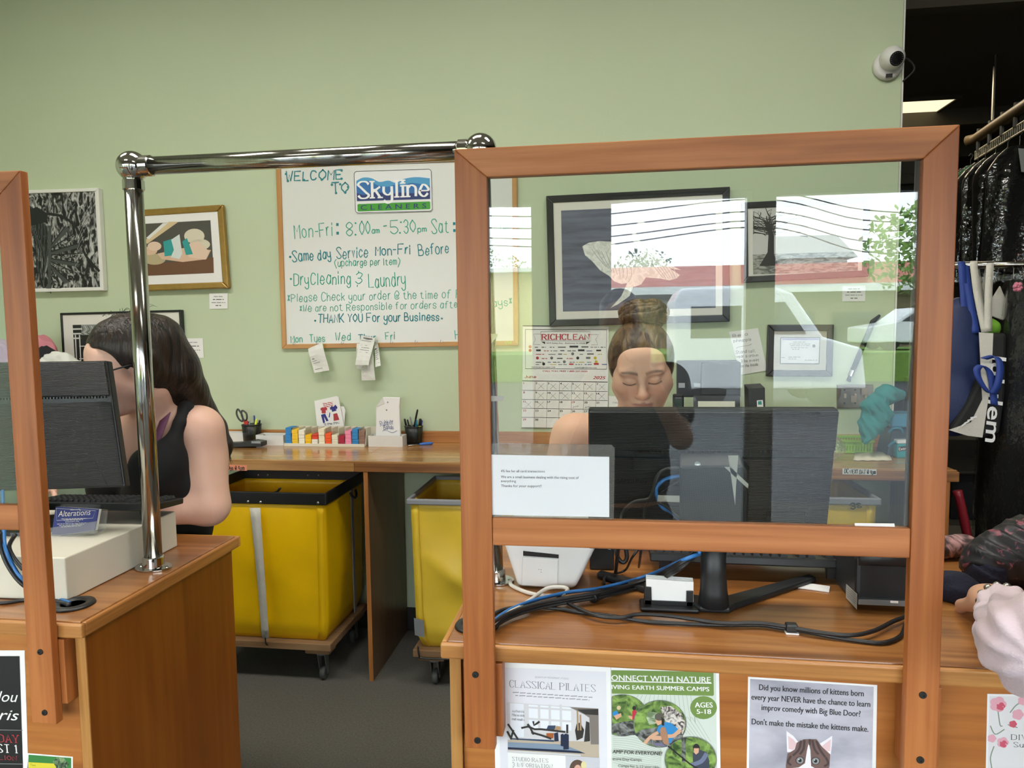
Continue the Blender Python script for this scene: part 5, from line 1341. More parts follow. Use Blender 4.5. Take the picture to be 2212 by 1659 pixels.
# green basket, teal cloth, blue machine, gum tub, paper slips
bz = onZ(1840, 980, HB); Yk = bz[1]
gb = thing('basket', 'lime green slotted plastic basket on the work counter', 'basket', (bz[0], Yk + .06, HB)); M_limeb = mat('lime_plastic', '8db82e', .4)
x0, x1 = onY(1806, 960, Yk)[0], onY(1886, 960, Yk)[0]; z1_ = onY(1840, 950, Yk)[2]; y0, y1 = Yk, Yk + .14
mb = MB()
for a_, b_ in (((x0, y0), (x1, y0)), ((x1, y0), (x1, y1)), ((x1, y1), (x0, y1)), ((x0, y1), (x0, y0))):
    a_, b_ = np.array(a_), np.array(b_); n_ = 13
    for i in range(n_):
        p = a_ + (b_ - a_) * (i + .2) / n_; q = a_ + (b_ - a_) * (i + .75) / n_; nrm = np.array([-(b_ - a_)[1], (b_ - a_)[0]]); nrm = nrm / np.linalg.norm(nrm) * .003
        mb.hexa([(p[0], p[1], HB + .012), (q[0], q[1], HB + .012), (q[0] + nrm[0], q[1] + nrm[1], HB + .012), (p[0] + nrm[0], p[1] + nrm[1], HB + .012), (p[0], p[1], z1_ - .012), (q[0], q[1], z1_ - .012), (q[0] + nrm[0], q[1] + nrm[1], z1_ - .012), (p[0] + nrm[0], p[1] + nrm[1], z1_ - .012)])
mb.build('slatted_wall', M_limeb, gb)
MB().box(x0 - .002, x1 + .002, y0 - .002, y1 + .002, HB, HB + .013).build('base', M_limeb, gb, bevel=.003)
mb = MB(); t_ = .006
mb.box(x0 - t_, x1 + t_, y0 - t_, y0 + .001, z1_ - .013, z1_).box(x0 - t_, x1 + t_, y1 - .001, y1 + t_, z1_ - .013, z1_).box(x0 - t_, x0 + .001, y0, y1, z1_ - .013, z1_).box(x1 - .001, x1 + t_, y0, y1, z1_ - .013, z1_)
mb.build('rim', M_limeb, gb, bevel=.002)
Yk2 = 3.36
xm0, xm1 = onY(1905, 950, Yk2)[0], min(1.36, onY(2010, 950, Yk2)[0])
M_bluem = mat('blue_machine', '2f86a8', .35); bm_ = thing('label_machine', 'blue and dark tape machine with round handles at the end of the work counter', 'machine', ((xm0 + xm1) / 2, Yk2, HB))
zz = onY(1930, 890, Yk2)[2]
MB().prism([(xm0, Yk2 - .06, HB), (xm1, Yk2 - .06, HB), (xm1, Yk2 - .06, zz - .05), (xm0 + .02, Yk2 - .06, zz - .07)], (0, .13, 0)).build('body', mat('dark_teal_body', '1d3a44', .4), bm_, bevel=.006)
MB().box(xm0 + .01, xm1 - .005, Yk2 - .075, Yk2 + .05, zz - .06, zz).build('lid', M_bluem, bm_, bevel=.008)
for px, py in ((1935, 935), (1935, 965)):
    c = onY(px, py, Yk2 - .07); MB().tube([(c[0] + .028 * math.cos(t), c[1] - .012 * abs(math.sin(t)), c[2] + .024 * math.sin(t)) for t in np.linspace(0, math.pi, 11)], .005, 8).build('handle', M_bluem, bm_, smooth=True)
# teal cloth heap draped over it
B = Blob(np.arange(.9, 1.36, .006), np.arange(3.1, 3.55, .006), np.arange(1.0, 1.45, .006))
P_ = lambda px, py, y: onY(px, py, y)
B.path([P_(1868, 950, 3.26), P_(1872, 915, 3.25), P_(1885, 880, 3.27), P_(1905, 860, 3.3)], [.018, .028, .035, .04], .03)
B.path([P_(1880, 880, 3.25), P_(1915, 850, 3.27), P_(1938, 853, 3.29)], [.035, .035, .028], .03)
B.path([P_(1905, 900, 3.25), P_(1890, 925, 3.23), P_(1870, 955, 3.22)], [.04, .025, .012], .03)
ob = blob_obj('cloth', B, mat('teal_cloth', '2f8583', .9, bump=.2, bscale=300), disp=lambda V: np.stack([V[:, 0] + .0025 * np.sin(V[:, 2] * 90 + V[:, 0] * 120) + .010 * vnoise(V, 70, 5), V[:, 1] + .012 * vnoise(V, 50, 6) - .008 * np.abs(np.sin(V[:, 0] * 90 + V[:, 2] * 60)), np.maximum(V[:, 2], HB + .002)], 1)); tag(ob, 'teal cloth draped over the blue machine at the counter end', 'cloth')
bz = onZ(1955, 990, HB); o = thing('gum_tub', 'teal gum tub with a white lid at the end of the work counter', 'tub', bz)
x0, x1 = onY(1938, 980, bz[1])[0], onY(1972, 980, bz[1])[0]; z1_ = onY(1955, 953, bz[1])[2]
MB().box(x0, x1, bz[1], bz[1] + .05, HB, z1_ - .012).build('body', mat('gum_teal', '1c98a0', .4), o, bevel=.006); MB().box(x0, x1, bz[1], bz[1] + .05, z1_ - .0118, z1_ + .004).build('lid', mat('gum_lid', 'e3e4e4', .4), o, bevel=.004)
S = Sheet((0, bz[1] - .0005, 1)); mb = MB(); S.poly(mb, [(1940, 965), (1962, 963), (1962, 973), (1940, 975)], M_ink, .0008); S.font(mb, 'Extra', (1941.5, 973), (1961, 971), 6.5, M_paper, .0014, bold=.02)
mb.build('lettering', M_ink, o)
rows = []
for i in range(9):
    rows.append([onZ(1848 + 9 * i, 977 + 1.5 * math.sin(i), HB + .004 + .006 * abs(math.sin(i * .8))), onZ(1843 + 10.5 * i, 994 + (i % 2), HB + .003)])
o = MB().grid(rows).build('paper_slip', mat('cream_paper', 'dcd2b8', .7), solid=.001, smooth=True); tag(o, 'curled cream paper slip in front of the lime basket', 'paper')
# ------------------------------------------------------------------ customer counters
M_ctop = wood('varnished_oak_counter', '6a3d18', '935e2f', 'b58048', 'x', 30, 0.28, 6, coat=0.4, worn=0.7)
M_ctopy = wood('varnished_oak_counter_end', '6a3d18', '935e2f', 'b58048', 'y', 30, 0.28, 6, coat=0.4, worn=0.6)
M_cedge = wood('oak_counter_edge', '94602f', 'b0783f', 'c3924f', 'x', 80, 0.4, 12, worn=.2); M_cedgey = wood('oak_counter_edge_end', '8f5a2a', 'a97038', 'bd8846', 'y', 80, 0.4, 12)
M_cside = wood('oak_side_panel', '713908', '81450d', '8f5215', 'z', 24, 0.4, 3); M_cfront = wood('oak_front_panel', '8f5320', 'a9682f', 'bb7d3f', 'x', 30, 0.4, 7); M_cstile = wood('oak_stile', '97642f', 'ad7a3e', 'bd8d52', 'z', 60, 0.45, 10)
CYB = 1.921
def counter(label, x0, x1, open_side):
    o = thing('service_counter', label, 'counter', ((x0 + x1) / 2, 1.6, 0))
    MB().box(x0 + .012, x1 - .012, YC + .012, CYB - .012, HC - .03, HC).build('countertop', M_ctop, o, bevel=.002)
    MB().box(x0, x1, YC, YC + .0118, HC - .032, HC - .001).build('front_edge', M_cedge, o, bevel=.004)
    MB().box(x0, x1, CYB - .0118, CYB, HC - .032, HC - .001).build('back_edge', M_cedge, o, bevel=.004)
    xs = x1 - .0118 if open_side > 0 else x0
    MB().box(xs, xs + .0118, YC + .012, CYB - .012, HC - .032, HC - .001).build('end_edge', M_cedgey, o, bevel=.004)
    xo = x1 - .035 if open_side > 0 else x0 + .013
    p = MB().box(xo, xo + .022, YC + .026, CYB - .03, 0, HC - .0325).build('side_panel', M_cside, o, bevel=.0015)
    MB().box(xo - .0005, xo + .0225, YC + .022, YC + .0258, 0, HC - .0325).build('stile', M_cstile, o, bevel=.001)
    a, b = (x0 + .02, xo - .001) if open_side > 0 else (xo + .023, x1 - .02)
    MB().box(a, b, YC + .034, YC + .046, .0, HC - .0325).build('front_panel', M_cfront, o)
    return o
XL1 = -1.089; XR0 = -0.328
counter('left oak service counter carrying the cash drawer and chrome post', -3.6, XL1, 1)
counter('right oak service counter with flyers taped on its front', XR0, 2.6, -1)
def grommet(x, y, r, lab):
    o = thing('cable_grommet', lab, 'grommet', (x, y, HC))
    MB().lathe([(r * .55, .001), (r * .6, .006), (r * .95, .005), (r, .001)], (x, y, HC), n=28).build('ring', M_blk, o, smooth=True)
    MB().lathe([(0, .0012), (r * .56, .0012)], (x, y, HC), n=20).build('hole', mat('hole_black', '050505', .9), o)
g1 = onZ(158, 1307, HC); grommet(g1[0], g1[1], .045, 'black cable grommet on the left counter beside the cash drawer')
g2 = onZ(1030, 1352, HC); grommet(g2[0], g2[1], .045, 'black cable grommet on the right counter behind the screen post')

# ------------------------------------------------------------------ wooden sneeze screens
M_fir = wood('fir_upright', '8a4b20', 'a35e2d', 'b6723d', 'z', 40, 0.4, 14); M_firx = wood('fir_rail', '95582c', 'b06c3c', 'c6824e', 'x', 40, 0.4, 14)
M_glass = clear('screen_glass', 'f6f9f7', 0.05); M_bolt = mat('dark_bolt', '343433', .4, .6)
FT, FB = .019, .0
zT, zTi, zR1, zR0 = 1.9195, 1.868, 1.253, 1.2005
def screen(label, xl, xli, xri, xr, zend):
    o = thing('wooden_screen', label, 'screen', ((xl + xr) / 2, YG, zend))
    y0, y1 = YG, YG + FT
    F = lambda pts: [(x, y0, z) for x, z in pts]
    MB().prism(F([(xl, zend), (xli, zend), (xli, zTi), (xl, zT)]), (0, FT, 0)).build('upright', M_fir, o, bevel=.002)
    MB().prism(F([(xri, zend - .02), (xr, zend - .02), (xr, zT), (xri, zTi)]), (0, FT, 0)).build('upright', M_fir, o, bevel=.002)
    MB().prism(F([(xl, zT), (xli, zTi), (xri, zTi), (xr, zT)]), (0, FT, 0)).build('top_rail', M_firx, o, bevel=.002)
    MB().box(xli + .0003, xri - .0003, y0 + .001, y1 - .001, zR0, zR1).build('bottom_rail', M_firx, o, bevel=.003)
    MB().box(xli, xri, YG + .0100, YG + .0140, zR1, zTi).build('glass', M_glass, o)
    g = MB()
    for a, b in ((xli, xli + .003), (xri - .006, xri)): g.box(a, b, YG + .0141, YG + .0185, zR1, zTi)
    g.build('glazing_bead', mat('grey_gasket', '4a4744', .6), o)
    for a, b in ((xl, xli), (xri, xr)):
        MB().box(a + .004, b + .012, y1 + .0002, YC + .0335, zend + .015, HC - .034).build('spacer_block', M_fir, o, bevel=.002)
    return o
XSL, XSLI, XSRI, XSR = -.278, -.2195, .503, .557
scr_r = screen('wooden framed glass screen bolted to the right counter, holding the card fee notice', XSL, XSLI, XSRI, XSR, .806)
scr_l = screen('wooden framed glass screen cut off at the left edge, bolted to the left counter', -2.0, -1.942, -1.199, -1.1425, .812)
for o, pts in ((scr_r, [(1027, 1457), (1031.5, 1599), (1993, 1501), (1987.5, 1641)]), (scr_l, [(87.5, 1408), (97, 1539)])):
    for x, y in pts:
        p = onY(x, y, YG); MB().lathe([(.0062, -.001), (.0062, .002), (.0052, .003), (.0022, .003), (.0022, .0015), (0, .0015)], p, (0, -1, 0), 16).build('bolt', M_bolt, o)
# chrome rail between the counters
M_chrome = mat('polished_chrome', 'c4c4c0', 0.09, 1.0, var=.05, vscale=40, vmap=(1, 1, .15)); M_chromew = mat('worn_chrome', 'b9b8b2', 0.13, 1.0, var=.12, vscale=60, vmap=(4, 4, .3))
b1 = onZ(333, 1227, HC); b2 = onZ(1072, 1256, HC); YR = (b1[1] + b2[1]) / 2
xp1, xp2 = b1[0], onY(1038, 318, YR)[0] + .0
ra = thing('chrome_rail', 'chrome pipe rail with ball joints bridging the gap between the counters', 'rail', ((xp1 + xp2) / 2, YR, HC))
zb = 1.6 + (onY(282, 360, YR)[2] - 1.6); rp = .0215
zball = onY(285, 360, YR)[2]
for k, x in enumerate((xp1, xp2)):
    xt = x; x = b2[0] - .004 if k else x
    MB().tube([(x, YR, HC + .006), (xt, YR, zball - .03)], rp, 28).build('post', M_chromew, ra, smooth=True)
    MB().lathe([(0, -.037)] + [(.037 * math.sin(t), -.037 * math.cos(t)) for t in np.linspace(.15, math.pi - .15, 14)] + [(0, .037)], (xt, YR, zball), n=32).build('ball_joint', M_chrome, ra, smooth=True)
    MB().lathe([(rp + .0005, -.058), (rp + .0035, -.056), (rp + .0035, -.034), (rp + .0005, -.03)], (xt, YR, zball), n=28).build('collar', M_chrome, ra, smooth=False)
    f = MB(); pts = [(x + .047 * math.cos(t), YR + .036 * math.sin(t), HC + .0002) for t in np.linspace(0, 6.283, 29)[:-1]]
    f.prism(pts, (0, 0, .005)); f.lathe([(rp + .005, .005), (rp + .004, .03), (rp + .0006, .032)], (x, YR, HC), n=28)
    f.build('flange', M_chrome, ra, bevel=.001)
    for s in (-1, 1): MB().lathe([(.0045, 0), (.003, .002), (0, .0025)], (x + s * .036, YR, HC + .0052), n=10).build('flange_screw', M_chrome, ra)
MB().tube([(xp1 + .03, YR, zball), (xp2 - .03, YR, zball)], rp, 28).build('crossbar', M_chromew, ra, smooth=True)
for x, s in ((xp1, 1), (xp2, -1)): MB().lathe([(rp + .0005, .028), (rp + .0035, .03), (rp + .0035, .05), (rp + .0005, .052)], (x, YR, zball), (s, 0, 0), 28).build('collar', M_chrome, ra)
for z in (1.52, 1.28):
    pass

# ------------------------------------------------------------------ left counter: cash drawer, keyboard, monitor, cards
M_cream = mat('cream_enamel', 'd8d3c2', .4, var=.03, vscale=4)
cd = thing('cash_drawer', 'cream metal cash drawer on the left counter under the keyboard', 'cash drawer', (-1.42, 1.6, HC))
xr = -1.212; ZD = onZ(131, 1202, 1.1)[2]
ZD = onY(131, 1202, 1.40)[2]
MB().box(xr - .42, xr, 1.392, 1.80, HC + .001, ZD).build('body', M_cream, cd, bevel=.003)
def keyboard(label, c, w, d, tilt, rz, parent_z, keys=M_blk):
    """keyboard standing on z = parent_z; user's side is +Y"""
    o = thing('keyboard', label, 'keyboard', (c[0], c[1], parent_z)); Rz = Matrix.Rotation(rz, 3, 'Z') @ Matrix.Rotation(tilt, 3, 'X')
    T = lambda p: np.array(Rz @ Vector(p)) + np.array([c[0], c[1], parent_z + .006])
    mb = MB(); h = .016
    mb.hexa([T(p) for p in ((-w / 2, -d / 2, 0), (w / 2, -d / 2, 0), (w / 2, d / 2, 0), (-w / 2, d / 2, 0), (-w / 2, -d / 2, h + .004), (w / 2, -d / 2, h + .004), (w / 2, d / 2, h), (-w / 2, d / 2, h))])
    mb.build('base', M_blk, o, bevel=.003)
    mk = mat('key_black', '222325', .45); NX, NY = 21, 6; kb = MB()
    for j in range(NY):
        for i in range(NX):
            if i in (15, 18) and NX > 15: continue
            x = -w / 2 + .012 + (w - .024) * (i + .08) / NX; x2 = -w / 2 + .012 + (w - .024) * (i + .92) / NX
            y = -d / 2 + .012 + (d - .03) * (j + .08) / NY; y2 = -d / 2 + .012 + (d - .03) * (j + .9) / NY; z = h + .003
            q = .0022
            kb.hexa([T(p) for p in ((x, y, z), (x2, y, z), (x2, y2, z), (x, y2, z), (x + q, y + q, z + .007), (x2 - q, y + q, z + .007), (x2 - q, y2 - q, z + .007), (x + q, y2 - q, z + .007))])
    kb.build('keys', mk, o)
    for s in (-1, 1): MB().hexa([T(p) for p in ((s * w * .42 - .015, -d / 2 + .01, -.026), (s * w * .42 + .015, -d / 2 + .01, -.026), (s * w * .42 + .015, -d / 2 + .02, -.026), (s * w * .42 - .015, -d / 2 + .02, -.026), (s * w * .42 - .015, -d / 2 + .005, .001), (s * w * .42 + .015, -d / 2 + .005, .001), (s * w * .42 + .015, -d / 2 + .03, .001), (s * w * .42 - .015, -d / 2 + .03, .001))]).build('foot', M_blk, o)
    return o
kp = onZ(250, 1108, ZD + .03)
keyboard('black keyboard on the cream cash drawer, left of the chrome post', (onY(255, 1100, 1.73)[0] - .03, 1.725, 0), .36, .14, -.10, .05, ZD + .022)
for dx in (-.1, .1): pass
# left monitor, turned away, stand on the drawer
M_ribbed = mat('ribbed_black', '222428', .36); nt = M_ribbed.node_tree
_tc = nt.nodes.new('ShaderNodeTexCoord'); _w = nt.nodes.new('ShaderNodeTexWave'); _w.wave_type = 'BANDS'; _w.bands_direction = 'Z'; _w.inputs['Scale'].default_value = 95; _w.inputs['Distortion'].default_value = .12; _w.inputs['Detail'].default_value = 1
_b = nt.nodes.new('ShaderNodeBump'); _b.inputs['Strength'].default_value = .5; _b.inputs['Distance'].default_value = .004
nt.links.new(_tc.outputs['Object'], _w.inputs['Vector']); nt.links.new(_w.outputs['Fac'], _b.inputs['Height']); nt.links.new(_b.outputs[0], nt.nodes['Principled BSDF'].inputs['Normal'])
M_blkm = mat('matte_black', '1d1f21', .45); M_screen = mat('lit_screen', '101418', .15, emit='b9c8d8', es=.35)
def monitor(label, TL, TR, BR, BL, th, split, foot_c, neck_top, neck_w, groove_right=None, inset=None):
    """slab seen from behind; corners of its rear face; screen faces the clerk (+Y)"""
    TL, TR, BR, BL = (np.array(p, float) for p in (TL, TR, BR, BL))
    o = thing('monitor', label, 'monitor', (foot_c[0], foot_c[1], foot_c[2]))
    n = np.cross(TR - TL, BL - TL); n /= np.linalg.norm(n)
    if n[1] > 0: n = -n
    Q = lambda s, t, l=0.0: (TL * (1 - s) + TR * s) * (1 - t) + (BL * (1 - s) + BR * s) * t + n * l
    MB().prism([TL, TR, BR, BL], -n * th).build('casing', M_blkm, o, bevel=.004)
    a = MB().prism([Q(.004, .006), Q(.996, .006), Q(.996, split - .02), Q(.004, split - .02)], n * .012).build('upper_back', M_ribbed, o, bevel=.003)
    b = MB()
    rows = []
    for i in range(9):
        t = split + .03 + (1 - split - .05) * i / 8
        rows.append([Q(s, t, .004 + .016 * math.sin(math.pi * min(1, max(0, s)) ** .8) ** .5) for s in np.linspace(.006, .994, 25)])
    rows = [[q - n * (q - Q(0, 0)).dot(n) + n * .001 for q in rows[0]]] + rows + [[q - n * (q - Q(0, 0)).dot(n) + n * .001 for q in rows[-1]]]
    b.grid(rows).build('lower_back', M_ribbed, o, smooth=False)
    v = MB()
    for i in range(60):
        s = .02 + .96 * i / 60; v.prism([Q(s, split - .018, .0005), Q(s + .008, split - .018, .0005), Q(s + .008, split - .004, .0005), Q(s, split - .004, .0005)], n * .006)
    v.build('vent_teeth', M_blk, o)
    MB().prism([Q(.03, .04, -th - .0004), Q(.97, .04, -th - .0004), Q(.97, .95, -th - .0004), Q(.03, .95, -th - .0004)], -n * .0006).build('screen', M_screen, o)
    if neck_top is not None:
        A = np.array(neck_top); f = np.array(foot_c, float)
        MB().tube([A, A * .4 + f * .6 + np.array([0, 0, .02]), f + np.array([0, 0, .045]), f + np.array([0, 0, .012])], [neck_w, neck_w, neck_w * 1.08, neck_w * 1.25], 22).build('neck', M_blkm, o, smooth=True)
    return o, Q, n
ZM = ZD
TRl, BRl = onY(231, 779, 1.63), onY(271, 1052, 1.60)
wv = np.array([-.47, -.10, 0.0]); TLl, BLl = TRl + wv + np.array([0, 0, .0]), BRl + wv + np.array([0, 0, -.003])
mo, Q, nn = monitor('black monitor on the cash drawer, seen from behind at the left edge', TLl, TRl, BRl, BLl, .03, .30, (-1.48, 1.62, ZD + .001), (-1.48, 1.615, 1.25), .02)
MB().lathe([(0, 0), (.09, 0), (.088, .008), (0, .012)], (-1.48, 1.62, ZD + .0006), n=32).build('foot', M_blkm, mo, smooth=False)
M_groove = mat('groove_black', '0c0d0e', .6)
g = MB(); pr = [Q(.52, .80, .0218), Q(.89, .79, .0218), Q(.93, .97, .0218), Q(.56, .975, .0218)]
for i in range(4): g.tube([pr[i], pr[(i + 1) % 4]], .0009, 5)
g.build('access_panel_groove', M_groove, mo)
# business card holder with blue cards
hb = onZ(160, 1162, ZD); M_acr = clear('clear_acrylic', 'f4f6f6', .06, haze=.06)
ch = thing('card_holder', 'clear acrylic card holder on the cash drawer with blue alterations cards', 'card holder', hb)
Yh = hb[1] + .012
fr = [onY(x, y, Yh) for x, y in ((107, 1160), (208, 1150), (211, 1125), (108, 1140))]
MB().prism(fr, (0, -.003, 0)).build('front_lip', M_acr, ch); MB().hexa([fr[0] + (0, -.003, -.003), fr[1] + (0, -.003, -.003), fr[1] + (0, .03, -.003), fr[0] + (0, .03, -.003), fr[0] + (0, -.003, 0), fr[1] + (0, -.003, 0), fr[1] + (0, .03, 0), fr[0] + (0, .03, 0)]).build('base', M_acr, ch)
fb = [p + (0, .03, 0) for p in (fr[0], fr[1], onY(213, 1108, Yh), onY(110, 1100, Yh))]
MB().prism(fb, (0, .003, 0)).build('back', M_acr, ch)
cards = [onY(x, y, Yh + .008) for x, y in ((110, 1158), (203, 1146), (211, 1101), (119, 1095))]
M_navyc = mat('navy_card', '27337c', .5)
for k in range(3):
    cdk = MB().prism([p + (0, .0016 + k * .004, -.001 * k) for p in cards], (0, .0035, 0)).build('business_card', M_navyc if k == 0 else M_paper); tag(cdk, 'front blue alterations business card in the acrylic holder' if k == 0 else 'plain business card stacked behind the blue one', 'business card', None if k == 0 else 'cards behind the blue one')
    if k == 0: c0 = cdk
S = Sheet(cards[0] + (0, .0014, 0), np.cross(cards[1] - cards[0], cards[3] - cards[0]) * (1 if np.cross(cards[1] - cards[0], cards[3] - cards[0])[1] < 0 else -1), cards[1] - cards[0]); mb = MB()
S.font(mb, 'Alterations', (126, 1116), (197, 1112), 13, M_paper, .0008, shear=.35)
S.font(mb, 'Albemarle', (152, 1102.5), (174, 1101.5), 3.4, M_paper, shear=.2)
S.line(mb, [(122, 1098), (207, 1103), (201, 1119), (123, 1124), (122, 1098)], .0007, M_paper)
for k, (a, b_, y) in enumerate(((133, 188, 1121), (138, 180, 1124))): S.body(mb, (a, y), (b_, y - 1), 1.6, M_paper, seed=k)
S.font(mb, 'ROSCHAFFT PAK', (142, 1128.5), (172, 1127), 2.4, M_paper, bold=.02)
for k, y in enumerate((1132.5, 1135.5, 1138.5)): S.body(mb, (124 + k * 4, y), (187 - k * 5, y - 3), 1.7, M_paper, seed=9 + k)
mb.build('lettering', M_paper, c0)
# cables at the far left
M_cblk = mat('black_cable', '1b1b1c', .45); M_cblu = mat('blue_cable', '2f6fb0', .4); M_cwht = mat('white_cable', 'd9d4ca', .45)
def cable(lab, pts, r, m, group=None, name='cable'):
    o = MB().tube(pts, r, 8, smooth=7).build(name, m, smooth=True); return tag(o, lab, 'cable', group)
def front(px, py, y=1.37): return onY(px, py, y)
cable('blue cable dropping from the left monitor behind the screen upright', [onY(5, 1060, 1.52), onY(8, 1140, 1.42), front(12, 1185), front(30, 1225), front(52, 1253), onZ(100, 1282, HC + .006), onZ(150, 1302, HC + .006)], .004, M_cblu)
cable('black cable looping farthest left over the cash drawer face', [front(0, 1150, 1.372), front(4, 1190, 1.375), front(22, 1230, 1.372), front(52, 1265, 1.37), onZ(100, 1290, HC + .004), onZ(150, 1308, HC + .005)], .0045, M_cblk, 'black cables by the cash drawer')
cable('black cable bulging right of the blue one by the cash drawer', [front(33, 1155), front(20, 1180, 1.376), front(30, 1205, 1.374), front(50, 1230)], .0045, M_cblk, 'black cables by the cash drawer')
cable('black cable lying on the left counter before the cash drawer', [onZ(-40, 1302, HC + .004), onZ(10, 1302, HC + .004), onZ(55, 1296, HC + .004), onZ(110, 1300, HC + .004), onZ(150, 1305, HC + .006)], .004, M_cblk, 'black cables by the cash drawer')
# flyers on the left counter front
YFL = YC + .034 - .0006
def flyer(lab, px4, wob=0.0, seed=0):
    """paper taped to the counter front, its edges curling a little"""
    o, S = sheet_of('flyer', lab, 'flyer', px4, YFL, M_paper, th=.0005)
    return o, S
fl, S = flyer('black event flyer with white script, cut off at the left edge', [(-150, 1405), (53, 1405), (62, 1700), (-150, 1700)])
M_black = mat('flyer_black', '161616', .5); mb = MB(); S.poly(mb, [(-140, 1417), (42.5, 1417), (51, 1690), (-140, 1690)], M_black, .0006)
M_gry = mat('flyer_rule', '8a8a8a', .5); S.line(mb, [(-140, 1574), (50, 1577)], .0012, M_gry, .001); S.line(mb, [(-140, 1647), (50, 1650)], .0012, M_gry, .001)
S.font(mb, 'lou', (-4, 1515), (41, 1516), 24, M_paper, .001, shear=.4); S.font(mb, 'ris', (-2, 1554), (43, 1556), 24, M_paper, .001, shear=.4)
S.serif(mb, 'DAY', (-2, 1602), (41, 1604), 16, mat('flyer_red', 'a8343c', .5), .16, .001, thin=.5); S.serif(mb, 'ST 1', (-4, 1624), (38, 1626), 17, M_paper, .16, .001, thin=.5); S.serif(mb, 'ILION', (-6, 1640), (37, 1642), 9, mat('flyer_red', 'a8343c', .5), .16, .001, thin=.5)
mb.build('print', M_black, fl)
fl, S = flyer('green and yellow flyer low on the left counter front', [(60, 1627), (157, 1635), (158, 1720), (58, 1715)])
mb = MB(); S.poly(mb, [(62, 1630), (154, 1637), (154, 1700), (60, 1700)], mat('flyer_green', '357a3a', .5), .0005); S.poly(mb, [(62, 1646), (120, 1649), (130, 1700), (60, 1700)], mat('flyer_yellow', 'd3c437', .5), .0008); S.poly(mb, [(115, 1645), (125, 1634), (138, 1636), (150, 1650), (140, 1662), (125, 1662)], noisebw('foliage_print', 60, '24382a', '7f9a6c'), .0011)
S.font(mb, 'Tent', (66, 1654), (78, 1655), 5, mat('flyer_olive', '5d6a2b', .5)); S.body(mb, (66, 1660), (98, 1662), 4, mat('flyer_olive', '5d6a2b', .5))
mb.build('print', M_paper, fl)

# ------------------------------------------------------------------ flyers on the right counter
fl, S = flyer('white pilates flyer taped at the left of the right counter front', [(1066, 1430), (1319, 1441), (1323, 1760), (1071, 1750)])
mb = MB(); M_lav = mat('flyer_lavender', 'dddbe2', .6); M_txt = mat('flyer_grey_text', '4b4a52', .6)
z11 = lambda pts: [(1060 + x / 6.94, 1420 + y / 6.94) for x, y in pts]
S.poly(mb, z11([(115, 145), (1730, 215), (1750, 2000), (150, 2000)]), M_lav, .0005)
S.font(mb, 'QUANTUM MOVEMENT STUDIO', *z11([(665, 305), (1170, 330)]), 4, mat('flyer_pale_text', 'a5a4ad', .6), .0009, spacing=1.1)
S.serif(mb, 'CLASSICAL PILATES', *z11([(285, 440), (1570, 512)]), 14.5, M_txt, .085, .0009, thin=.35, tick=1.6, gap=1.4)
for k in range(2): S.body(mb, *z11([(330 + 40 * k, 530 + 45 * k), (1525 - 45 * k, 605 + 40 * k)]), 3, mat('flyer_mid_text', '8d8c95', .6), seed=k)
m_ = {k: mat('studio_' + k, v, .5) for k, v in dict(wall='cfcdd0', window='e3e6ee', dark='33302e', mat='33455e', matl='7f90a4', navy='1c2740', tan='a98c6a', floor='b9aa97', shade='7d746d').items()}
Z = z11
S.poly(mb, Z([(245, 668), (1615, 762), (1625, 1498), (258, 1410)]), m_['wall'], .0008)
S.poly(mb, Z([(290, 680), (495, 695), (500, 1190), (300, 1190)]), m_['window'], .001); S.poly(mb, Z([(570, 705), (1205, 750), (1210, 1095), (575, 1085)]), m_['window'], .001)
for x in (725, 885, 1050): S.line(mb, Z([(x, 715), (x + 5, 1090)]), .0045, m_['wall'], .0012)
for y in (745, 915): S.line(mb, Z([(570, y), (1205, y + 40)]), .004, m_['wall'], .0012)
S.poly(mb, Z([(1180, 740), (1615, 764), (1622, 1300), (1500, 1300), (1480, 900), (1400, 850)]), m_['shade'], .0011); S.poly(mb, Z([(1290, 775), (1612, 770), (1614, 860), (1420, 850)]), m_['dark'], .0013)
S.poly(mb, Z([(255, 1230), (1620, 1260), (1625, 1498), (258, 1415)]), m_['floor'], .001)
S.poly(mb, Z([(258, 1265), (1100, 1300), (1420, 1435), (258, 1370)]), m_['matl'], .0013); S.poly(mb, Z([(258, 1340), (1080, 1380), (1330, 1400), (1420, 1435), (258, 1372)]), m_['navy'], .0015); S.poly(mb, Z([(300, 1205), (950, 1235), (950, 1262), (300, 1225)]), m_['mat'], .0013)
for q in ([(950, 1130), (1010, 1115), (1020, 1250), (955, 1255)], [(1050, 1150), (1090, 1135), (1095, 1330), (1050, 1320)], [(1085, 1160), (1125, 1135), (1170, 1150), (1172, 1370), (1090, 1375)]): S.poly(mb, Z(q), m_['navy'], .0017)
S.poly(mb, Z([(835, 1080), (860, 1015), (975, 1015), (960, 1090)]), m_['mat'], .0015); S.poly(mb, Z([(835, 1130), (945, 1130), (940, 1210), (840, 1205)]), mat('studio_orange', 'a35a2c', .5), .0015)
S.poly(mb, Z([(945, 1090), (985, 1020), (1050, 1030), (1055, 1080)]), m_['tan'], .0016)
for pts in ([(470, 1050), (560, 1030), (660, 1070), (760, 1070), (1110, 1110)], [(640, 960), (650, 1010), (700, 980), (725, 960)], [(560, 1000), (600, 1060), (640, 1140)], [(620, 1120), (760, 1160), (900, 1210)], [(1148, 1010), (1148, 1120)], [(265, 1000), (320, 1080), (410, 1220)], [(255, 1110), (310, 1215)], [(340, 1090), (305, 1210)]): S.line(mb, Z(pts), .004, m_['dark'], .0018)
for pts in ([(1300, 800), (1310, 1080)], [(1345, 860), (1350, 1080)]): S.line(mb, Z(pts), .003, m_['tan'], .0016)
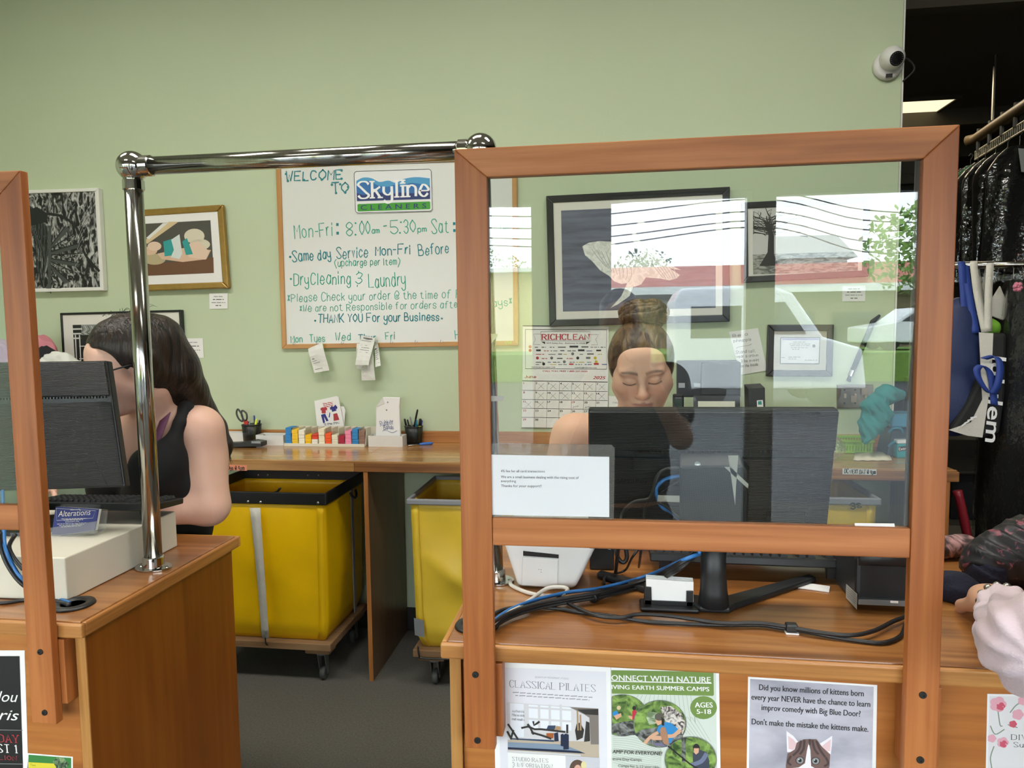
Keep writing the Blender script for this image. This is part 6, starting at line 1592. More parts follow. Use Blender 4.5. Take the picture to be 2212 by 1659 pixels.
S.poly(mb, Z([(1290, 990), (1340, 970), (1400, 1080), (1380, 1200), (1290, 1240), (1265, 1090)]), m_['dark'], .0015); S.poly(mb, Z([(1430, 950), (1480, 970), (1490, 1250), (1400, 1260)]), m_['dark'], .0015)
S.line(mb, Z([(258, 1395), (1340, 1460)]), .0035, m_['wall'], .0019)
S.disc(mb, *Z([(420, 860)])[0], 31, 32, M_lav, .0004)
for k, t in enumerate(('Authentic', 'Pilates with', 'real results')): S.serif(mb, t, *Z([(322, 812 + 60 * k), (505, 825 + 60 * k)]), 5, M_txt, .1, .0016, thin=.5, tick=.8)
S.poly(mb, Z([(258, 1420), (1122, 1468), (1130, 2000), (262, 2000)]), M_paper, .0012); S.poly(mb, Z([(1122, 1468), (1630, 1500), (1640, 2000), (1130, 2000)]), mat('flyer_grey_panel', 'c6c5cc', .6), .0012)
S.serif(mb, 'STUDIO RATES', *Z([(325, 1540), (862, 1570)]), 8, M_txt, .1, .0016, thin=.4, tick=1.2); S.serif(mb, '& INFORMATION', *Z([(330, 1625), (925, 1655)]), 8, M_txt, .1, .0016, thin=.4, tick=1.2)
S.disc(mb, *Z([(1300, 1665)])[0], 17, 20, mat('flyer_hair', '5a4438', .6), .0016); S.disc(mb, *Z([(1305, 1690)])[0], 8.5, 13, mat('flyer_skin', 'd9a894', .6), .0019); S.disc(mb, *Z([(1395, 1610)])[0], 6, 9, mat('flyer_flower', 'e0d2a0', .6), .0018)
mb.build('print', M_lav, fl)
# summer camp flyer
fl, S = flyer('green and white nature camp flyer between the pilates and kitten flyers', [(1319.5, 1441), (1553, 1446), (1558, 1760), (1322, 1760)])
z12 = lambda pts: [(1310 + x / 6.942, 1420 + y / 6.942) for x, y in pts]; Z = z12
mb = MB(); M_sage = mat('camp_pale_sage', 'ccd3c9', .6); M_olive = mat('camp_olive', '6f8a45', .55); M_hole = mat('camp_contour', 'aab3a6', .6)
S.poly(mb, Z([(70, 190), (1640, 205), (1665, 2100), (80, 2100)]), M_sage, .0004)
for k in range(14):
    x = 480 + 60 * k; S.line(mb, Z([(x, 560), (x - 60 + 10 * k, 700 + 20 * k), (x + 80, 900), (x + 300, 1000 + 20 * k)]), .0009, M_hole, .0006, 5)
    S.line(mb, Z([(100, 1180 + 30 * k), (400, 1200 + 34 * k), (760, 1330 + 26 * k), (820, 1400 + 20 * k)]), .0009, M_hole, .0006, 5)
S.poly(mb, Z([(70, 190), (1590, 215), (1605, 235), (1610, 560), (1595, 575), (80, 540)]), M_olive, .0007)
S.font(mb, 'ONNECT WITH NATURE', *Z([(78, 342), (1562, 375)]), 12.6, M_paper, .0011, bold=.025); S.line(mb, Z([(75, 353), (1570, 384)]), .002, M_paper, .0011)
S.font(mb, 'IVING EARTH SUMMER CAMPS', *Z([(80, 470), (1540, 505)]), 9.6, M_paper, .0011, bold=.03)
M_fol = noisebw('camp_foliage', 45, '2f4a20', '8fae58', 1, 1, .35, .65); M_rock = noisebw('camp_rocks', 60, '2c2d2a', '8f918e', 1, 1, .4, .65); M_crowd = noisebw('camp_crowd', 90, '3a2f2c', 'd8cfc8', 1, 1, .42, .6); M_wtr = noisebw('camp_water', 40, '6c7f5c', 'c3cfb8', .6, 2)
def photo_disc(cx, cy, rx, ry, m, l, clip=None, ring=True):
    pts = [(cx + rx * math.cos(t), cy + ry * math.sin(t)) for t in np.linspace(0, 6.283, 48)[:-1]]
    if clip is not None: pts = [(max(x, clip), y) for x, y in pts]
    S.poly(mb, Z(pts), m, l)
    if ring: S.line(mb, Z(pts + pts[:1]), .0011, M_ink2, l + .0002)
photo_disc(240, 865, 370, 312, M_fol, .0008, 80); S.poly(mb, Z([(82, 1000), (250, 960), (600, 930), (600, 980), (560, 1080), (420, 1160), (200, 1175), (85, 1120)]), M_rock, .001)
skin = mat('camp_skin', 'd0a284', .6); red_ = mat('camp_red_shirt', 'c02a3e', .6); blu = mat('camp_blue_shirt', '2c83c0', .6); drk = mat('camp_dark', '231f1f', .6)
S.poly(mb, Z([(385, 800), (430, 775), (465, 830), (468, 925), (390, 935)]), red_, .0013); S.disc(mb, *Z([(415, 755)])[0], 4, 4.6, drk, .0014); S.poly(mb, Z([(325, 865), (390, 880), (385, 930), (340, 905)]), skin, .0014)
S.poly(mb, Z([(90, 820), (150, 790), (190, 850), (100, 880)]), blu, .0013); S.disc(mb, *Z([(185, 750)])[0], 4.5, 4.6, mat('camp_blond', 'c9b48c', .6), .0014); S.poly(mb, Z([(110, 870), (220, 830), (225, 880), (150, 930)]), skin, .0014)
photo_disc(800, 990, 395, 352, M_fol, .0016); S.poly(mb, Z([(620, 800), (800, 830), (860, 960), (640, 1000), (600, 900)]), M_wtr, .0019); S.poly(mb, Z([(800, 740), (960, 720), (1120, 830), (1190, 990), (1130, 1180), (900, 1000), (850, 850)]), M_crowd, .0019); S.poly(mb, Z([(420, 1150), (520, 1080), (760, 1040), (1000, 1100), (1150, 1180), (1020, 1290), (860, 1340), (620, 1290)]), M_rock, .0019)
S.poly(mb, Z([(870, 960), (960, 970), (1070, 1060), (1080, 1110), (1000, 1200), (960, 1280), (930, 1280), (900, 1150), (750, 1110), (770, 1030)]), blu, .0022); S.poly(mb, Z([(800, 1080), (830, 1030), (880, 1040), (920, 1160), (940, 1290), (860, 1290), (810, 1160)]), mat('camp_shin', 'a67a5d', .6), .0025); S.poly(mb, Z([(640, 1190), (700, 1160), (820, 1170), (830, 1230), (700, 1230)]), skin, .0024); S.line(mb, Z([(760, 1120), (660, 1180), (580, 1270)]), .006, skin, .0026, 3); S.line(mb, Z([(1090, 1090), (1010, 1160), (940, 1170)]), .007, skin, .0026, 3)
S.disc(mb, *Z([(790, 880)])[0], 10, 8.5, mat('camp_cap', '5b564c', .6), .0026); S.poly(mb, Z([(735, 920), (790, 900), (840, 930), (820, 990), (770, 1010), (740, 970)]), skin, .0025); S.poly(mb, Z([(820, 880), (865, 920), (865, 1010), (830, 1010)]), drk, .0027); S.poly(mb, Z([(700, 1270), (840, 1270), (890, 1330), (720, 1320)]), mat('camp_shoe', '6f6c86', .6), .0027)
photo_disc(1260, 1520, 385, 340, M_fol, .0029)
S.poly(mb, Z([(1125, 1200), (1190, 1185), (1185, 1560), (1130, 1560)]), M_rock, .0032); S.poly(mb, Z([(1290, 1420), (1400, 1370), (1500, 1410), (1540, 1540), (1530, 1700), (1300, 1700)]), mat('camp_grey_shirt', '3b4150', .6), .0034); S.disc(mb, *Z([(1345, 1345)])[0], 7.5, 9.5, drk, .0035); S.poly(mb, Z([(1305, 1345), (1385, 1345), (1380, 1410), (1340, 1440), (1310, 1410)]), skin, .0037); S.line(mb, Z([(1490, 1440), (1420, 1540), (1290, 1590)]), .008, mat('camp_sleeve', '6d7590', .6), .0038, 3); S.line(mb, Z([(930, 1320), (1250, 1580), (1420, 1680)]), .0028, drk, .004)
S.disc(mb, *Z([(1455, 750)])[0], 29, 25, M_olive, .001); S.font(mb, 'AGES', *Z([(1328, 745), (1592, 745)]), 11.5, M_paper, .0014, bold=.035); S.font(mb, '5-18', *Z([(1355, 840), (1568, 842)]), 10.5, M_paper, .0014, bold=.035)
S.font(mb, 'AMP FOR EVERYONE!', *Z([(90, 1420), (835, 1450)]), 8, mat('camp_text', '2b3028', .6), .0042, bold=.025, shear=.15); S.font(mb, 'ature Day Camps', *Z([(92, 1520), (528, 1538)]), 6, mat('camp_text', '2b3028', .6), .0042); S.font(mb, 'Camps for 5-12 year olds', *Z([(175, 1625), (790, 1650)]), 6, mat('camp_text', '2b3028', .6), .0042)
mb.build('print', M_sage, fl)
# kitten flyer
fl, S = flyer('grey kitten flyer for improv comedy left of the right screen upright', [(1616, 1462), (1895, 1480), (1890, 1780), (1611, 1780)])
z13 = lambda pts: [(1560 + x / 3.393, 1400 + y / 3.393) for x, y in pts]; Z = z13
mb = MB(); M_blur = noisebw('blurred_backdrop_print', 7, '8f8d98', 'c9c6d0', .6, 1.4, .35, .65, .3)
S.poly(mb, Z([(205, 225), (1110, 282), (1090, 1300), (190, 1300)]), M_blur, .0005)
for t, a, b_, h in (('Did you know millions of kittens born', (270, 305), (1036, 352), 13), ('every year NEVER have the chance to learn', (214, 375), (1083, 430), 13), ('improv comedy with Big Blue Door?', (288, 452), (1012, 500), 13), ("Don't make the mistake the kittens make.", (216, 556), (1070, 612), 13)):
    S.font(mb, t, *Z([a, b_]), h, M_ink, .0009, bold=.03)
kc = {k: mat('kitten_' + k, v, .6) for k, v in dict(brown='6e5550', dark='453736', white='e3dee2', ear='d9b9bc', iris='8c9090', pupil='141414', nose='d98f96').items()}
S.poly(mb, Z([(470, 605), (520, 640), (560, 690), (540, 760), (475, 760), (472, 690)]), kc['white'], .001); S.poly(mb, Z([(482, 640), (520, 665), (545, 700), (520, 745), (486, 735)]), kc['ear'], .0012)
S.poly(mb, Z([(805, 640), (760, 670), (700, 705), (730, 770), (795, 775), (803, 710)]), kc['white'], .001); S.poly(mb, Z([(795, 665), (755, 695), (725, 720), (750, 760), (790, 750)]), kc['ear'], .0012)
S.poly(mb, Z([(545, 690), (600, 665), (690, 665), (730, 720), (790, 775), (785, 860), (760, 960), (700, 1100), (560, 1100), (480, 960), (465, 860), (480, 770), (530, 740)]), kc['brown'], .0014)
S.poly(mb, Z([(620, 745), (632, 690), (645, 745), (650, 860), (720, 900), (740, 1000), (680, 1100), (580, 1100), (500, 990), (470, 880), (560, 870), (605, 840)]), kc['white'], .0017)
for pts in ([(575, 680), (560, 740), (520, 780)], [(600, 675), (595, 735), (570, 770)], [(660, 675), (675, 735), (700, 770)], [(690, 680), (715, 740), (750, 790)], [(640, 668), (640, 700)], [(500, 790), (480, 830), (500, 850)], [(760, 800), (775, 840), (750, 860)]): S.line(mb, Z(pts), .004, kc['dark'], .002, 4)
for x, y in ((568, 818), (682, 822)):
    S.disc(mb, *Z([(x, y)])[0], 10, 8.5, kc['dark'], .0021); S.disc(mb, *Z([(x, y)])[0], 7.6, 6.9, kc['iris'], .0023); S.disc(mb, *Z([(x, y)])[0], 3.6, 3.8, kc['pupil'], .0025); S.disc(mb, *Z([(x - 8, y - 8)])[0], 1.2, 1.2, kc['white'], .0027)
S.poly(mb, Z([(600, 876), (648, 876), (625, 900)]), kc['nose'], .0022)
mb.build('print', M_blur, fl)
# floral flyer at the right edge
fl, S = flyer('pale floral flyer with pink flowers at the right edge of the picture', [(2133, 1499), (2330, 1502), (2330, 1780), (2127, 1780)])
Z = z13; mb = MB(); M_pk = mat('petal_pink', 'dca3b0', .6); M_pk2 = mat('petal_rose', 'c9576a', .6); M_stem = mat('stem_grey_green', '7d8d7c', .6)
S.poly(mb, [(2137, 1503), (2325, 1506), (2325, 1770), (2131, 1770)], mat('flyer_ivory', 'dcdadb', .6), .0004)
for (x, y), r, m in (((2020, 410), 17, M_pk), ((2040, 425), 9, M_pk2), ((2165, 485), 12, M_pk), ((2200, 385), 10, M_pk), ((2130, 555), 8, M_pk2), ((2055, 690), 12, M_pk), ((2060, 700), 8, M_pk2), ((1975, 660), 9, M_pk)):
    (cx, cy_), = Z([(x, y)])
    for k in range(5): S.disc(mb, cx + r * .5 * math.cos(k * 1.257), cy_ + r * .5 * math.sin(k * 1.257), r * .6, r * .5, m, .0008 + k * .00008, 12)
for pts in ([(2020, 460), (2035, 560), (2050, 570)], [(1965, 570), (2000, 630), (2065, 595)], [(2110, 470), (2150, 420), (2190, 395)], [(1990, 720), (1965, 800), (1975, 880)], [(2095, 560), (2160, 580)]): S.line(mb, Z(pts), .0018, M_stem, .0007, 4)
S.serif(mb, 'DIV', *Z([(2118, 668), (2230, 672)]), 11, M_txt, .12, .0012, thin=.45); S.serif(mb, 'Sum', *Z([(2135, 722), (2250, 726)]), 10, M_txt, .12, .0012, thin=.45)
mb.build('print', M_paper, fl)

# ------------------------------------------------------------------ notice and tape on the right screen's glass
YGf = YG + .0099
sl = thing('sign_sleeve', 'clear acrylic sleeve with the printed card fee notice on the glass', 'sign', onY(1190, 1120, YGf))
SLV = clear('sleeve_film', 'eef0ee', .05, .05, haze=.10, hazecol='d8d4cf', bump=.25, bscale=9)
MB().prism([onY(x, y, YGf - .0035) for x, y in ((1058, 958), (1321, 961), (1328, 968), (1326, 1122), (1058, 1117))], (0, .0025, 0)).build('sleeve', SLV, sl)
MB().prism([onY(x, y, YGf - .0048) for x, y in ((1057, 982), (1316, 987), (1316, 1117), (1058, 1112))], (0, .001, 0)).build('paper', mat('notice_paper', 'e3e4e8', .55), sl)
S = Sheet((0, YGf - .0048, 1.2)); mb = MB(); z3 = lambda pts: [(1040 + x / 4.424, 860 + y / 4.424) for x, y in pts]; M_sl = mat('notice_ink', '4a4a50', .6)
for t, a, b_ in (('4% fee for all card transactions', (186, 707), (606, 710)), ('We are a small business dealing with the rising cost of', (186, 762), (930, 772)), ('everything', (187, 802), (330, 804)), ('Thanks for your support!!', (188, 848), (576, 851))): S.font(mb, t, *z3([a, b_]), 5.6, M_sl, .0006)
mb.build('lettering', M_sl, sl)
M_tape = mat('grey_tape', 'a5a39d', .6); M_stk = mat('pale_yellow_sticker', 'd9dba4', .7)
M_ctape = clear('clear_tape', 'e8ebe8', .08, .15, haze=.25, hazecol='c6c9cc', bump=.4, bscale=60)
for nm, lab, px4, m in (('tape_strip', 'grey tape scrap on the left edge of the screen glass', [(1060, 855), (1089, 856), (1086, 866), (1061, 867)], M_tape), ('sticker', 'torn pale yellow sticker on the left edge of the screen glass', [(1060, 721), (1076, 722), (1070, 732), (1062, 741)], M_stk),
                        ('tape_strip', 'long white tape strip along the bottom right of the screen glass', [(1846, 1130), (1932, 1131), (1933, 1138), (1847, 1137)], M_paper)):
    tag(MB().prism([onY(x, y, YGf - .0012) for x, y in px4], (0, .001, 0)).build(nm, m), lab, 'tape' if nm != 'sticker' else 'sticker')

# ------------------------------------------------------------------ right counter: big monitor with mini computer
TL, TR = onY(1271, 884, 1.50), onY(1812, 884, 1.50); BL, BR = onY(1271, 1130, 1.525), onY(1788, 1130, 1.525)
dn = (BL - TL) / (TL[2] - BL[2]); ex = .06
BL = BL + dn * ex * 1.0; BR = BR + (BR - TR) / (TR[2] - BR[2]) * ex
ft = onZ(1541, 1318, HC); ft[2] = HC
mo, Q, nn = monitor('large black monitor seen from behind the glass, a mini computer on its back', TL, TR, BR, BL, .028, .30, (ft[0], ft[1], HC), (ft[0] - .003, 1.497, 1.16), .026)
MB().prism([(ft[0] + a, ft[1] + b_, HC + .0006) for a, b_ in ((-.03, -.02), (.03, -.02), (.045, .0), (.26, .19), (.25, .215), (.03, .05), (-.03, .05), (-.24, .19), (-.25, .165), (-.045, 0))], (0, 0, .014)).build('foot', M_blkm, mo, bevel=.005)
S = Sheet(Q(0, .5, .0205), nn, TR - TL); mb = MB(); S.font(mb, 'SAMSUNG', *z3([(1297, 806), (1578, 806)]), 9, mat('embossed_black', '0d0e0f', .35), .0015, bold=.03); mb.build('lettering', M_blk, mo)
g = MB()
for q in (z3([(1452, 525), (1808, 525), (1808, 680), (1452, 680)]), [(1500 + x / 3.687, 860 + y / 3.687) for x, y in ((572, 905), (880, 905), (880, 1010), (572, 1010))]):
    pr = [S.at(x, y, .0012) for x, y in q]
    for i in range(4): g.tube([pr[i], pr[(i + 1) % 4]], .0009, 5)
g.build('access_panel_groove', M_groove, mo)
# mini computer hung on its back (its own thing)
z4b = lambda pts: [(1500 + x / 3.687, 860 + y / 3.687) for x, y in pts]
Ypc = 1.455
P = [onY(x, y, Ypc) for x, y in ((1468, 1008), (1604, 1006), (1616, 1018), (1612, 1150), (1468, 1150))]
pc_ = thing('mini_computer', 'black mini computer mounted on the back of the large monitor', 'computer', (P[0][0], Ypc, P[3][2]))
P2 = [onY(x, y, Ypc + .035) for x, y in ((1468, 978), (1595, 976), (1620, 1010), (1614, 1150), (1468, 1150))]
fs = [(0, 1, 2, 3, 4), (9, 8, 7, 6, 5)] + [(i, 5 + i, 5 + (i + 1) % 5, (i + 1) % 5) for i in range(5)]
MB().add(list(P) + list(P2), fs).build('casing', mat('computer_black', '131415', .4), pc_, bevel=.003)
M_perf = mat('perforated_steel', '1b1c1e', .35, .3); nt = M_perf.node_tree
_tc = nt.nodes.new('ShaderNodeTexCoord'); _mp = nt.nodes.new('ShaderNodeMapping'); _mp.inputs['Rotation'].default_value = (0, .7, 0); _w = nt.nodes.new('ShaderNodeTexChecker'); _w.inputs['Scale'].default_value = 420; _w.inputs[1].default_value = (.004, .004, .004, 1); _w.inputs[2].default_value = lin('2d2f32')
nt.links.new(_tc.outputs['Object'], _mp.inputs[0]); nt.links.new(_mp.outputs[0], _w.inputs[0]); nt.links.new(_w.outputs[0], nt.nodes['Principled BSDF'].inputs['Base Color'])
MB().prism([onY(x, y, Ypc - .002) for x, y in ((1473, 1012), (1600, 1010), (1611, 1022), (1607, 1150), (1473, 1150))], (0, .0015, 0)).build('grille', M_perf, pc_)
MB().lathe([(.0065, 0), (.006, .0015), (0, .002)], onY(1506.5, 1003, Ypc + .005), (0, -1, .3), 18).build('badge', M_steel, pc_)
for px4, lab in (([(1573, 984), (1595, 984), (1590, 1050), (1588, 1091)], 'pointed grey tape strip hanging on the mini computer'), ([(1565, 1009), (1578, 1009), (1617, 1046), (1616, 1056)], 'clear tape strip slanting across the mini computer'), ([(1421, 1070), (1468, 1071), (1468, 1085), (1420, 1083)], 'grey tape holding the blue cable to the mini computer')):
    tag(MB().prism([onY(x, y, Ypc - .0055) for x, y in px4], (0, .001, 0)).build('tape_strip', M_tape), lab, 'tape')
# its cables
cz = lambda px, py, y: onY(px, py, y)
cable('short blue cable curving into the mini computer', [cz(1468, 1028, 1.468), cz(1440, 1034, 1.465), cz(1420, 1050, 1.46), cz(1418, 1068, 1.46), cz(1430, 1095, 1.462), cz(1455, 1110, 1.462), cz(1490, 1150, 1.46), cz(1512, 1196, 1.45)], .004, M_cblu)
cable('thick black cable from the mini computer down to the counter', [cz(1468, 1012, 1.468), cz(1440, 1014, 1.465), cz(1420, 1030, 1.462), cz(1405, 1075, 1.46), cz(1370, 1085, 1.46), cz(1345, 1110, 1.46), cz(1338, 1160, 1.46), onZ(1330, 1235, HC + .02)], .0045, M_cblk, 'black computer cables')
cable('thin black cable crossing under the mini computer plug', [cz(1468, 1040, 1.467), cz(1440, 1055, 1.464), cz(1400, 1085, 1.46), cz(1390, 1120, 1.46), cz(1388, 1160, 1.46), onZ(1380, 1225, HC + .015)], .003, M_cblk, 'black computer cables')
cable('thin black cord slanting along the mini computer', [cz(1420, 1085, 1.456), cz(1440, 1095, 1.456), cz(1470, 1122, 1.452), cz(1495, 1150, 1.45), cz(1520, 1195, 1.45)], .0028, M_cblk, 'black computer cables')
# cable bundle sweeping over the counter
H3 = HC + .006
bun = lambda pts, dz=0, dy=0: [onZ(x, y + dy, HC + dz) for x, y in pts]
up = [onY(1512, 1196, 1.46), onY(1470, 1212, 1.45)]
cable('blue network cable sweeping across the right counter', up + bun([(1400, 1243), (1300, 1270), (1225, 1280), (1150, 1298), (1100, 1318), (1062, 1345)], .02), .0042, M_cblu)
for k, (dy, dz, r) in enumerate(((9, .016, .0042), (15, .012, .0038), (19, .008, .0038), (4, .024, .004))):
    cable('black cable in the bundle below the blue one on the right counter', [onY(1500 + k * 3, 1196, 1.462 + .004 * k), onY(1462, 1215 + dy, 1.45)] + bun([(1400, 1248), (1300, 1274), (1225, 1287), (1160, 1300), (1100, 1320), (1055, 1348)], dz, dy * (1 - .3 * (k == 2))), r, M_cblk, 'bundled black cables')
cable('white power cable arching from the white printer to the grommet', bun([(1103, 1255), (1106, 1265), (1140, 1280), (1180, 1287)], .005) + bun([(1215, 1284), (1226, 1273), (1210, 1268), (1180, 1272), (1140, 1300), (1100, 1323), (1058, 1353)], .018), .0045, M_cwht)
cable('black cable lying along the counter front to the cable clip', bun([(1040, 1350), (1075, 1322), (1120, 1312), (1200, 1314), (1250, 1322), (1330, 1332), (1400, 1343), (1470, 1347), (1560, 1350), (1640, 1350), (1690, 1357), (1740, 1364), (1800, 1376), (1860, 1385), (1910, 1388), (1945, 1374), (1958, 1345)], .005), .0042, M_cblk, 'black front cables')
cable('black cable crossing over and running back to the black printer', bun([(1205, 1288), (1240, 1310), (1290, 1330), (1340, 1334), (1380, 1327), (1440, 1330), (1500, 1338), (1560, 1346), (1640, 1346), (1700, 1354), (1770, 1366), (1840, 1372), (1890, 1362), (1930, 1342), (1962, 1330)], .012), .0042, M_cblk, 'black front cables')
cable('black loop of cord beside the white printer', [onY(1330, 1185, 1.62), onY(1335, 1205, 1.62), onY(1346, 1215, 1.62), onY(1354, 1205, 1.62), onY(1352, 1185, 1.62)], .005, M_cblk)
cable('thin black wire bent up beside the keyboard', bun([(1306, 1262)], .006) + bun([(1306, 1248), (1320, 1241), (1350, 1232)], .012) + [onY(1365, 1205, 1.6), onY(1380, 1185, 1.6)], .0028, M_cblk)
p = onZ(1711, 1370, HC); o = thing('cable_clip', 'small black cable clip stuck on the right counter', 'clip', p)
MB().box(p[0] - .012, p[0] + .012, p[1] - .004, p[1] + .014, HC + .0005, HC + .003).build('pad', M_paper, o)
MB().box(p[0] - .011, p[0] + .011, p[1] - .003, p[1] + .016, HC + .0032, HC + .019).build('clip_body', M_blk, o, bevel=.003)
# white receipt printer
wb = onZ(1175, 1272, HC); Yw_ = wb[1]
wp = thing('receipt_printer', 'white wedge-shaped receipt printer on the right counter', 'printer', (wb[0], Yw_ + .05, HC)); M_wpl = mat('glossy_white_plastic', 'dededd', .25)
f0 = [onY(1118, 1268, Yw_), onY(1240, 1272, Yw_)]; f1 = [onY(1086, 1172, Yw_ - .03), onY(1290, 1178, Yw_ - .03)]
lo = [(f0[0][0], Yw_, HC + .001), (f0[1][0], Yw_, HC + .001), (f0[1][0] + .02, Yw_ + .12, HC + .001), (f0[0][0], Yw_ + .12, HC + .001)]
hi = [f1[0], f1[1], f1[1] + (.015, .15, .03), f1[0] + (0, .15, .03)]
MB().hexa(lo + [tuple(v) for v in hi]).build('body', M_wpl, wp, bevel=.012, seg=4)
d_ = lambda px, py: (lambda t: onP(px, py, f0[0] * 1.0 + np.array([0, -.002, 0]), np.cross(f0[1] - f0[0], f1[0] - f0[0])))(0)
nw = np.cross(f0[1] - f0[0], f1[0] - f0[0]); nw /= np.linalg.norm(nw); nw = nw if nw[1] < 0 else -nw
S = Sheet(np.array([f0[0][0], Yw_, HC]), nw, f0[1] - f0[0]); z5b = lambda pts: [(960 + x / 3.95, 1140 + y / 3.95) for x, y in pts]
MB().prism([S.at(x, y, .0005) for x, y in z5b([(672, 196), (975, 228), (975, 258), (672, 236)])], S.N * .001).build('paper_slot', M_ink, wp)
MB().prism([S.at(x, y, .0005) for x, y in z5b([(670, 240), (972, 262), (966, 505), (660, 482)])], S.N * .004).build('door', M_wpl, wp, bevel=.002)
mb = MB()
for x, y in z5b([(808, 345), (826, 347), (826, 368)]): S.disc(mb, x, y, .9, .9, M_ink2, .0052)
mb.build('badge', M_ink2, wp)
MB().hexa([f1[1] + (-.06, .02, .002), f1[1] + (.03, .03, -.02), f1[1] + (.035, .13, -.015), f1[1] + (-.06, .14, .01), f1[1] + (-.06, .02, .006), f1[1] + (.03, .03, -.015), f1[1] + (.035, .13, -.01), f1[1] + (-.06, .14, .014)]).build('side_flap', M_wpl, wp, bevel=.002)
# dark box behind it, and other small things
bx_ = onZ(1300, 1232, HC); tag(MB().box(bx_[0] - .03, bx_[0] + .03, bx_[1], bx_[1] + .07, HC + .0005, HC + .09).build('black_box', M_blkm, bevel=.003), 'small matte black box behind the white printer', 'box')
p = onZ(1288, 1296, HC); o = MB().tube([onZ(1279, 1292, HC + .012), onZ(1300, 1281, HC + .012)], .0115, 14).build('power_adapter', M_blk, smooth=False, bevel=.002); tag(o, 'small black round plug end lying on the right counter', 'adapter')
# card stand
cb = onZ(1446, 1325, HC); o = thing('card_stand', 'black plastic card stand with blank white cards in front of the monitor', 'card holder', cb)
x0, x1 = onY(1383, 1315, cb[1])[0], onY(1511, 1325, cb[1])[0]
MB().box(x0, x1, cb[1], cb[1] + .055, HC + .0005, HC + .010).build('base', M_blk, o, bevel=.004)
Yc_ = cb[1] + .02
for pts in (((1393, 1268), (1407, 1269), (1408, 1312), (1392, 1311)), ((1483, 1277), (1498, 1277), (1497, 1318), (1482, 1317))): MB().prism([onY(x, y, Yc_) for x, y in pts], (0, .03, 0)).build('arm', M_blk, o, bevel=.001)
MB().prism([(onY(1392, 1300, Yc_)[0], Yc_, HC + .009), (onY(1498, 1300, Yc_)[0], Yc_, HC + .009), (onY(1498, 1300, Yc_)[0], Yc_, HC + .018), (onY(1392, 1300, Yc_)[0], Yc_, HC + .018)], (0, .03, 0)).build('tray', M_blk, o)
for k in range(4):
    c_ = [onY(x, y, Yc_ + .004) for x, y in ((1396, 1250), (1498, 1257), (1498, 1314), (1396, 1308))]
    tag(MB().prism([p + (0, k * .0045, k * .001) for p in c_], (0, .004, 0)).build('business_card', M_paper), 'blank white card standing in the black plastic card stand', 'business card', 'blank cards in the black stand')
# keyboard, paper slip, dark keypad
kc_ = onZ(1600, 1230, HC + .03)
keyboard('black full-size keyboard on the right counter behind the monitor stand', (onY(1600, 1225, 1.77)[0] + .005, 1.76, 0), .455, .15, -.14, -.02, HC + .022)
sl_ = [onZ(x, y, HC + .001) for x, y in z4b([(805, 1528), (1115, 1560), (1110, 1590), (795, 1555)])] if False else [onZ(x, y, HC + .001) for x, y in ((1708, 1256), (1793, 1268), (1791, 1280), (1704, 1268))]
tag(MB().prism(sl_, (0, 0, .002)).build('paper_slip', M_paper), 'narrow white paper slip on the right counter under the keyboard', 'paper')
p_ = [onZ(x, y, HC + .03) for x, y in ((1556, 1196), (1592, 1192), (1596, 1204), (1560, 1208))]
tag(MB().prism([onZ(x, y, HC + .002) for x, y in ((1770, 1196), (1800, 1196), (1800, 1226), (1790, 1222))], (0, 0, .001)).build('paper_sheet', mat('cream_sheet', 'd9cfa8', .7)), 'cream sheet corner between keyboard and black printer', 'paper')
# black receipt printer
rb = onZ(1857, 1320, HC); x0 = onY(1848, 1300, rb[1])[0]; x1 = onY(1985, 1300, rb[1])[0]
bp = thing('receipt_printer', 'black receipt printer with a grey rear bracket beside the right screen upright', 'printer', ((x0 + x1) / 2, rb[1], HC))
zt = onY(1900, 1195, rb[1])[2]
xb0 = onZ(1803, 1262, HC)[0]; yb0 = onZ(1803, 1262, HC)[1]
MB().hexa([(x0, rb[1], HC + .012), (x1, rb[1], HC + .012), (x1, yb0 + .03, HC + .004), (xb0, yb0, HC + .004), (x0, rb[1], zt - .01), (x1, rb[1], zt - .01), (x1, yb0 + .03, zt + .01), (xb0, yb0, zt + .01)]).build('casing', M_blkm, bp, bevel=.008)
MB().tube([(x0 + .004, rb[1] + .004, zt - .01), (x1 - .004, rb[1] + .004, zt - .01)], .018, 18).build('paper_cover', M_blkm, bp, smooth=True)
MB().box(x0 + .002, x1 - .01, rb[1] - .012, rb[1] + .001, HC + .018, HC + .03).build('bracket', mat('bracket_grey', '85898c', .35, .6), bp, bevel=.001)
S = Sheet((0, rb[1] - .0125, 1)); mb = MB(); S.poly(mb, [(1923, 1297), (1940, 1298), (1940, 1303), (1923, 1302)], M_paper, .0008)
mb.build('bracket_label', M_paper, bp)
e = np.array([x0 - xb0, rb[1] - yb0, 0]); nrm = np.cross(e, (0, 0, 1.)); nrm /= np.linalg.norm(nrm); nrm = nrm if nrm[0] < 0 else -nrm
S = Sheet(np.array([x0, rb[1], HC]), nrm, -e * np.sign(-e[0] if e[0] != 0 else 1)); mb = MB()
S.poly(mb, [(1829, 1261), (1853, 1283), (1852, 1317), (1828, 1291)], mat('silver_label', 'a9a9a2', .5), .001)
for k in range(5): S.line(mb, [(1831, 1267 + k * 5), (1850, 1285 + k * 5)], .0012, M_ink2, .0016)
mb.build('rating_label', M_paper, bp)
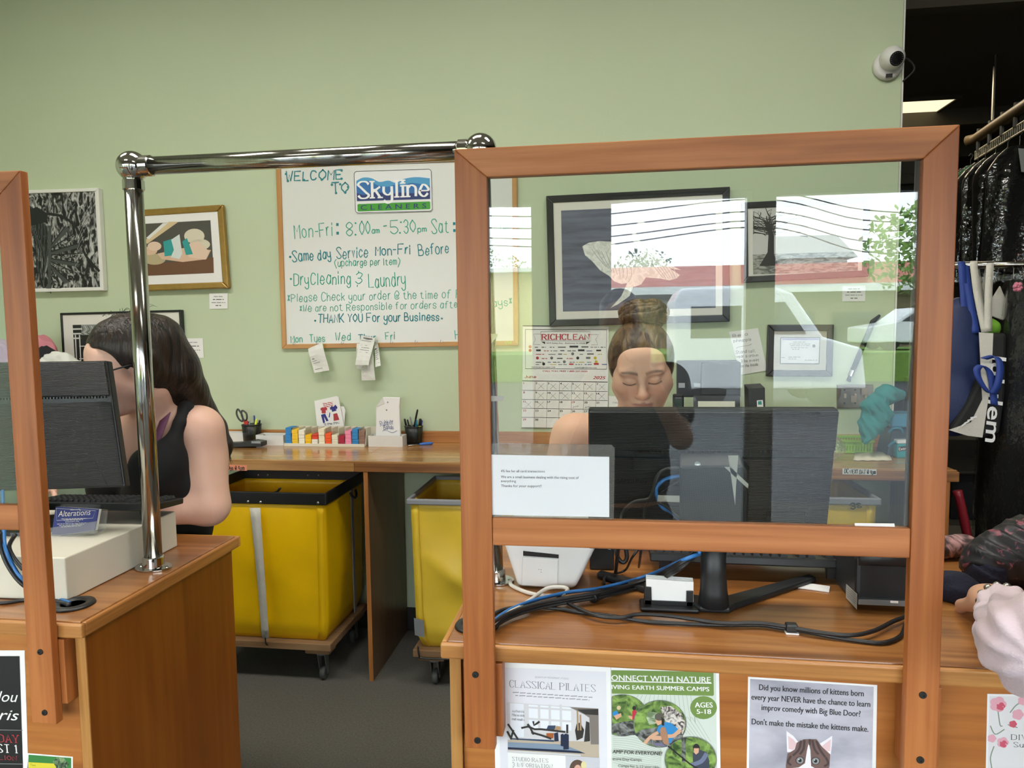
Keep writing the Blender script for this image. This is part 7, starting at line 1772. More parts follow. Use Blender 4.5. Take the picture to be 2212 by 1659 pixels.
# ------------------------------------------------------------------ people
def axis(lo, hi, st, fine=()):
    out = [lo]; x = lo
    while x < hi:
        s = st
        for a, b, f in fine:
            if a - 1e-9 <= x < b: s = f
            elif x < a < x + s: s = min(s, max(a - x, f))
        x += s; out.append(x)
    return out
def head_T(o, yaw=0.0, pitch=0.0, roll=0.0, scale=1.0):
    """local head axes: x to the person's left as seen from the front (picture right), -y out of the face, z up"""
    R = Matrix.Rotation(math.radians(yaw), 3, 'Z') @ Matrix.Rotation(math.radians(roll), 3, 'Y') @ Matrix.Rotation(math.radians(pitch), 3, 'X')
    T = np.eye(4); T[:3, :3] = np.array(R) * scale; T[:3, 3] = o; return T
def add_head(B, T, full=1.0, closed=True):
    """skull, face and ears; full widens cheeks and jaw"""
    s = np.linalg.norm(T[:3, 0]); B.T = T; E = lambda c, r, k=.02, op='add', rot=None: B.ell(c, tuple(v * s for v in r), k, op, rot)
    K = lambda a, b, ra, rb, k=.02, op='add': B.cone(a, b, ra * s, rb * s, k, op)
    w = full
    E((0, .014, .03), (.075, .094, .077)); E((0, -.028, -.02), (.064 * w, .06, .078), .03)
    for q in (-1, 1):
        E((q * .036 * w, -.05, -.034), (.031 * w, .03, .034), .03); K((q * .052 * w, -.002, -.062), (q * .012, -.068, -.097), .024 * w, .019, .03)
    E((0, -.076, -.1), (.022, .017, .017), .02); E((0, -.03, -.105), (.045 * w, .045, .022 * w), .03)
    for q in (-1, 1): E((q * .029, -.08, .019), (.027, .013, .010), .014)
    E((0, -.062, .04), (.05, .022, .035), .03)
    for q in (-1, 1): E((q * .031, -.0985, -.004), (.019, .0135, .0125), .012, 'sub')
    for q in (-1, 1): E((q * .031, -.0775, -.0055), (.0158, .0132, .0125), .005)
    K((0, -.084, .012), (0, -.108, -.032), .0085, .0112, .012)
    E((0, -.1115, -.0365), (.0128, .011, .0102), .008)
    for q in (-1, 1): E((q * .0125, -.102, -.0395), (.0078, .0092, .0074), .005)
    for q in (-1, 1): E((q * .0066, -.109, -.0468), (.0038, .0052, .0030), .002, 'sub')
    E((0, -.08, -.066), (.031, .017, .021), .02)
    B.path([(-.0235, -.0885, -.0695), (-.006, -.0975, -.0645), (0, -.0972, -.0655), (.006, -.0975, -.0645), (.0235, -.0885, -.0695)], [v * s for v in (.0022, .0042, .0038, .0042, .0022)], .005)
    B.path([(-.02, -.0885, -.0735), (0, -.0968, -.0765), (.02, -.0885, -.0735)], [v * s for v in (.003, .0062, .003)], .005)
    B.path([(-.0255, -.0905, -.0705), (0, -.1035, -.0702), (.0255, -.0905, -.0705)], [v * s for v in (.0012, .0018, .0012)], .002, 'sub')
    for q in (-1, 1):
        E((q * .0765, .012, -.012), (.009, .019, .031), .006, 'add', ('Z', q * -18)); E((q * .084, .006, -.006), (.006, .011, .017), .004, 'sub', ('Z', q * -18)); E((q * .072, .002, -.038), (.007, .009, .009), .006)
def skin_col(Ts, base, lip, brow, blush=0.25, lash=(.05, .04, .035)):
    base, lip, brow = (np.array(lin(c)[:3]) for c in (base, lip, brow))
    def f(V):
        c = np.tile(base, (len(V), 1)); c *= (1 + .05 * vnoise(V, 25, 3)[:, None])
        for T in Ts:
            Ti = np.linalg.inv(T); P = (np.c_[V, np.ones(len(V))] @ Ti.T)[:, :3]; x, y, z = P.T; ax = np.abs(x)
            near = (np.abs(z) < .13) & (y < 0) & (ax < .09)
            mix = lambda m, col: c.__setitem__(slice(None), c * (1 - m[:, None]) + np.array(col) * m[:, None])
            g = np.exp(-(((ax - .042) / .022) ** 2 + ((z + .035) / .022) ** 2)) * near; mix(g * blush, base * np.array([1.0, .62, .58]))
            g = np.exp(-((x / .016) ** 2 + ((z + .036) / .012) ** 2)) * near; mix(g * blush * 1.2, base * np.array([1.0, .6, .55]))
            g = np.clip(1.4 - ((x / .0245) ** 2 + ((z + .0712 - .0015 * np.cos(x * 250)) / .0098) ** 2), 0, 1) * (y < -.084); mix(np.clip(g * 1.6, 0, 1) * .75, lip)
            bz = .0175 + .0065 * np.sin(np.clip((ax - .008) / .042, 0, 1) * 2.4); wd = .0036 - .0018 * np.clip((ax - .03) / .02, 0, 1)
            g = np.exp(-((z - bz) / wd) ** 2) * (ax > .010) * (ax < .051) * near; mix(np.clip(g * 1.1, 0, .62), brow)
            lz = -.0115 - .0035 * np.sin(np.clip((ax - .015) / .033, 0, 1) * 3.14)
            g = np.exp(-((z - lz) / .0017) ** 2) * (ax > .0145) * (ax < .049) * near; mix(np.clip(g * 1.4, 0, .92), np.array(lash))
            g = np.exp(-((z - .0045) / .0014) ** 2) * (ax > .017) * (ax < .046) * near; mix(g * .35, base * .5)
            g = np.exp(-(((ax - .031) / .017) ** 2 + ((z + .002) / .008) ** 2)) * near; mix(g * .22, base * np.array([.72, .55, .55]))
        return c
    return f
def add_hand(B, wrist, knuck, up, side, curl=.5, s=1.0):
    """palm from wrist to knuckles, four unequal bent fingers and a thumb leaving the palm's side"""
    B.T = np.eye(4); w, k = np.array(wrist, float), np.array(knuck, float); f = (k - w) / np.linalg.norm(k - w)
    sd = np.array(side, float); sd -= f * np.dot(sd, f); sd /= np.linalg.norm(sd); n = np.array(up, float); n -= f * np.dot(n, f); n -= sd * np.dot(n, sd); n /= np.linalg.norm(n)
    for t in (-1, -.33, .33, 1): B.cone(w + sd * t * .016 * s, k + sd * t * .031 * s, .014 * s, .0115 * s, .012)
    for i, (t, L) in enumerate(((-1, .068), (-.35, .08), (.33, .085), (1, .076))):
        a = k + sd * t * .031 * s; d = f; p = [a]
        for j, fr in enumerate((.45, .32, .23)):
            ang = curl * (.35 + .5 * j) * (1 + .08 * i); d = f * math.cos(ang) - n * math.sin(ang); p.append(p[-1] + d * L * fr * s)
        B.path(p, [.0098 * s, .0088 * s, .008 * s, .0068 * s], .004)
    a = w + f * .025 * s + sd * .022 * s; B.path([a, a + (f * .5 + sd * .75 - n * .3) * .034 * s, a + (f * 1.15 + sd * .85 - n * .55) * .05 * s], [.0125 * s, .0105 * s, .008 * s], .008)
def hair_mat(name, dark, light, scale=(60, 60, 6), share=.5):
    m = mat(name, dark, .42, spec=.4); nt = m.node_tree; L = nt.links.new
    tc = nt.nodes.new('ShaderNodeTexCoord'); a = nt.nodes.new('ShaderNodeMapping'); a.inputs['Scale'].default_value = scale
    n = nt.nodes.new('ShaderNodeTexNoise'); n.inputs['Scale'].default_value = 1; n.inputs['Detail'].default_value = 4; n.inputs['Distortion'].default_value = .6
    r = nt.nodes.new('ShaderNodeValToRGB'); r.color_ramp.elements[0].position = .5 - .12; r.color_ramp.elements[1].position = .5 + .25 * (1.4 - share); r.color_ramp.elements[0].color = lin(dark); r.color_ramp.elements[1].color = lin(light)
    bp = nt.nodes.new('ShaderNodeBump'); bp.inputs['Strength'].default_value = .7; bp.inputs['Distance'].default_value = .01
    L(tc.outputs['Object'], a.inputs[0]); L(a.outputs[0], n.inputs['Vector']); L(n.outputs['Fac'], r.inputs[0]); b = nt.nodes['Principled BSDF']
    L(r.outputs[0], b.inputs['Base Color']); L(n.outputs['Fac'], bp.inputs['Height']); L(bp.outputs[0], b.inputs['Normal'])
    return m
def legs_of(B, x, y, g=0.0, f=-1):
    B.ell((x, y, .8), (.2 + g, .14 + g, .17), .06)
    for q in (-1, 1):
        a = (x + q * .11, y + f * .02, .46); b = (x + q * .115, y, .09)
        B.cone((x + q * .1, y, .78), a, .1 + g, .066 + g, .04); B.cone(a, b, .064 + g, .042 + g, .02)
        if not g: B.cone(b, (x + q * .13, y + f * .15, .035), .042, .033, .03)
def trousers(p, x, y, m, f=-1):
    B = Blob(axis(x - .4, x + .4, .011), axis(y - .3, y + .3, .011), axis(.05, 1.05, .011)); legs_of(B, x, y, .012, f); blob_obj('trousers', B, m, p)
M_skinA = attr_mat('skin_clerk', .48, .12, .4, .06, 500); M_skinB = attr_mat('skin_long_haired_clerk', .48, .12, .4, .06, 500); M_skinC = attr_mat('skin_customer', .5, .1, .4, .06, 500)

# ---- clerk with the bun, behind the right screen
HA = onY(1385, 786, 1.86)
TA = head_T(HA, yaw=-2, pitch=24, roll=-3, scale=.98)
xa, ya = HA[0] + .005, 2.08
sk = lambda: Blob(axis(xa - .42, xa + .42, .009, [(HA[0] - .095, HA[0] + .095, .0026)]), axis(1.66, 2.36, .009, [(HA[1] - .135, HA[1] + .06, .0026)]), axis(-.01, 1.56, .009, [(HA[2] - .14, HA[2] + .09, .0026)]))
B = sk(); add_head(B, TA, 1.06)
B.T = np.eye(4); nb = np.array([xa, 2.03, 1.315])
B.cone(HA + (0, .045, -.075), nb, .058, .066, .03); B.cone(nb, nb + (0, .02, -.05), .07, .09, .04)
SH = [np.array([xa - .185, 2.03, 1.285]), np.array([xa + .185, 2.03, 1.285])]
EL = [np.array([xa - .275, 1.99, 1.055]), np.array([xa + .275, 1.99, 1.055])]; WR = [np.array([xa - .12, 1.95, 1.085]), np.array([xa + .12, 1.95, 1.085])]
for i in (0, 1):
    B.cone(nb + (0, .02, -.03), SH[i], .07, .065, .05); B.cone(SH[i], EL[i], .062, .05, .03); B.cone(EL[i], WR[i], .049, .03, .02)
    add_hand(B, WR[i], WR[i] + (-.05 if i else .05, -.03, .012), (0, 0, 1), (-1 if i else 1, .9, 0), .55)
def torso(B, g=0.0, legs=True):
    B.ell((xa, ya + .0, 1.2), (.2 + g, .115 + g, .14 + g), .06); B.ell((xa - .08, ya - .07, 1.14), (.085 + g, .075 + g, .08 + g), .04); B.ell((xa + .08, ya - .07, 1.14), (.085 + g, .075 + g, .08 + g), .04)
    B.ell((xa, ya + .02, 1.0), (.19 + g, .13 + g, .2 + g), .05)
    if legs:
        legs_of(B, xa, ya + .03)
torso(B)
pA = blob_obj('person', B, M_skinA, col=skin_col([TA], 'dfb097', 'b4766c', '4a3427', .4)); tag(pA, 'woman with a high hair bun looking down behind the large monitor', 'person')
B = Blob(axis(xa - .3, xa + .3, .008), axis(1.85, 2.32, .008), axis(.7, 1.4, .008)); torso(B, .009, False); B.ell((xa, ya + .03, .84), (.2, .14, .16), .05)
for i in (0, 1): B.cone(SH[i] * (.55, 1, 1) + np.array([xa * .45, .0, -.02]), SH[i] * (.55, 1, 1) + np.array([xa * .45, 0, .035]), .05, .045, .02)
B.ell((xa, 1.97, 1.36), (.075, .12, .15), .015, 'sub')
for i in (0, 1): B.ell(SH[i] + (.055 if i else -.055, 0, -.01), (.085, .12, .12), .01, 'sub')
blob_obj('top', B, mat('white_cotton', 'd8d9d6', .85, bump=.2, bscale=200), pA, label='white sleeveless top')
trousers(pA, xa, ya + .03, mat('grey_trousers', '4a4d55', .85))
M_hairA = hair_mat('streaked_hair', '2a1f18', '7d6340', (70, 22, 22), .42)
B = Blob(axis(HA[0] - .13, HA[0] + .13, .004), axis(HA[1] - .14, HA[1] + .16, .004), axis(HA[2] - .1, HA[2] + .24, .004), TA)
B.ell((0, .014, .028), (.081, .106, .081), .02)
for q in (-1, 1): B.ell((q * .072, -.008, .012), (.012, .03, .045), .015)
B.ell((0, -.086, -.012), (.062, .07, .064), .02, 'sub'); B.ell((0, -.1, -.05), (.12, .08, .09), .01, 'sub')
hA = blob_obj('hair', B, M_hairA, pA, smooth=5)
mb = MB(); rnd = random.Random(11); cb = onY(1392, 682, 1.885); ux, uy, uz = np.eye(3)
B = Blob(axis(cb[0] - .1, cb[0] + .1, .004), axis(cb[1] - .1, cb[1] + .1, .004), axis(cb[2] - .1, cb[2] + .08, .004), TA); B.T = np.eye(4); B.ell(cb, (.05, .046, .033), .01); B.cone(cb - (.004, -.005, .03), HA + (.0, .03, .085), .03, .05, .012)
blob_obj('bun_core', B, M_hairA, hA)
for k in range(46):   # locks wound round the bun
    t0 = rnd.uniform(0, 6.28); fi = math.asin(rnd.uniform(-.85, .97)); h = .036 * math.sin(fi); R = .053 * math.cos(fi) * rnd.uniform(.93, 1.08); tw = rnd.uniform(-.014, .014); n_ = rnd.randint(12, 22); ar = rnd.uniform(1.8, 4.2)
    Rk = np.array(Matrix.Rotation(rnd.uniform(-.7, .7), 3, 'X') @ Matrix.Rotation(rnd.uniform(-.6, .6), 3, 'Y')); fi *= .8
    pts = [cb + Rk @ np.array([math.cos(t0 + ar * i / n_) * math.cos(fi), math.sin(t0 + ar * i / n_) * math.cos(fi), math.sin(fi) + .2 * math.sin(3.1 * i / n_)]) * (.056, .05, .036) for i in range(n_ + 1)]
    mb.tube(pts, [.002] + [rnd.uniform(.006, .011)] * 4 + [.0025], 7)
for k in range(26):   # loose ends
    t0 = rnd.uniform(0, 6.28); p = cb + ux * .045 * math.cos(t0) + uy * .04 * math.sin(t0) + uz * rnd.uniform(-.03, .02); q = p + ux * rnd.uniform(-.02, .035) + uz * rnd.uniform(-.03, .02)
    mb.tube([p, (p + q) / 2 + uz * .008, q], [.0011, .0008, .0004], 4, smooth=4)
mb.build('bun', M_hairA, hA, smooth=True)
for q in (1,):
    e = (TA @ np.array([q * .078, .0, -.052, 1]))[:3]; g = MB().lathe([(0, -.004), (.004, 0), (0, .004)], e, n=10)
    g.tube([e + (0, 0, .004), e + (0, 0, .012)], .001, 6); ea = g.build('earring', mat('gold_earring', 'b08a4a', .3, .9), smooth=True); tag(ea, 'small gold drop earring on the ear of the woman with the bun', 'earring')

# ---- long-haired clerk, behind the left monitor
HB_ = onY(273, 787, 1.86)
TB = head_T(HB_, yaw=-45, pitch=14, roll=2, scale=1.07)
sN = onY(428, 930, 2.0); eN = onY(452, 1092, 1.985); wN = onY(345, 1108, 1.90); hN = onY(285, 1090, 1.86)
nb = onY(338, 915, 2.0); xb = nb[0] - .03; yb = 2.06
sF = np.array([xb - .2, 1.96, sN[2] + .0]); eF = np.array([xb - .29, 1.90, 1.17]); wF = np.array([xb - .24, 1.84, ZD + .05]); hF = np.array([xb - .22, 1.79, ZD + .05])
def gridB(st, f): return Blob(axis(-1.62, -.72, st, [(HB_[0] - .13, HB_[0] + .1, f)]), axis(1.68, 2.36, st, [(HB_[1] - .13, HB_[1] + .1, f)]), axis(-.01, 1.66, st, [(HB_[2] - .15, HB_[2] + .1, f)]))
B = gridB(.0095, .003); add_head(B, TB, 1.08)
B.T = np.eye(4); B.cone(HB_ + (.035, .045, -.07), nb, .062, .072, .03); B.cone(nb, nb + (0, .02, -.06), .075, .1, .05)
B.cone(nb + (0, .01, -.02), sN, .07, .07, .05); B.cone(sN, eN, .071, .062, .03); B.cone(eN, wN, .056, .036, .02)
B.cone(nb + (-.03, .0, -.03), sF, .07, .068, .05); B.cone(sF, eF, .068, .056, .03); B.cone(eF, wF, .05, .034, .02)
add_hand(B, wN, hN, (0, 0, 1), (0, -1, .1), .5); add_hand(B, wF, hF, (0, 0, 1), (1, 0, .1), .5)
def torsoB(B, g=0.0, legs=True):
    B.ell((xb, yb, 1.2), (.215 + g, .12 + g, .16 + g), .06)
    for q in (-1, 1): B.ell((xb + q * .085, yb - .075, 1.13), (.095 + g, .085 + g, .09 + g), .04)
    B.ell((xb - .05, yb + .02, 1.0), (.18 + g, .14 + g, .2 + g), .05)
    if legs:
        legs_of(B, xb - .17, yb + .03)
torsoB(B)
pB = blob_obj('person', B, M_skinB, col=skin_col([TB], 'ddb29c', 'b5706c', '33261f', .6)); tag(pB, 'woman with long dark hair and black tank top typing at the left counter', 'person')
B = Blob(axis(xb - .32, xb + .32, .008), axis(1.84, 2.34, .008), axis(.6, 1.42, .008)); torsoB(B, .010, False); B.ell((xb - .12, yb + .03, .82), (.2, .15, .16), .05)
st = onY(398, 893, 2.0)
B.path([st + (.01, .03, -.1), st + (.0, .03, -.0), st + (-.01, .06, .012)], [.04, .03, .03], .02); B.path([(2 * xb - st[0], st[1] + .03, st[2] - .1), (2 * xb - st[0], st[1] + .03, st[2])], [.04, .03], .02)
nk = onY(318, 905, 1.93)
B.ell((nk[0], 1.93, nk[2] - .005), (.105, .15, .135), .012, 'sub')
B.ell(onY(458, 955, 2.0), (.088, .16, .15), .012, 'sub'); B.ell(sF + (-.05, -.01, -.02), (.075, .12, .12), .012, 'sub')
B.path([onY(404, 880, 2.03), onY(402, 880, 1.97), onY(388, 915, 1.925), onY(374, 955, 1.905), onY(366, 1000, 1.90)], [.021, .021, .018, .024, .034], .012); B.path([onY(362, 985, 1.905), onY(342, 1012, 1.905), onY(335, 1060, 1.94)], [.045, .075, .09], .03); B.path([onY(384, 985, 1.925), onY(398, 1040, 1.955), onY(402, 1090, 1.98)], [.02, .04, .05], .03)
M_tank = mat('black_jersey', '0f0f10', .85, bump=.15, bscale=250)
blob_obj('tank_top', B, M_tank, pB, label='black tank top')
trousers(pB, xb - .17, yb + .03, M_tank)
# purple strap
mb = MB(); sp = [onY(x, y, Y) for x, y, Y in ((371, 872, 1.985), (366, 893, 1.945), (357, 918, 1.925), (347, 945, 1.915), (338, 965, 1.915))]
rows = [[p + (-.013, -.016, -.001), p + (.013, -.016, .001)] for p in spline(sp, 4)]
mb.grid(rows).build('bra_strap', mat('plum_elastic', '6b3b58', .6), pB, solid=.002, smooth=True, label='plum coloured strap')
M_hairB = hair_mat('dark_hair', '14100d', '3b2c22', (70, 70, 9), .35)
B = Blob(axis(HB_[0] - .16, HB_[0] + .42, .0055), axis(1.7, 2.3, .0055), axis(HB_[2] - .34, HB_[2] + .16, .0055), TB)
B.ell((0, .022, .04), (.088 * 1.07, .108 * 1.07, .094 * 1.07), .02)
B.ell((.0, -.088, -.035), (.079, .066, .098), .01, 'sub'); B.ell((.01, -.10, -.03), (.055, .10, .12), .01, 'sub'); B.ell((.06, -.082, -.002), (.052, .062, .075), .01, 'sub')
B.T = np.eye(4); cH = onY
for pts, rs in (([cH(340, 735, 1.93), cH(372, 800, 1.97), cH(398, 850, 2.03), cH(425, 885, 2.09), cH(462, 925, 2.10), cH(484, 962, 2.09), cH(493, 992, 2.09)], (.075, .075, .066, .05, .036, .022, .005)),
                ([cH(322, 745, 1.9), cH(338, 800, 1.92), cH(360, 845, 1.98), cH(388, 876, 2.06), cH(430, 905, 2.12), cH(470, 945, 2.12)], (.055, .052, .046, .045, .04, .02)),
                ([cH(306, 725, 1.84), cH(316, 770, 1.82), cH(328, 805, 1.86), cH(345, 850, 1.94)], (.018, .022, .028, .03)),
                ([cH(330, 760, 2.0), cH(350, 850, 2.1), cH(390, 930, 2.15)], (.08, .08, .05))): B.path(pts, rs, .03)
def wav(V):
    d = vnoise(V * np.array([1, 1, .25]), 120, 7)[:, None] * .0035; n = V - (HB_ + np.array([.1, .1, -.08])); n /= np.linalg.norm(n, axis=1)[:, None]; return V + n * d
hB = blob_obj('hair', B, M_hairB, pB, disp=wav)
mb = MB(); rnd = random.Random(8)
for k in range(150):   # loose strands along the fall of the hair
    o = np.array([rnd.gauss(-.012, .009), rnd.gauss(0, .02), rnd.gauss(-.006, .008)]); s = rnd.uniform(0.35, 1)
    base = [cH(345, 715, 1.93), cH(378, 775, 1.97), cH(408, 830, 2.02), cH(440, 880, 2.07), cH(470, 925, 2.09), cH(488, 965, 2.085), cH(496, 985 + rnd.uniform(-15, 20), 2.08)]
    i0 = rnd.randint(0, 2); f = [0.5, .8, .9, .9, .8, .6, .5]
    pts = [p + o * f[i] * s * 1.6 + np.array([rnd.gauss(0, .004), 0, rnd.gauss(0, .004)]) for i, p in enumerate(base)][i0:i0 + rnd.randint(4, 7)]
    mb.tube(pts, [.0012, .0011, .0006], 4, smooth=4)
for k in range(60):   # flyaways on the crown
    a = rnd.uniform(-1.2, 1.4); p = (TB @ np.array([.085 * math.sin(a), rnd.uniform(-.02, .09), .045 + .092 * math.cos(a), 1]))[:3]; q = p + np.array([rnd.uniform(.0, .03), rnd.uniform(-.01, .02), rnd.uniform(-.004, .012)])
    mb.tube([p, (p + q) / 2 + (0, 0, .006), q], [.0007, .0006, .0003], 3, smooth=3)
mb.build('loose_strands', M_hairB, hB, recalc=False)
# her glasses
TG = lambda x, y, z: (TB @ np.array([x, y, z, 1]))[:3]
gs = thing('glasses', 'black framed glasses worn by the long-haired woman', 'glasses', TG(0, -.1, 0))
for q in (-1, 1):
    MB().tube([TG(q * .034 + .024 * math.cos(t), -.106 + .05 * (q * .034 + .024 * math.cos(t)) ** 2 * 40, -.006 + .0185 * math.sin(t)) for t in np.linspace(0, 6.28, 25)[:-1]], .0018, 6, closed=True).build('rim', M_blk, gs, smooth=True)
    MB().tube([TG(q * .059, -.1, -.001), TG(q * .078, -.086, .001), TG(q * .0815, -.03, .004), TG(q * .082, .02, .004)], [.0026, .0026, .0022], 6, smooth=5).build('temple', M_blk, gs, smooth=True)
MB().tube([TG(-.011, -.106, -.001), TG(0, -.112, .003), TG(.011, -.106, -.001)], .0016, 6, smooth=4).build('bridge', M_blk, gs, smooth=True)

# ---- customer at the right edge: arm and sleeve in view
shC = np.array([.92, .93, 1.34]); elC = onY(2222, 1392, 1.16); wrC = onY(2160, 1300, 1.42); knC = onY(2114, 1250, 1.53)
wrC[2] = max(wrC[2], HC + .034); knC[2] = HC + .036
xc, yc = 1.13, .88
HCC = np.array([xc - .02, yc - .02, 1.60]); TC = head_T(HCC, yaw=175, pitch=8, roll=0)
B = Blob(axis(.55, 1.5, .01, [(.62, .86, .0042)]), axis(.6, 1.75, .01, [(1.36, 1.72, .0042)]), axis(-.01, 1.75, .01, [(HC, HC + .14, .0042)]))
add_head(B, TC); B.T = np.eye(4)
B.cone(HCC + (0, -.03, -.07), (xc, yc - .02, 1.4), .055, .065, .03)
B.ell((xc, yc, 1.22), (.2, .115, .17), .06); B.ell((xc, yc, 1.0), (.18, .12, .2), .05); B.ell((xc, yc, .83), (.2, .13, .17), .05)
shF = np.array([xc + .2, yc, 1.34])
B.cone((xc, yc, 1.36), shC, .07, .06, .05); B.cone((xc, yc, 1.36), shF, .07, .06, .05); B.cone(shC, elC, .052, .044, .03); B.cone(elC, wrC, .042, .029, .02)
B.cone(shF, (xc + .25, yc + .02, 1.05), .052, .044, .03); B.cone((xc + .25, yc + .02, 1.05), (xc + .22, yc + .2, .9), .042, .028, .02); add_hand(B, (xc + .22, yc + .2, .9), (xc + .21, yc + .26, .86), (1, 0, 0), (0, .3, 1), .4)
add_hand(B, wrC, knC, (0, 0, 1), (.5, .6, 0), 1.1, 1.08)
B.ell((wrC + knC) / 2 + (.002, 0, .008), (.034, .04, .021), .02)
legs_of(B, xc, yc, 0, 1)
pC = blob_obj('person', B, M_skinC, col=skin_col([TC], 'cf9f83', 'ab6a62', '4a382b', .3)); tag(pC, 'customer in a lilac gauze blouse resting one hand on the right counter', 'person')
B = Blob(axis(.5, 1.5, .009, [(.58, .95, .006)]), axis(.6, 1.6, .009, [(1.0, 1.56, .006)]), axis(.68, 1.5, .009, [(.88, 1.3, .006)]))
B.ell((xc, yc, 1.22), (.225, .14, .19), .06); B.ell((xc, yc, 1.0), (.22, .155, .24), .05); B.ell((xc, yc, .82), (.24, .165, .14), .05)
fa = elC + (wrC - elC) * .66
B.cone((xc, yc, 1.36), shC, .085, .078, .05); B.path([shC, shC * .5 + elC * .5 + (-.005, 0, -.01), elC + (.006, -.01, .0), elC * .5 + fa * .5 + (.0, -.005, -.004), fa], [.08, .082, .07, .056, .044], .03)
B.cone((xc, yc, 1.36), shF, .085, .078, .05); B.path([shF, (xc + .25, yc + .02, 1.05), (xc + .225, yc + .16, .93)], [.078, .075, .05], .03)
cuff = elC + (wrC - elC) * .68; B.cone(cuff, elC + (wrC - elC) * .74, .044, .048, .006)
B.ell((xc, yc - .0, 1.5), (.08, .08, .1), .02, 'sub')
trousers(pC, xc, yc, mat('grey_trousers', '4a4d55', .85), 1)
def gauze(V):
    d = wrC - elC; d = d / np.linalg.norm(d); t = (V - elC) @ d; r = V - elC - t[:, None] * d
    th = np.arctan2(r[:, 2], r[:, 0]); n = r / (np.linalg.norm(r, axis=1)[:, None] + 1e-6)
    return V + n * (.0055 * np.sin(th * 9 + t * 18) * np.exp(-((np.linalg.norm(r, axis=1) - .06) / .06) ** 2) + .006 * vnoise(V, 28, 4) + .0035 * vnoise(V, 80, 2))[:, None] * np.clip(1.25 - t / np.linalg.norm(wrC - elC), .25, 1)[:, None]
blob_obj('blouse', B, mat('lilac_gauze', 'd2bfc8', .85, bump=.25, bscale=260, sheen=.3, var=.06, vscale=18), pC, disp=gauze, label='lilac gauze blouse with gathered cuffs')
B = Blob(axis(xc - .16, xc + .12, .007), axis(yc - .18, yc + .14, .007), axis(1.36, 1.76, .007), TC); B.ell((0, .022, .036), (.084, .104, .092), .02); B.ell((0, .06, -.06), (.075, .06, .1), .03); B.ell((0, -.095, -.03), (.07, .075, .1), .01, 'sub')
blob_obj('hair', B, hair_mat('grey_brown_hair', '4a3d33', '8a7868', (60, 60, 8)), pC)
br = thing('bracelet', 'silver bead bracelet on the wrist resting on the right counter', 'bracelet', wrC)
d = (wrC - elC) / np.linalg.norm(wrC - elC); u = np.cross(d, (0, 0, 1)); u /= np.linalg.norm(u); v = np.cross(u, d); cc = elC + (wrC - elC) * .93
for k in range(14):
    t = 6.283 * k / 14; p = cc + (u * math.cos(t) + v * math.sin(t)) * .0345
    if p[2] < HC + .008: p[2] = HC + .008
    MB().lathe([(0, -.0075)] + [(.0075 * math.sin(a), -.0075 * math.cos(a)) for a in np.linspace(.3, 2.84, 7)] + [(0, .0075)], p, n=12).build('bead', mat('pewter_bead', 'a9a59c', .28, .85), br, smooth=True)

# ---- the photographer, standing in front of the screens (shows only as a reflection in their glass)
xp, yp = .03, -.42; HP = np.array([xp, yp + .03, 1.63]); TP = head_T(HP, yaw=180, pitch=4)
B = Blob(axis(xp - .42, xp + .42, .011), axis(yp - .3, yp + .42, .011), axis(-.01, 1.78, .011)); add_head(B, TP); B.T = np.eye(4)
B.cone(HP + (0, -.03, -.07), (xp, yp, 1.43), .056, .066, .03); B.ell((xp, yp, 1.2), (.2, .12, .2), .06); B.ell((xp, yp, 1.0), (.19, .13, .24), .05); legs_of(B, xp, yp, 0, 1)
for q in (-1, 1):
    s_, e_, w_, k_ = (xp + q * .19, yp, 1.38), (xp + q * .24, yp + .12, 1.16), (xp + q * .085, yp + .25, 1.45), (xp + q * .075, yp + .285, 1.53)
    B.cone((xp, yp, 1.39), s_, .07, .062, .05); B.cone(s_, e_, .055, .046, .03); B.cone(e_, w_, .044, .03, .02); add_hand(B, w_, k_, (0, -1, 0), (-q, 0, 0), .5)
pP = blob_obj('person', B, M_skinC, col=skin_col([TP], 'cf9f83', 'ab6a62', '4a382b', .3)); tag(pP, 'photographer standing before the screens with both hands raised', 'person')
B = Blob(axis(xp - .3, xp + .3, .012), axis(yp - .2, yp + .2, .012), axis(.6, 1.5, .012)); B.ell((xp, yp, 1.22), (.23, .14, .2), .06); B.ell((xp, yp, 1.0), (.21, .15, .24), .05)
for q in (-1, 1): B.cone((xp, yp, 1.38), (xp + q * .2, yp, 1.37), .08, .078, .05); B.cone((xp + q * .2, yp, 1.37), (xp + q * .235, yp + .06, 1.26), .075, .07, .04)
blob_obj('shirt', B, mat('slate_shirt', '3f4552', .85), pP); trousers(pP, xp, yp, M_tank, 1)
B = Blob(axis(xp - .12, xp + .12, .009), axis(yp - .14, yp + .18, .009), axis(1.5, 1.78, .009), TP); B.ell((0, .022, .036), (.084, .104, .092), .02); B.ell((0, -.095, -.03), (.07, .075, .1), .01, 'sub')
blob_obj('hair', B, M_hairB, pP)
# ------------------------------------------------------------------ stockroom: conveyor, bagged garments, tote bags
M_gsteel = mat('dull_steel', '7d7a72', .4, .8); M_poly = clear('garment_film', 'f2f3f2', .05, .06, bump=.9, bscale=11)
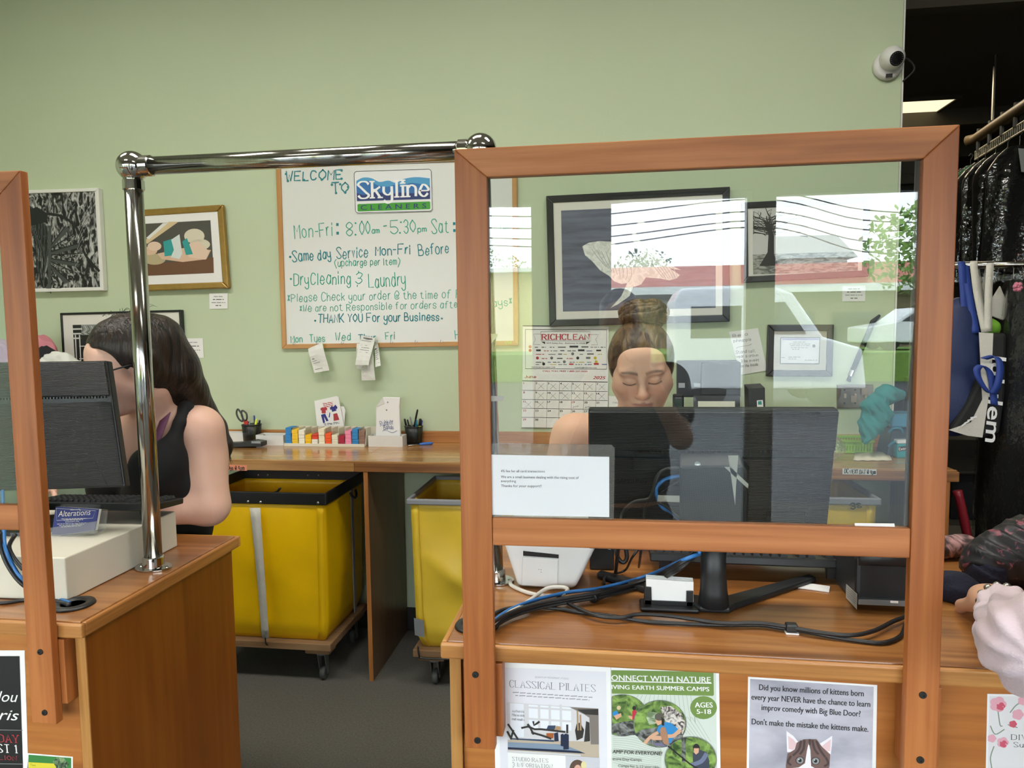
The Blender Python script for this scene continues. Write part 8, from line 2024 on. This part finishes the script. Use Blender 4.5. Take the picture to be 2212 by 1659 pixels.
# conveyor track
A = onY(2108, 300, 5.2); Bp = onY(2330, 150, 3.9)
cv = thing('garment_conveyor', 'overhead garment conveyor rail with slotted hangers in the dark stockroom', 'conveyor', (A + Bp) / 2)
MB().tube([A + (-.03, .05, .0), A, (A + Bp) / 2, Bp], .035, 12, mat('conveyor_tube', '54462f', .5, .3)).build('track_tube', M_gsteel, cv, smooth=True)
dv = (Bp - A) / np.linalg.norm(Bp - A); mb = MB(); L_ = np.linalg.norm(Bp - A)
for off in (-.085, -.135): mb.tube([A + (0, 0, off), Bp + (0, 0, off)], .006, 6)
for k in range(46): p = A + dv * L_ * k / 45; mb.tube([p + (0, 0, -.085), p + (0, 0, -.135)], .004, 5)
mb.build('slotted_rail', mat('pale_rail', 'a8a394', .45, .3), cv)
for k in range(7):
    p = A + dv * L_ * (k + .3) / 7; MB().tube([p + (0, 0, .05), p + (0, 0, -.09)], .016, 8).build('trolley', M_blk, cv)
MB().tube([A + (.1, 0, .04), (A[0] + .1, A[1], 3.35)], .012, 8).build('drop_rod', M_gsteel, cv)
MB().tube([Bp + (-.1, 0, .04), (Bp[0] - .1, Bp[1], 3.35)], .012, 8).build('drop_rod', M_gsteel, cv)
def garment(lab, top, w, h, m, seed, dep=.07, tagc=None, film=True, grp=None, rz=0.0):
    """a garment on a wire hanger, hooked at 'top', in a clear film bag"""
    o = thing('bagged_garment' if film else 'garment', lab, 'garment', top, grp); c, s = math.cos(rz), math.sin(rz)
    X = lambda x, y, z: np.array([top[0] + x * c - y * s, top[1] + x * s + y * c, top[2] + z])
    MB().tube([X(.0, 0, .0), X(.012, 0, .02), X(0, 0, .035), X(-.012, 0, .02)], .0018, 5, smooth=4).tube([X(0, 0, 0), X(0, 0, -.05)], .0018, 5).tube([X(-w * .46, 0, -.13), X(0, 0, -.05), X(w * .46, 0, -.13)], .0018, 5).build('hanger', M_gsteel, o)
    rnd = random.Random(seed); ph = [rnd.uniform(0, 6.28) for _ in range(4)]
    def shell(g, z1):
        NS, NZ = 28, 16; rows = []
        for i in range(NZ + 1):
            k = i / NZ; z = -.055 - (z1 - .055) * k; ww = (w * .14 + (w * .5 - w * .14) * min(1, k * 5) ** .7) + g; dd = dep * (.35 + .65 * min(1, k * 4)) * .5 + g
            rows.append([X(ww * math.cos(t) * (1 + .05 * math.sin(3 * k + ph[0])), dd * math.sin(t) * (1 + .35 * math.sin(5 * t + ph[1] + 2 * k)) , z + .012 * math.sin(4 * t + ph[2]) * k) for t in np.linspace(0, 6.283, NS + 1)])
        return rows
    MB().grid(shell(0, h)).build('cloth', m, o, smooth=True)
    if film: MB().grid(shell(.012, h + .07)).build('film_bag', M_poly, o, smooth=True)
    if tagc is not None:
        x, dz = tagc; y = -dep * .5 - .022
        MB().prism([X(x - .03, y, -.08 - dz), X(x + .03, y, -.09 - dz), X(x + .045, y, -.22 - dz), X(x - .01, y, -.21 - dz)], X(0, .001, 0) - X(0, 0, 0)).build('order_tag', mat('order_tag_paper', '9fa0a0', .7), o)
    return o
G = {k: mat('cloth_' + k, v, .85, bump=.2, bscale=60) for k, v in dict(black='0b0b0c', navy='1a2136', green='1f6a48', grey='333437', charcoal='141517', brown='3a3029', blue='2b3350').items()}
for k, (px, nm, tg, lab) in enumerate(((2098, 'charcoal', (0, .03), 'charcoal garment in film hanging farthest left on the conveyor'), (2114, 'green', None, 'green garment in film second from the left on the conveyor'), (2130, 'charcoal', (-.02, .0), 'dark garment in film with a pale tag just right of the green one'),
                                   (2152, 'black', (0, 0), 'black garment in film with a large tag under the middle of the conveyor'), (2178, 'black', None, 'black garment in film between the two tagged ones on the conveyor'), (2204, 'black', (.0, .0), 'black garment in film with a tag at the right edge of the conveyor')  )):
    t = (px - 2098) / 190; Y = 5.0 - 1.0 * t; p = onY(px, 318 - 62 * t, Y); p = np.array([p[0], Y, A[2] - .175 + (Bp[2] - A[2]) * ((p[0] - A[0]) / (Bp[0] - A[0]))])
    h = p[2] - onY(px, 585, Y)[2]
    garment(lab, p, .34, h, G[nm], k, .08, tg, True, 'bagged garments on the conveyor', rz=math.atan2(dv[1], dv[0]) + math.pi / 2)
# rod with tote bags
YR2 = 3.35
rA, rB = onY(2060, 574, YR2), onY(2420, 572, YR2); zr = rA[2]
rd = thing('clothes_rod', 'chrome clothes rod beyond the end of the work counter', 'rod', (rA[0], YR2, 0))
MB().tube([(rA[0] - .03, YR2, zr), (rB[0], YR2, zr)], .0155, 16).build('bar', M_chromew, rd, smooth=True)
for x in (rA[0] - .02, rB[0] - .05):
    MB().tube([(x, YR2 + .0, zr - .012), (x, YR2, .02)], .014, 12).build('stand', M_gsteel, rd, smooth=True); MB().box(x - .03, x + .03, YR2 - .25, YR2 + .25, 0, .022).build('foot', M_gsteel, rd, bevel=.003)
def strap_loop(mb, pts, w, m=None):
    P = spline([onY(x, y, YR2 + dy) for x, y, dy in pts], 5); rows = [[p + (-w / 2, 0, 0), p + (w / 2, 0, 0)] for p in P]; mb.grid(rows, m)
def soft_bag(parts, m, name, lab, straps, sm, sw, dispamp=.008, cat='bag', seed=1):
    lo = np.min([np.array(c) - r for c, r in parts], 0) - .02; hi = np.max([np.array(c) + r for c, r in parts], 0) + .02
    B = Blob(axis(lo[0], hi[0], .009), axis(lo[1], hi[1], .009), axis(lo[2], hi[2], .009))
    for c, r in parts: B.ell(c, r, .05)
    o = blob_obj(name, B, m, disp=lambda V: V + np.stack([dispamp * vnoise(V, 22, seed), dispamp * vnoise(V, 26, seed + 1), dispamp * .4 * vnoise(V, 22, seed + 2)], 1)); tag(o, lab, cat)
    for s in straps:
        mb = MB(); strap_loop(mb, s, sw); mb.build('strap', sm, o, solid=.003, smooth=True)
    return o
M_navy2 = mat('navy_nylon', '1c2a52', .6, bump=.3, bscale=40); M_canvas = mat('cream_canvas', 'cfcbc0', .85, bump=.3, bscale=200); M_royal = mat('royal_webbing', '27408c', .6)
c1, c2 = onY(2070, 765, YR2), onY(2060, 880, YR2)
soft_bag([(c1, (.12, .06, .17)), (c2, (.12, .065, .13)), (onY(2072, 690, YR2), (.06, .045, .1))], M_navy2, 'tote_bag', 'navy blue tote bag hanging by blue straps next to the screen', [[(2085, 700, -.04), (2082, 640, -.03), (2078, 580, -.022), (2076, 566, .0), (2080, 580, .022), (2084, 680, .03)], [(2108, 720, -.05), (2098, 660, -.035), (2086, 590, -.022), (2084, 566, 0), (2088, 590, .022)]], M_royal, .03, seed=3)
# striped tote with white lettering
YT = YR2 - .03
P = [onY(x, y, YT - .05) for x, y in ((2112, 718), (2176, 716), (2172, 910), (2128, 955), (2078, 935))]
tb = thing('tote_bag', 'black and white lettered tote bag hanging by cream straps from the rod', 'bag', onY(2130, 950, YT))
z8 = lambda pts: [(1860 + x / 2.44, 560 + y / 2.44) for x, y in pts]
MB().prism([onY(x, y, YT - .05) for x, y in z8([(690, 390), (772, 388), (765, 700), (735, 920), (640, 945), (560, 920), (470, 900), (560, 760), (640, 600)])], (0, .1, 0)).build('body', mat('black_tote', '131314', .7, bump=.2, bscale=80), tb, bevel=.015)
MB().prism([onY(x, y, YT - .054) for x, y in z8([(622, 385), (697, 390), (690, 560), (668, 760), (640, 940), (560, 930), (462, 900), (580, 860), (640, 740)])], (0, .003, 0)).build('white_panel', M_canvas, tb)
S = Sheet((0, YT - .0545, 1.4)); mb = MB()
V_, F_ = font_text('lululem', .014); A0, A1, A2 = S.at(*z8([(688, 500)])[0], .004), S.at(*z8([(652, 960)])[0], .004), S.at(*z8([(770, 512)])[0], .004)
u_ = (A1 - A0) / V_[:, 0].max(); v_ = (A2 - A0) / .75; mb.add([A0 + u_ * q[0] + v_ * q[1] for q in V_], F_)
for k in range(4): S.line(mb, z8([(530 + k * 16, 878 - k * 14), (546 + k * 20, 866 - k * 12)]), .007, M_paper, .003)
mb.build('lettering', M_paper, tb)
for s in ([(2128, 718, -.055), (2112, 640, -.04), (2104, 580, -.022), (2104, 565, 0), (2108, 580, .022), (2124, 690, .03)], [(2134, 716, -.055), (2135, 640, -.04), (2138, 580, -.022), (2139, 565, 0), (2136, 580, .022), (2118, 680, .03)]):
    mb = MB(); strap_loop(mb, s, .03); mb.build('strap', M_canvas, tb, solid=.003, smooth=True, label='cream canvas strap')
mb = MB(); P = spline([onY(x, y, YT - .065 + dy) for x, y, dy in ((2125, 775, 0), (2150, 770, -.01), (2160, 790, -.02), (2155, 830, -.02), (2140, 850, -.01), (2118, 825, -.02), (2110, 800, -.02), (2122, 790, -.01), (2140, 810, 0), (2148, 875, 0))], 6)
ll = mb.grid([[p + (-.014, 0, .004), p + (.014, 0, -.004)] for p in P]).build('loose_strap', M_royal, bpy.data.objects['tote_bag'], solid=.003, smooth=True)
# white paper wrap and green cloth showing in the tote mouth
o = MB().prism([onY(x, y, YR2 + .03) for x, y in z8([(610, 340), (735, 140), (805, 310), (770, 330), (690, 300)])], (0, .012, 0)).build('paper_wrap', M_canvas, bevel=.003); tag(o, 'white paper wrap sticking up behind the lettered tote', 'paper')
B = Blob(axis(*[onY(x, 0, YR2)[0] for x in (2095, 2185)], .007), axis(YR2 - .05, YR2 + .06, .007), axis(onY(0, 730, YR2)[2] - .06, onY(0, 690, YR2)[2] + .03, .007))
B.path([onY(2112, 712, YR2), onY(2140, 706, YR2), (onY(2172, 712, YR2))], [.02, .03, .02], .02)
tag(blob_obj('green_cloth', B, mat('lime_cloth', '6da32c', .8), disp=lambda V: V + .006 * np.stack([vnoise(V, 60, 1), vnoise(V, 60, 2), vnoise(V, 60, 3)], 1)), 'bright lime cloth peeking out of the lettered tote', 'cloth')
# dark bagged garments on the rod
for k, (px, nm, lab) in enumerate(((2190, 'charcoal', 'charcoal garment in film hanging just right of the lettered tote'), (2216, 'black', 'black garment in film at the right edge on the clothes rod'))):
    p = onY(px, 580, YR2); p = np.array([p[0], YR2, zr - .012]); garment(lab, p, .42, 1.25 + .1 * (k % 2), G[nm], 20 + k, .07, None, True, 'bagged garments on the clothes rod', rz=math.pi / 2)
p = onY(2198, 620, YR2 - .12); mb = MB()
for k in range(7): mb.lathe([(0, -.01), (.007, -.006), (.01, 0), (.007, .006), (0, .01)], p + np.array([.012 * math.cos(k), -.004 * (k % 2), .012 * math.sin(k)]) * (k > 0), (0, -1, 0), 12)
o = mb.build('fabric_flower', mat('pink_flower', 'c9778c', .8), smooth=True); tag(o, 'small pink fabric flower on a garment at the clothes rod', 'flower')
# low shelf with dark boxes under the totes, floral pile on the counter, red frame
Ysf = 3.9
x0 = onY(2062, 1000, Ysf)[0]
sh = thing('shelf_unit', 'dark shelf unit in the stockroom behind the tote bags', 'shelf', (x0 + .35, Ysf, 0))
for z in (.08, .55, 1.0): MB().box(x0 - .1, x0 + .8, Ysf, Ysf + .35, z, z + .025).build('shelf', M_dark, sh)
for x in (x0 - .12, x0 + .8): MB().box(x, x + .02, Ysf, Ysf + .35, 0, 1.3).build('side', M_dark, sh)
for k, (z, h, m, lab) in enumerate(((1.026, .16, 'brown', 'brown carton on the top of the dark shelf unit'), (.576, .2, 'charcoal', 'dark carton on the middle of the dark shelf unit'), (.106, .22, 'grey', 'grey carton on the bottom of the dark shelf unit'))):
    tag(MB().box(x0 - .05 + .05 * k, x0 + .4, Ysf + .02, Ysf + .3, z, z + h).build('carton', G[m], bevel=.004), lab, 'box')
for k in range(3):
    tag(MB().box(x0 - .04 + .02 * k, x0 + .22, Ysf + .04, Ysf + .26, 1.188 + .012 * k, 1.198 + .012 * k).build('folder', M_paper if k == 1 else G['grey']), ('pale' if k == 1 else 'grey') + ' folder lying on the brown carton, ' + ('bottom', 'middle', 'top')[k] + ' of three', 'folder', 'folders on the carton')
rd_ = MB().tube([onY(2068, 1060, 3.15), onY(2080, 1110, 3.15), (onY(2098, 1200, 3.15))], .018, 10, smooth=3); o = rd_.tube([onY(2098, 1200, 3.15), (onY(2098, 1200, 3.15)[0] + .03, 3.15, .012)], .016, 8).build('red_pole', mat('red_enamel', '8d1f2a', .4), smooth=True); tag(o, 'dark red pole leaning beside the end of the work counter', 'pole')
# clothes heaped on the right counter
M_floral = noisebw('floral_cloth', 26, '121117', '8c4a58', 1, 1, .58, .68, 2.2); M_floral2 = noisebw('pale_floral_cloth', 20, '4a3d3d', 'c99a98', 1, 1, .4, .6, 2.2); M_navyk = mat('navy_knit', '14162a', .9, bump=.3, bscale=150)
def heap(name, lab, path, rs, m, seed, amp=.01, flat=HC):
    P = np.array(path); R = max(rs); lo, hi = P.min(0) - R - .02, P.max(0) + R + .02
    B = Blob(axis(lo[0], hi[0], .007), axis(lo[1], hi[1], .007), axis(lo[2], hi[2], .007)); B.path(path, rs, .03)
    def dsp(V):
        V = V + amp * np.stack([vnoise(V, 40, seed), vnoise(V, 40, seed + 1), vnoise(V, 40, seed + 2)], 1) + amp * .9 * (1 - np.abs(np.sin(V @ np.array([60, 35, 80]) + 4 * vnoise(V, 30, seed + 4))))[:, None] * np.array([0, -.5, .8]); V[:, 2] = np.maximum(V[:, 2], flat + .0015); return V
    o = blob_obj(name, B, m, disp=dsp); tag(o, lab, 'clothing'); return o
heap('folded_garment', 'dark floral garment heaped on the right counter behind the customer hand', [onZ(2120, 1215, HC + .05), onZ(2165, 1205, HC + .06), onZ(2225, 1195, HC + .07), onZ(2300, 1190, HC + .06)], [.045, .06, .075, .07], M_floral, 3)
heap('folded_garment', 'navy knit garment under the floral one on the right counter', [onZ(2095, 1222, HC + .02), onZ(2130, 1236, HC + .03), onZ(2200, 1228, HC + .035)], [.025, .04, .05], M_navyk, 5)
heap('scarf', 'rolled navy scarf on the right counter behind the screen upright', [onZ(2010, 1262, HC + .02), onZ(2045, 1268, HC + .024), onZ(2075, 1276, HC + .024), onZ(2105, 1284, HC + .02)], [.024, .027, .026, .022], M_navyk, 7, .006)
p0, p1 = onZ(2035, 1198, HC + .02), onZ(2100, 1196, HC + .02)
heap('folded_garment', 'folded pale pink floral garment at the back of the right counter', [p0 + (0, .03, .01), p1 + (0, .03, .01)], [.03, .03], M_floral2, 9, .004)
# laundry heap on the work counter, far left, behind the monitor
hY = 3.3
def heapY(lab, pts, rs, m, seed, amp=.012): return heap('laundry', lab, [onY(x, y, hY + d) for x, y, d in pts], rs, m, seed, amp, HB)
M_pink = mat('pink_cloth', 'c9808a', .9, bump=.25, bscale=60); M_whitec = mat('white_cloth', 'd6d6d0', .9, bump=.2, bscale=60); M_blackc = mat('black_cloth', '19191c', .9); M_lav2 = mat('lavender_cloth', 'b8a3bd', .9)
heapY('pink garment on top of the laundry heap behind the left monitor', [(20, 770, .05), (60, 752, .02), (95, 755, .05), (118, 772, .05)], [.07, .07, .055, .03], M_pink, 1)
heapY('black garment band across the laundry heap behind the left monitor', [(70, 775, -.06), (100, 765, -.06), (120, 768, -.05)], [.05, .035, .02], M_blackc, 2, .006)
heapY('white garment in the laundry heap just above the left monitor', [(90, 800, -.08), (130, 790, -.08), (165, 800, -.07)], [.06, .06, .045], M_whitec, 3, .014)
heapY('lavender garment in the laundry heap at the left picture edge', [(-60, 790, 0), (0, 775, -.04), (30, 800, -.04)], [.09, .085, .08], M_lav2, 4)
q = heapY('large dark laundry pile under the pink and white garments', [(-60, 880, .04), (40, 880, .02), (140, 870, .02)], [.14, .15, .11], M_blackc, 6)
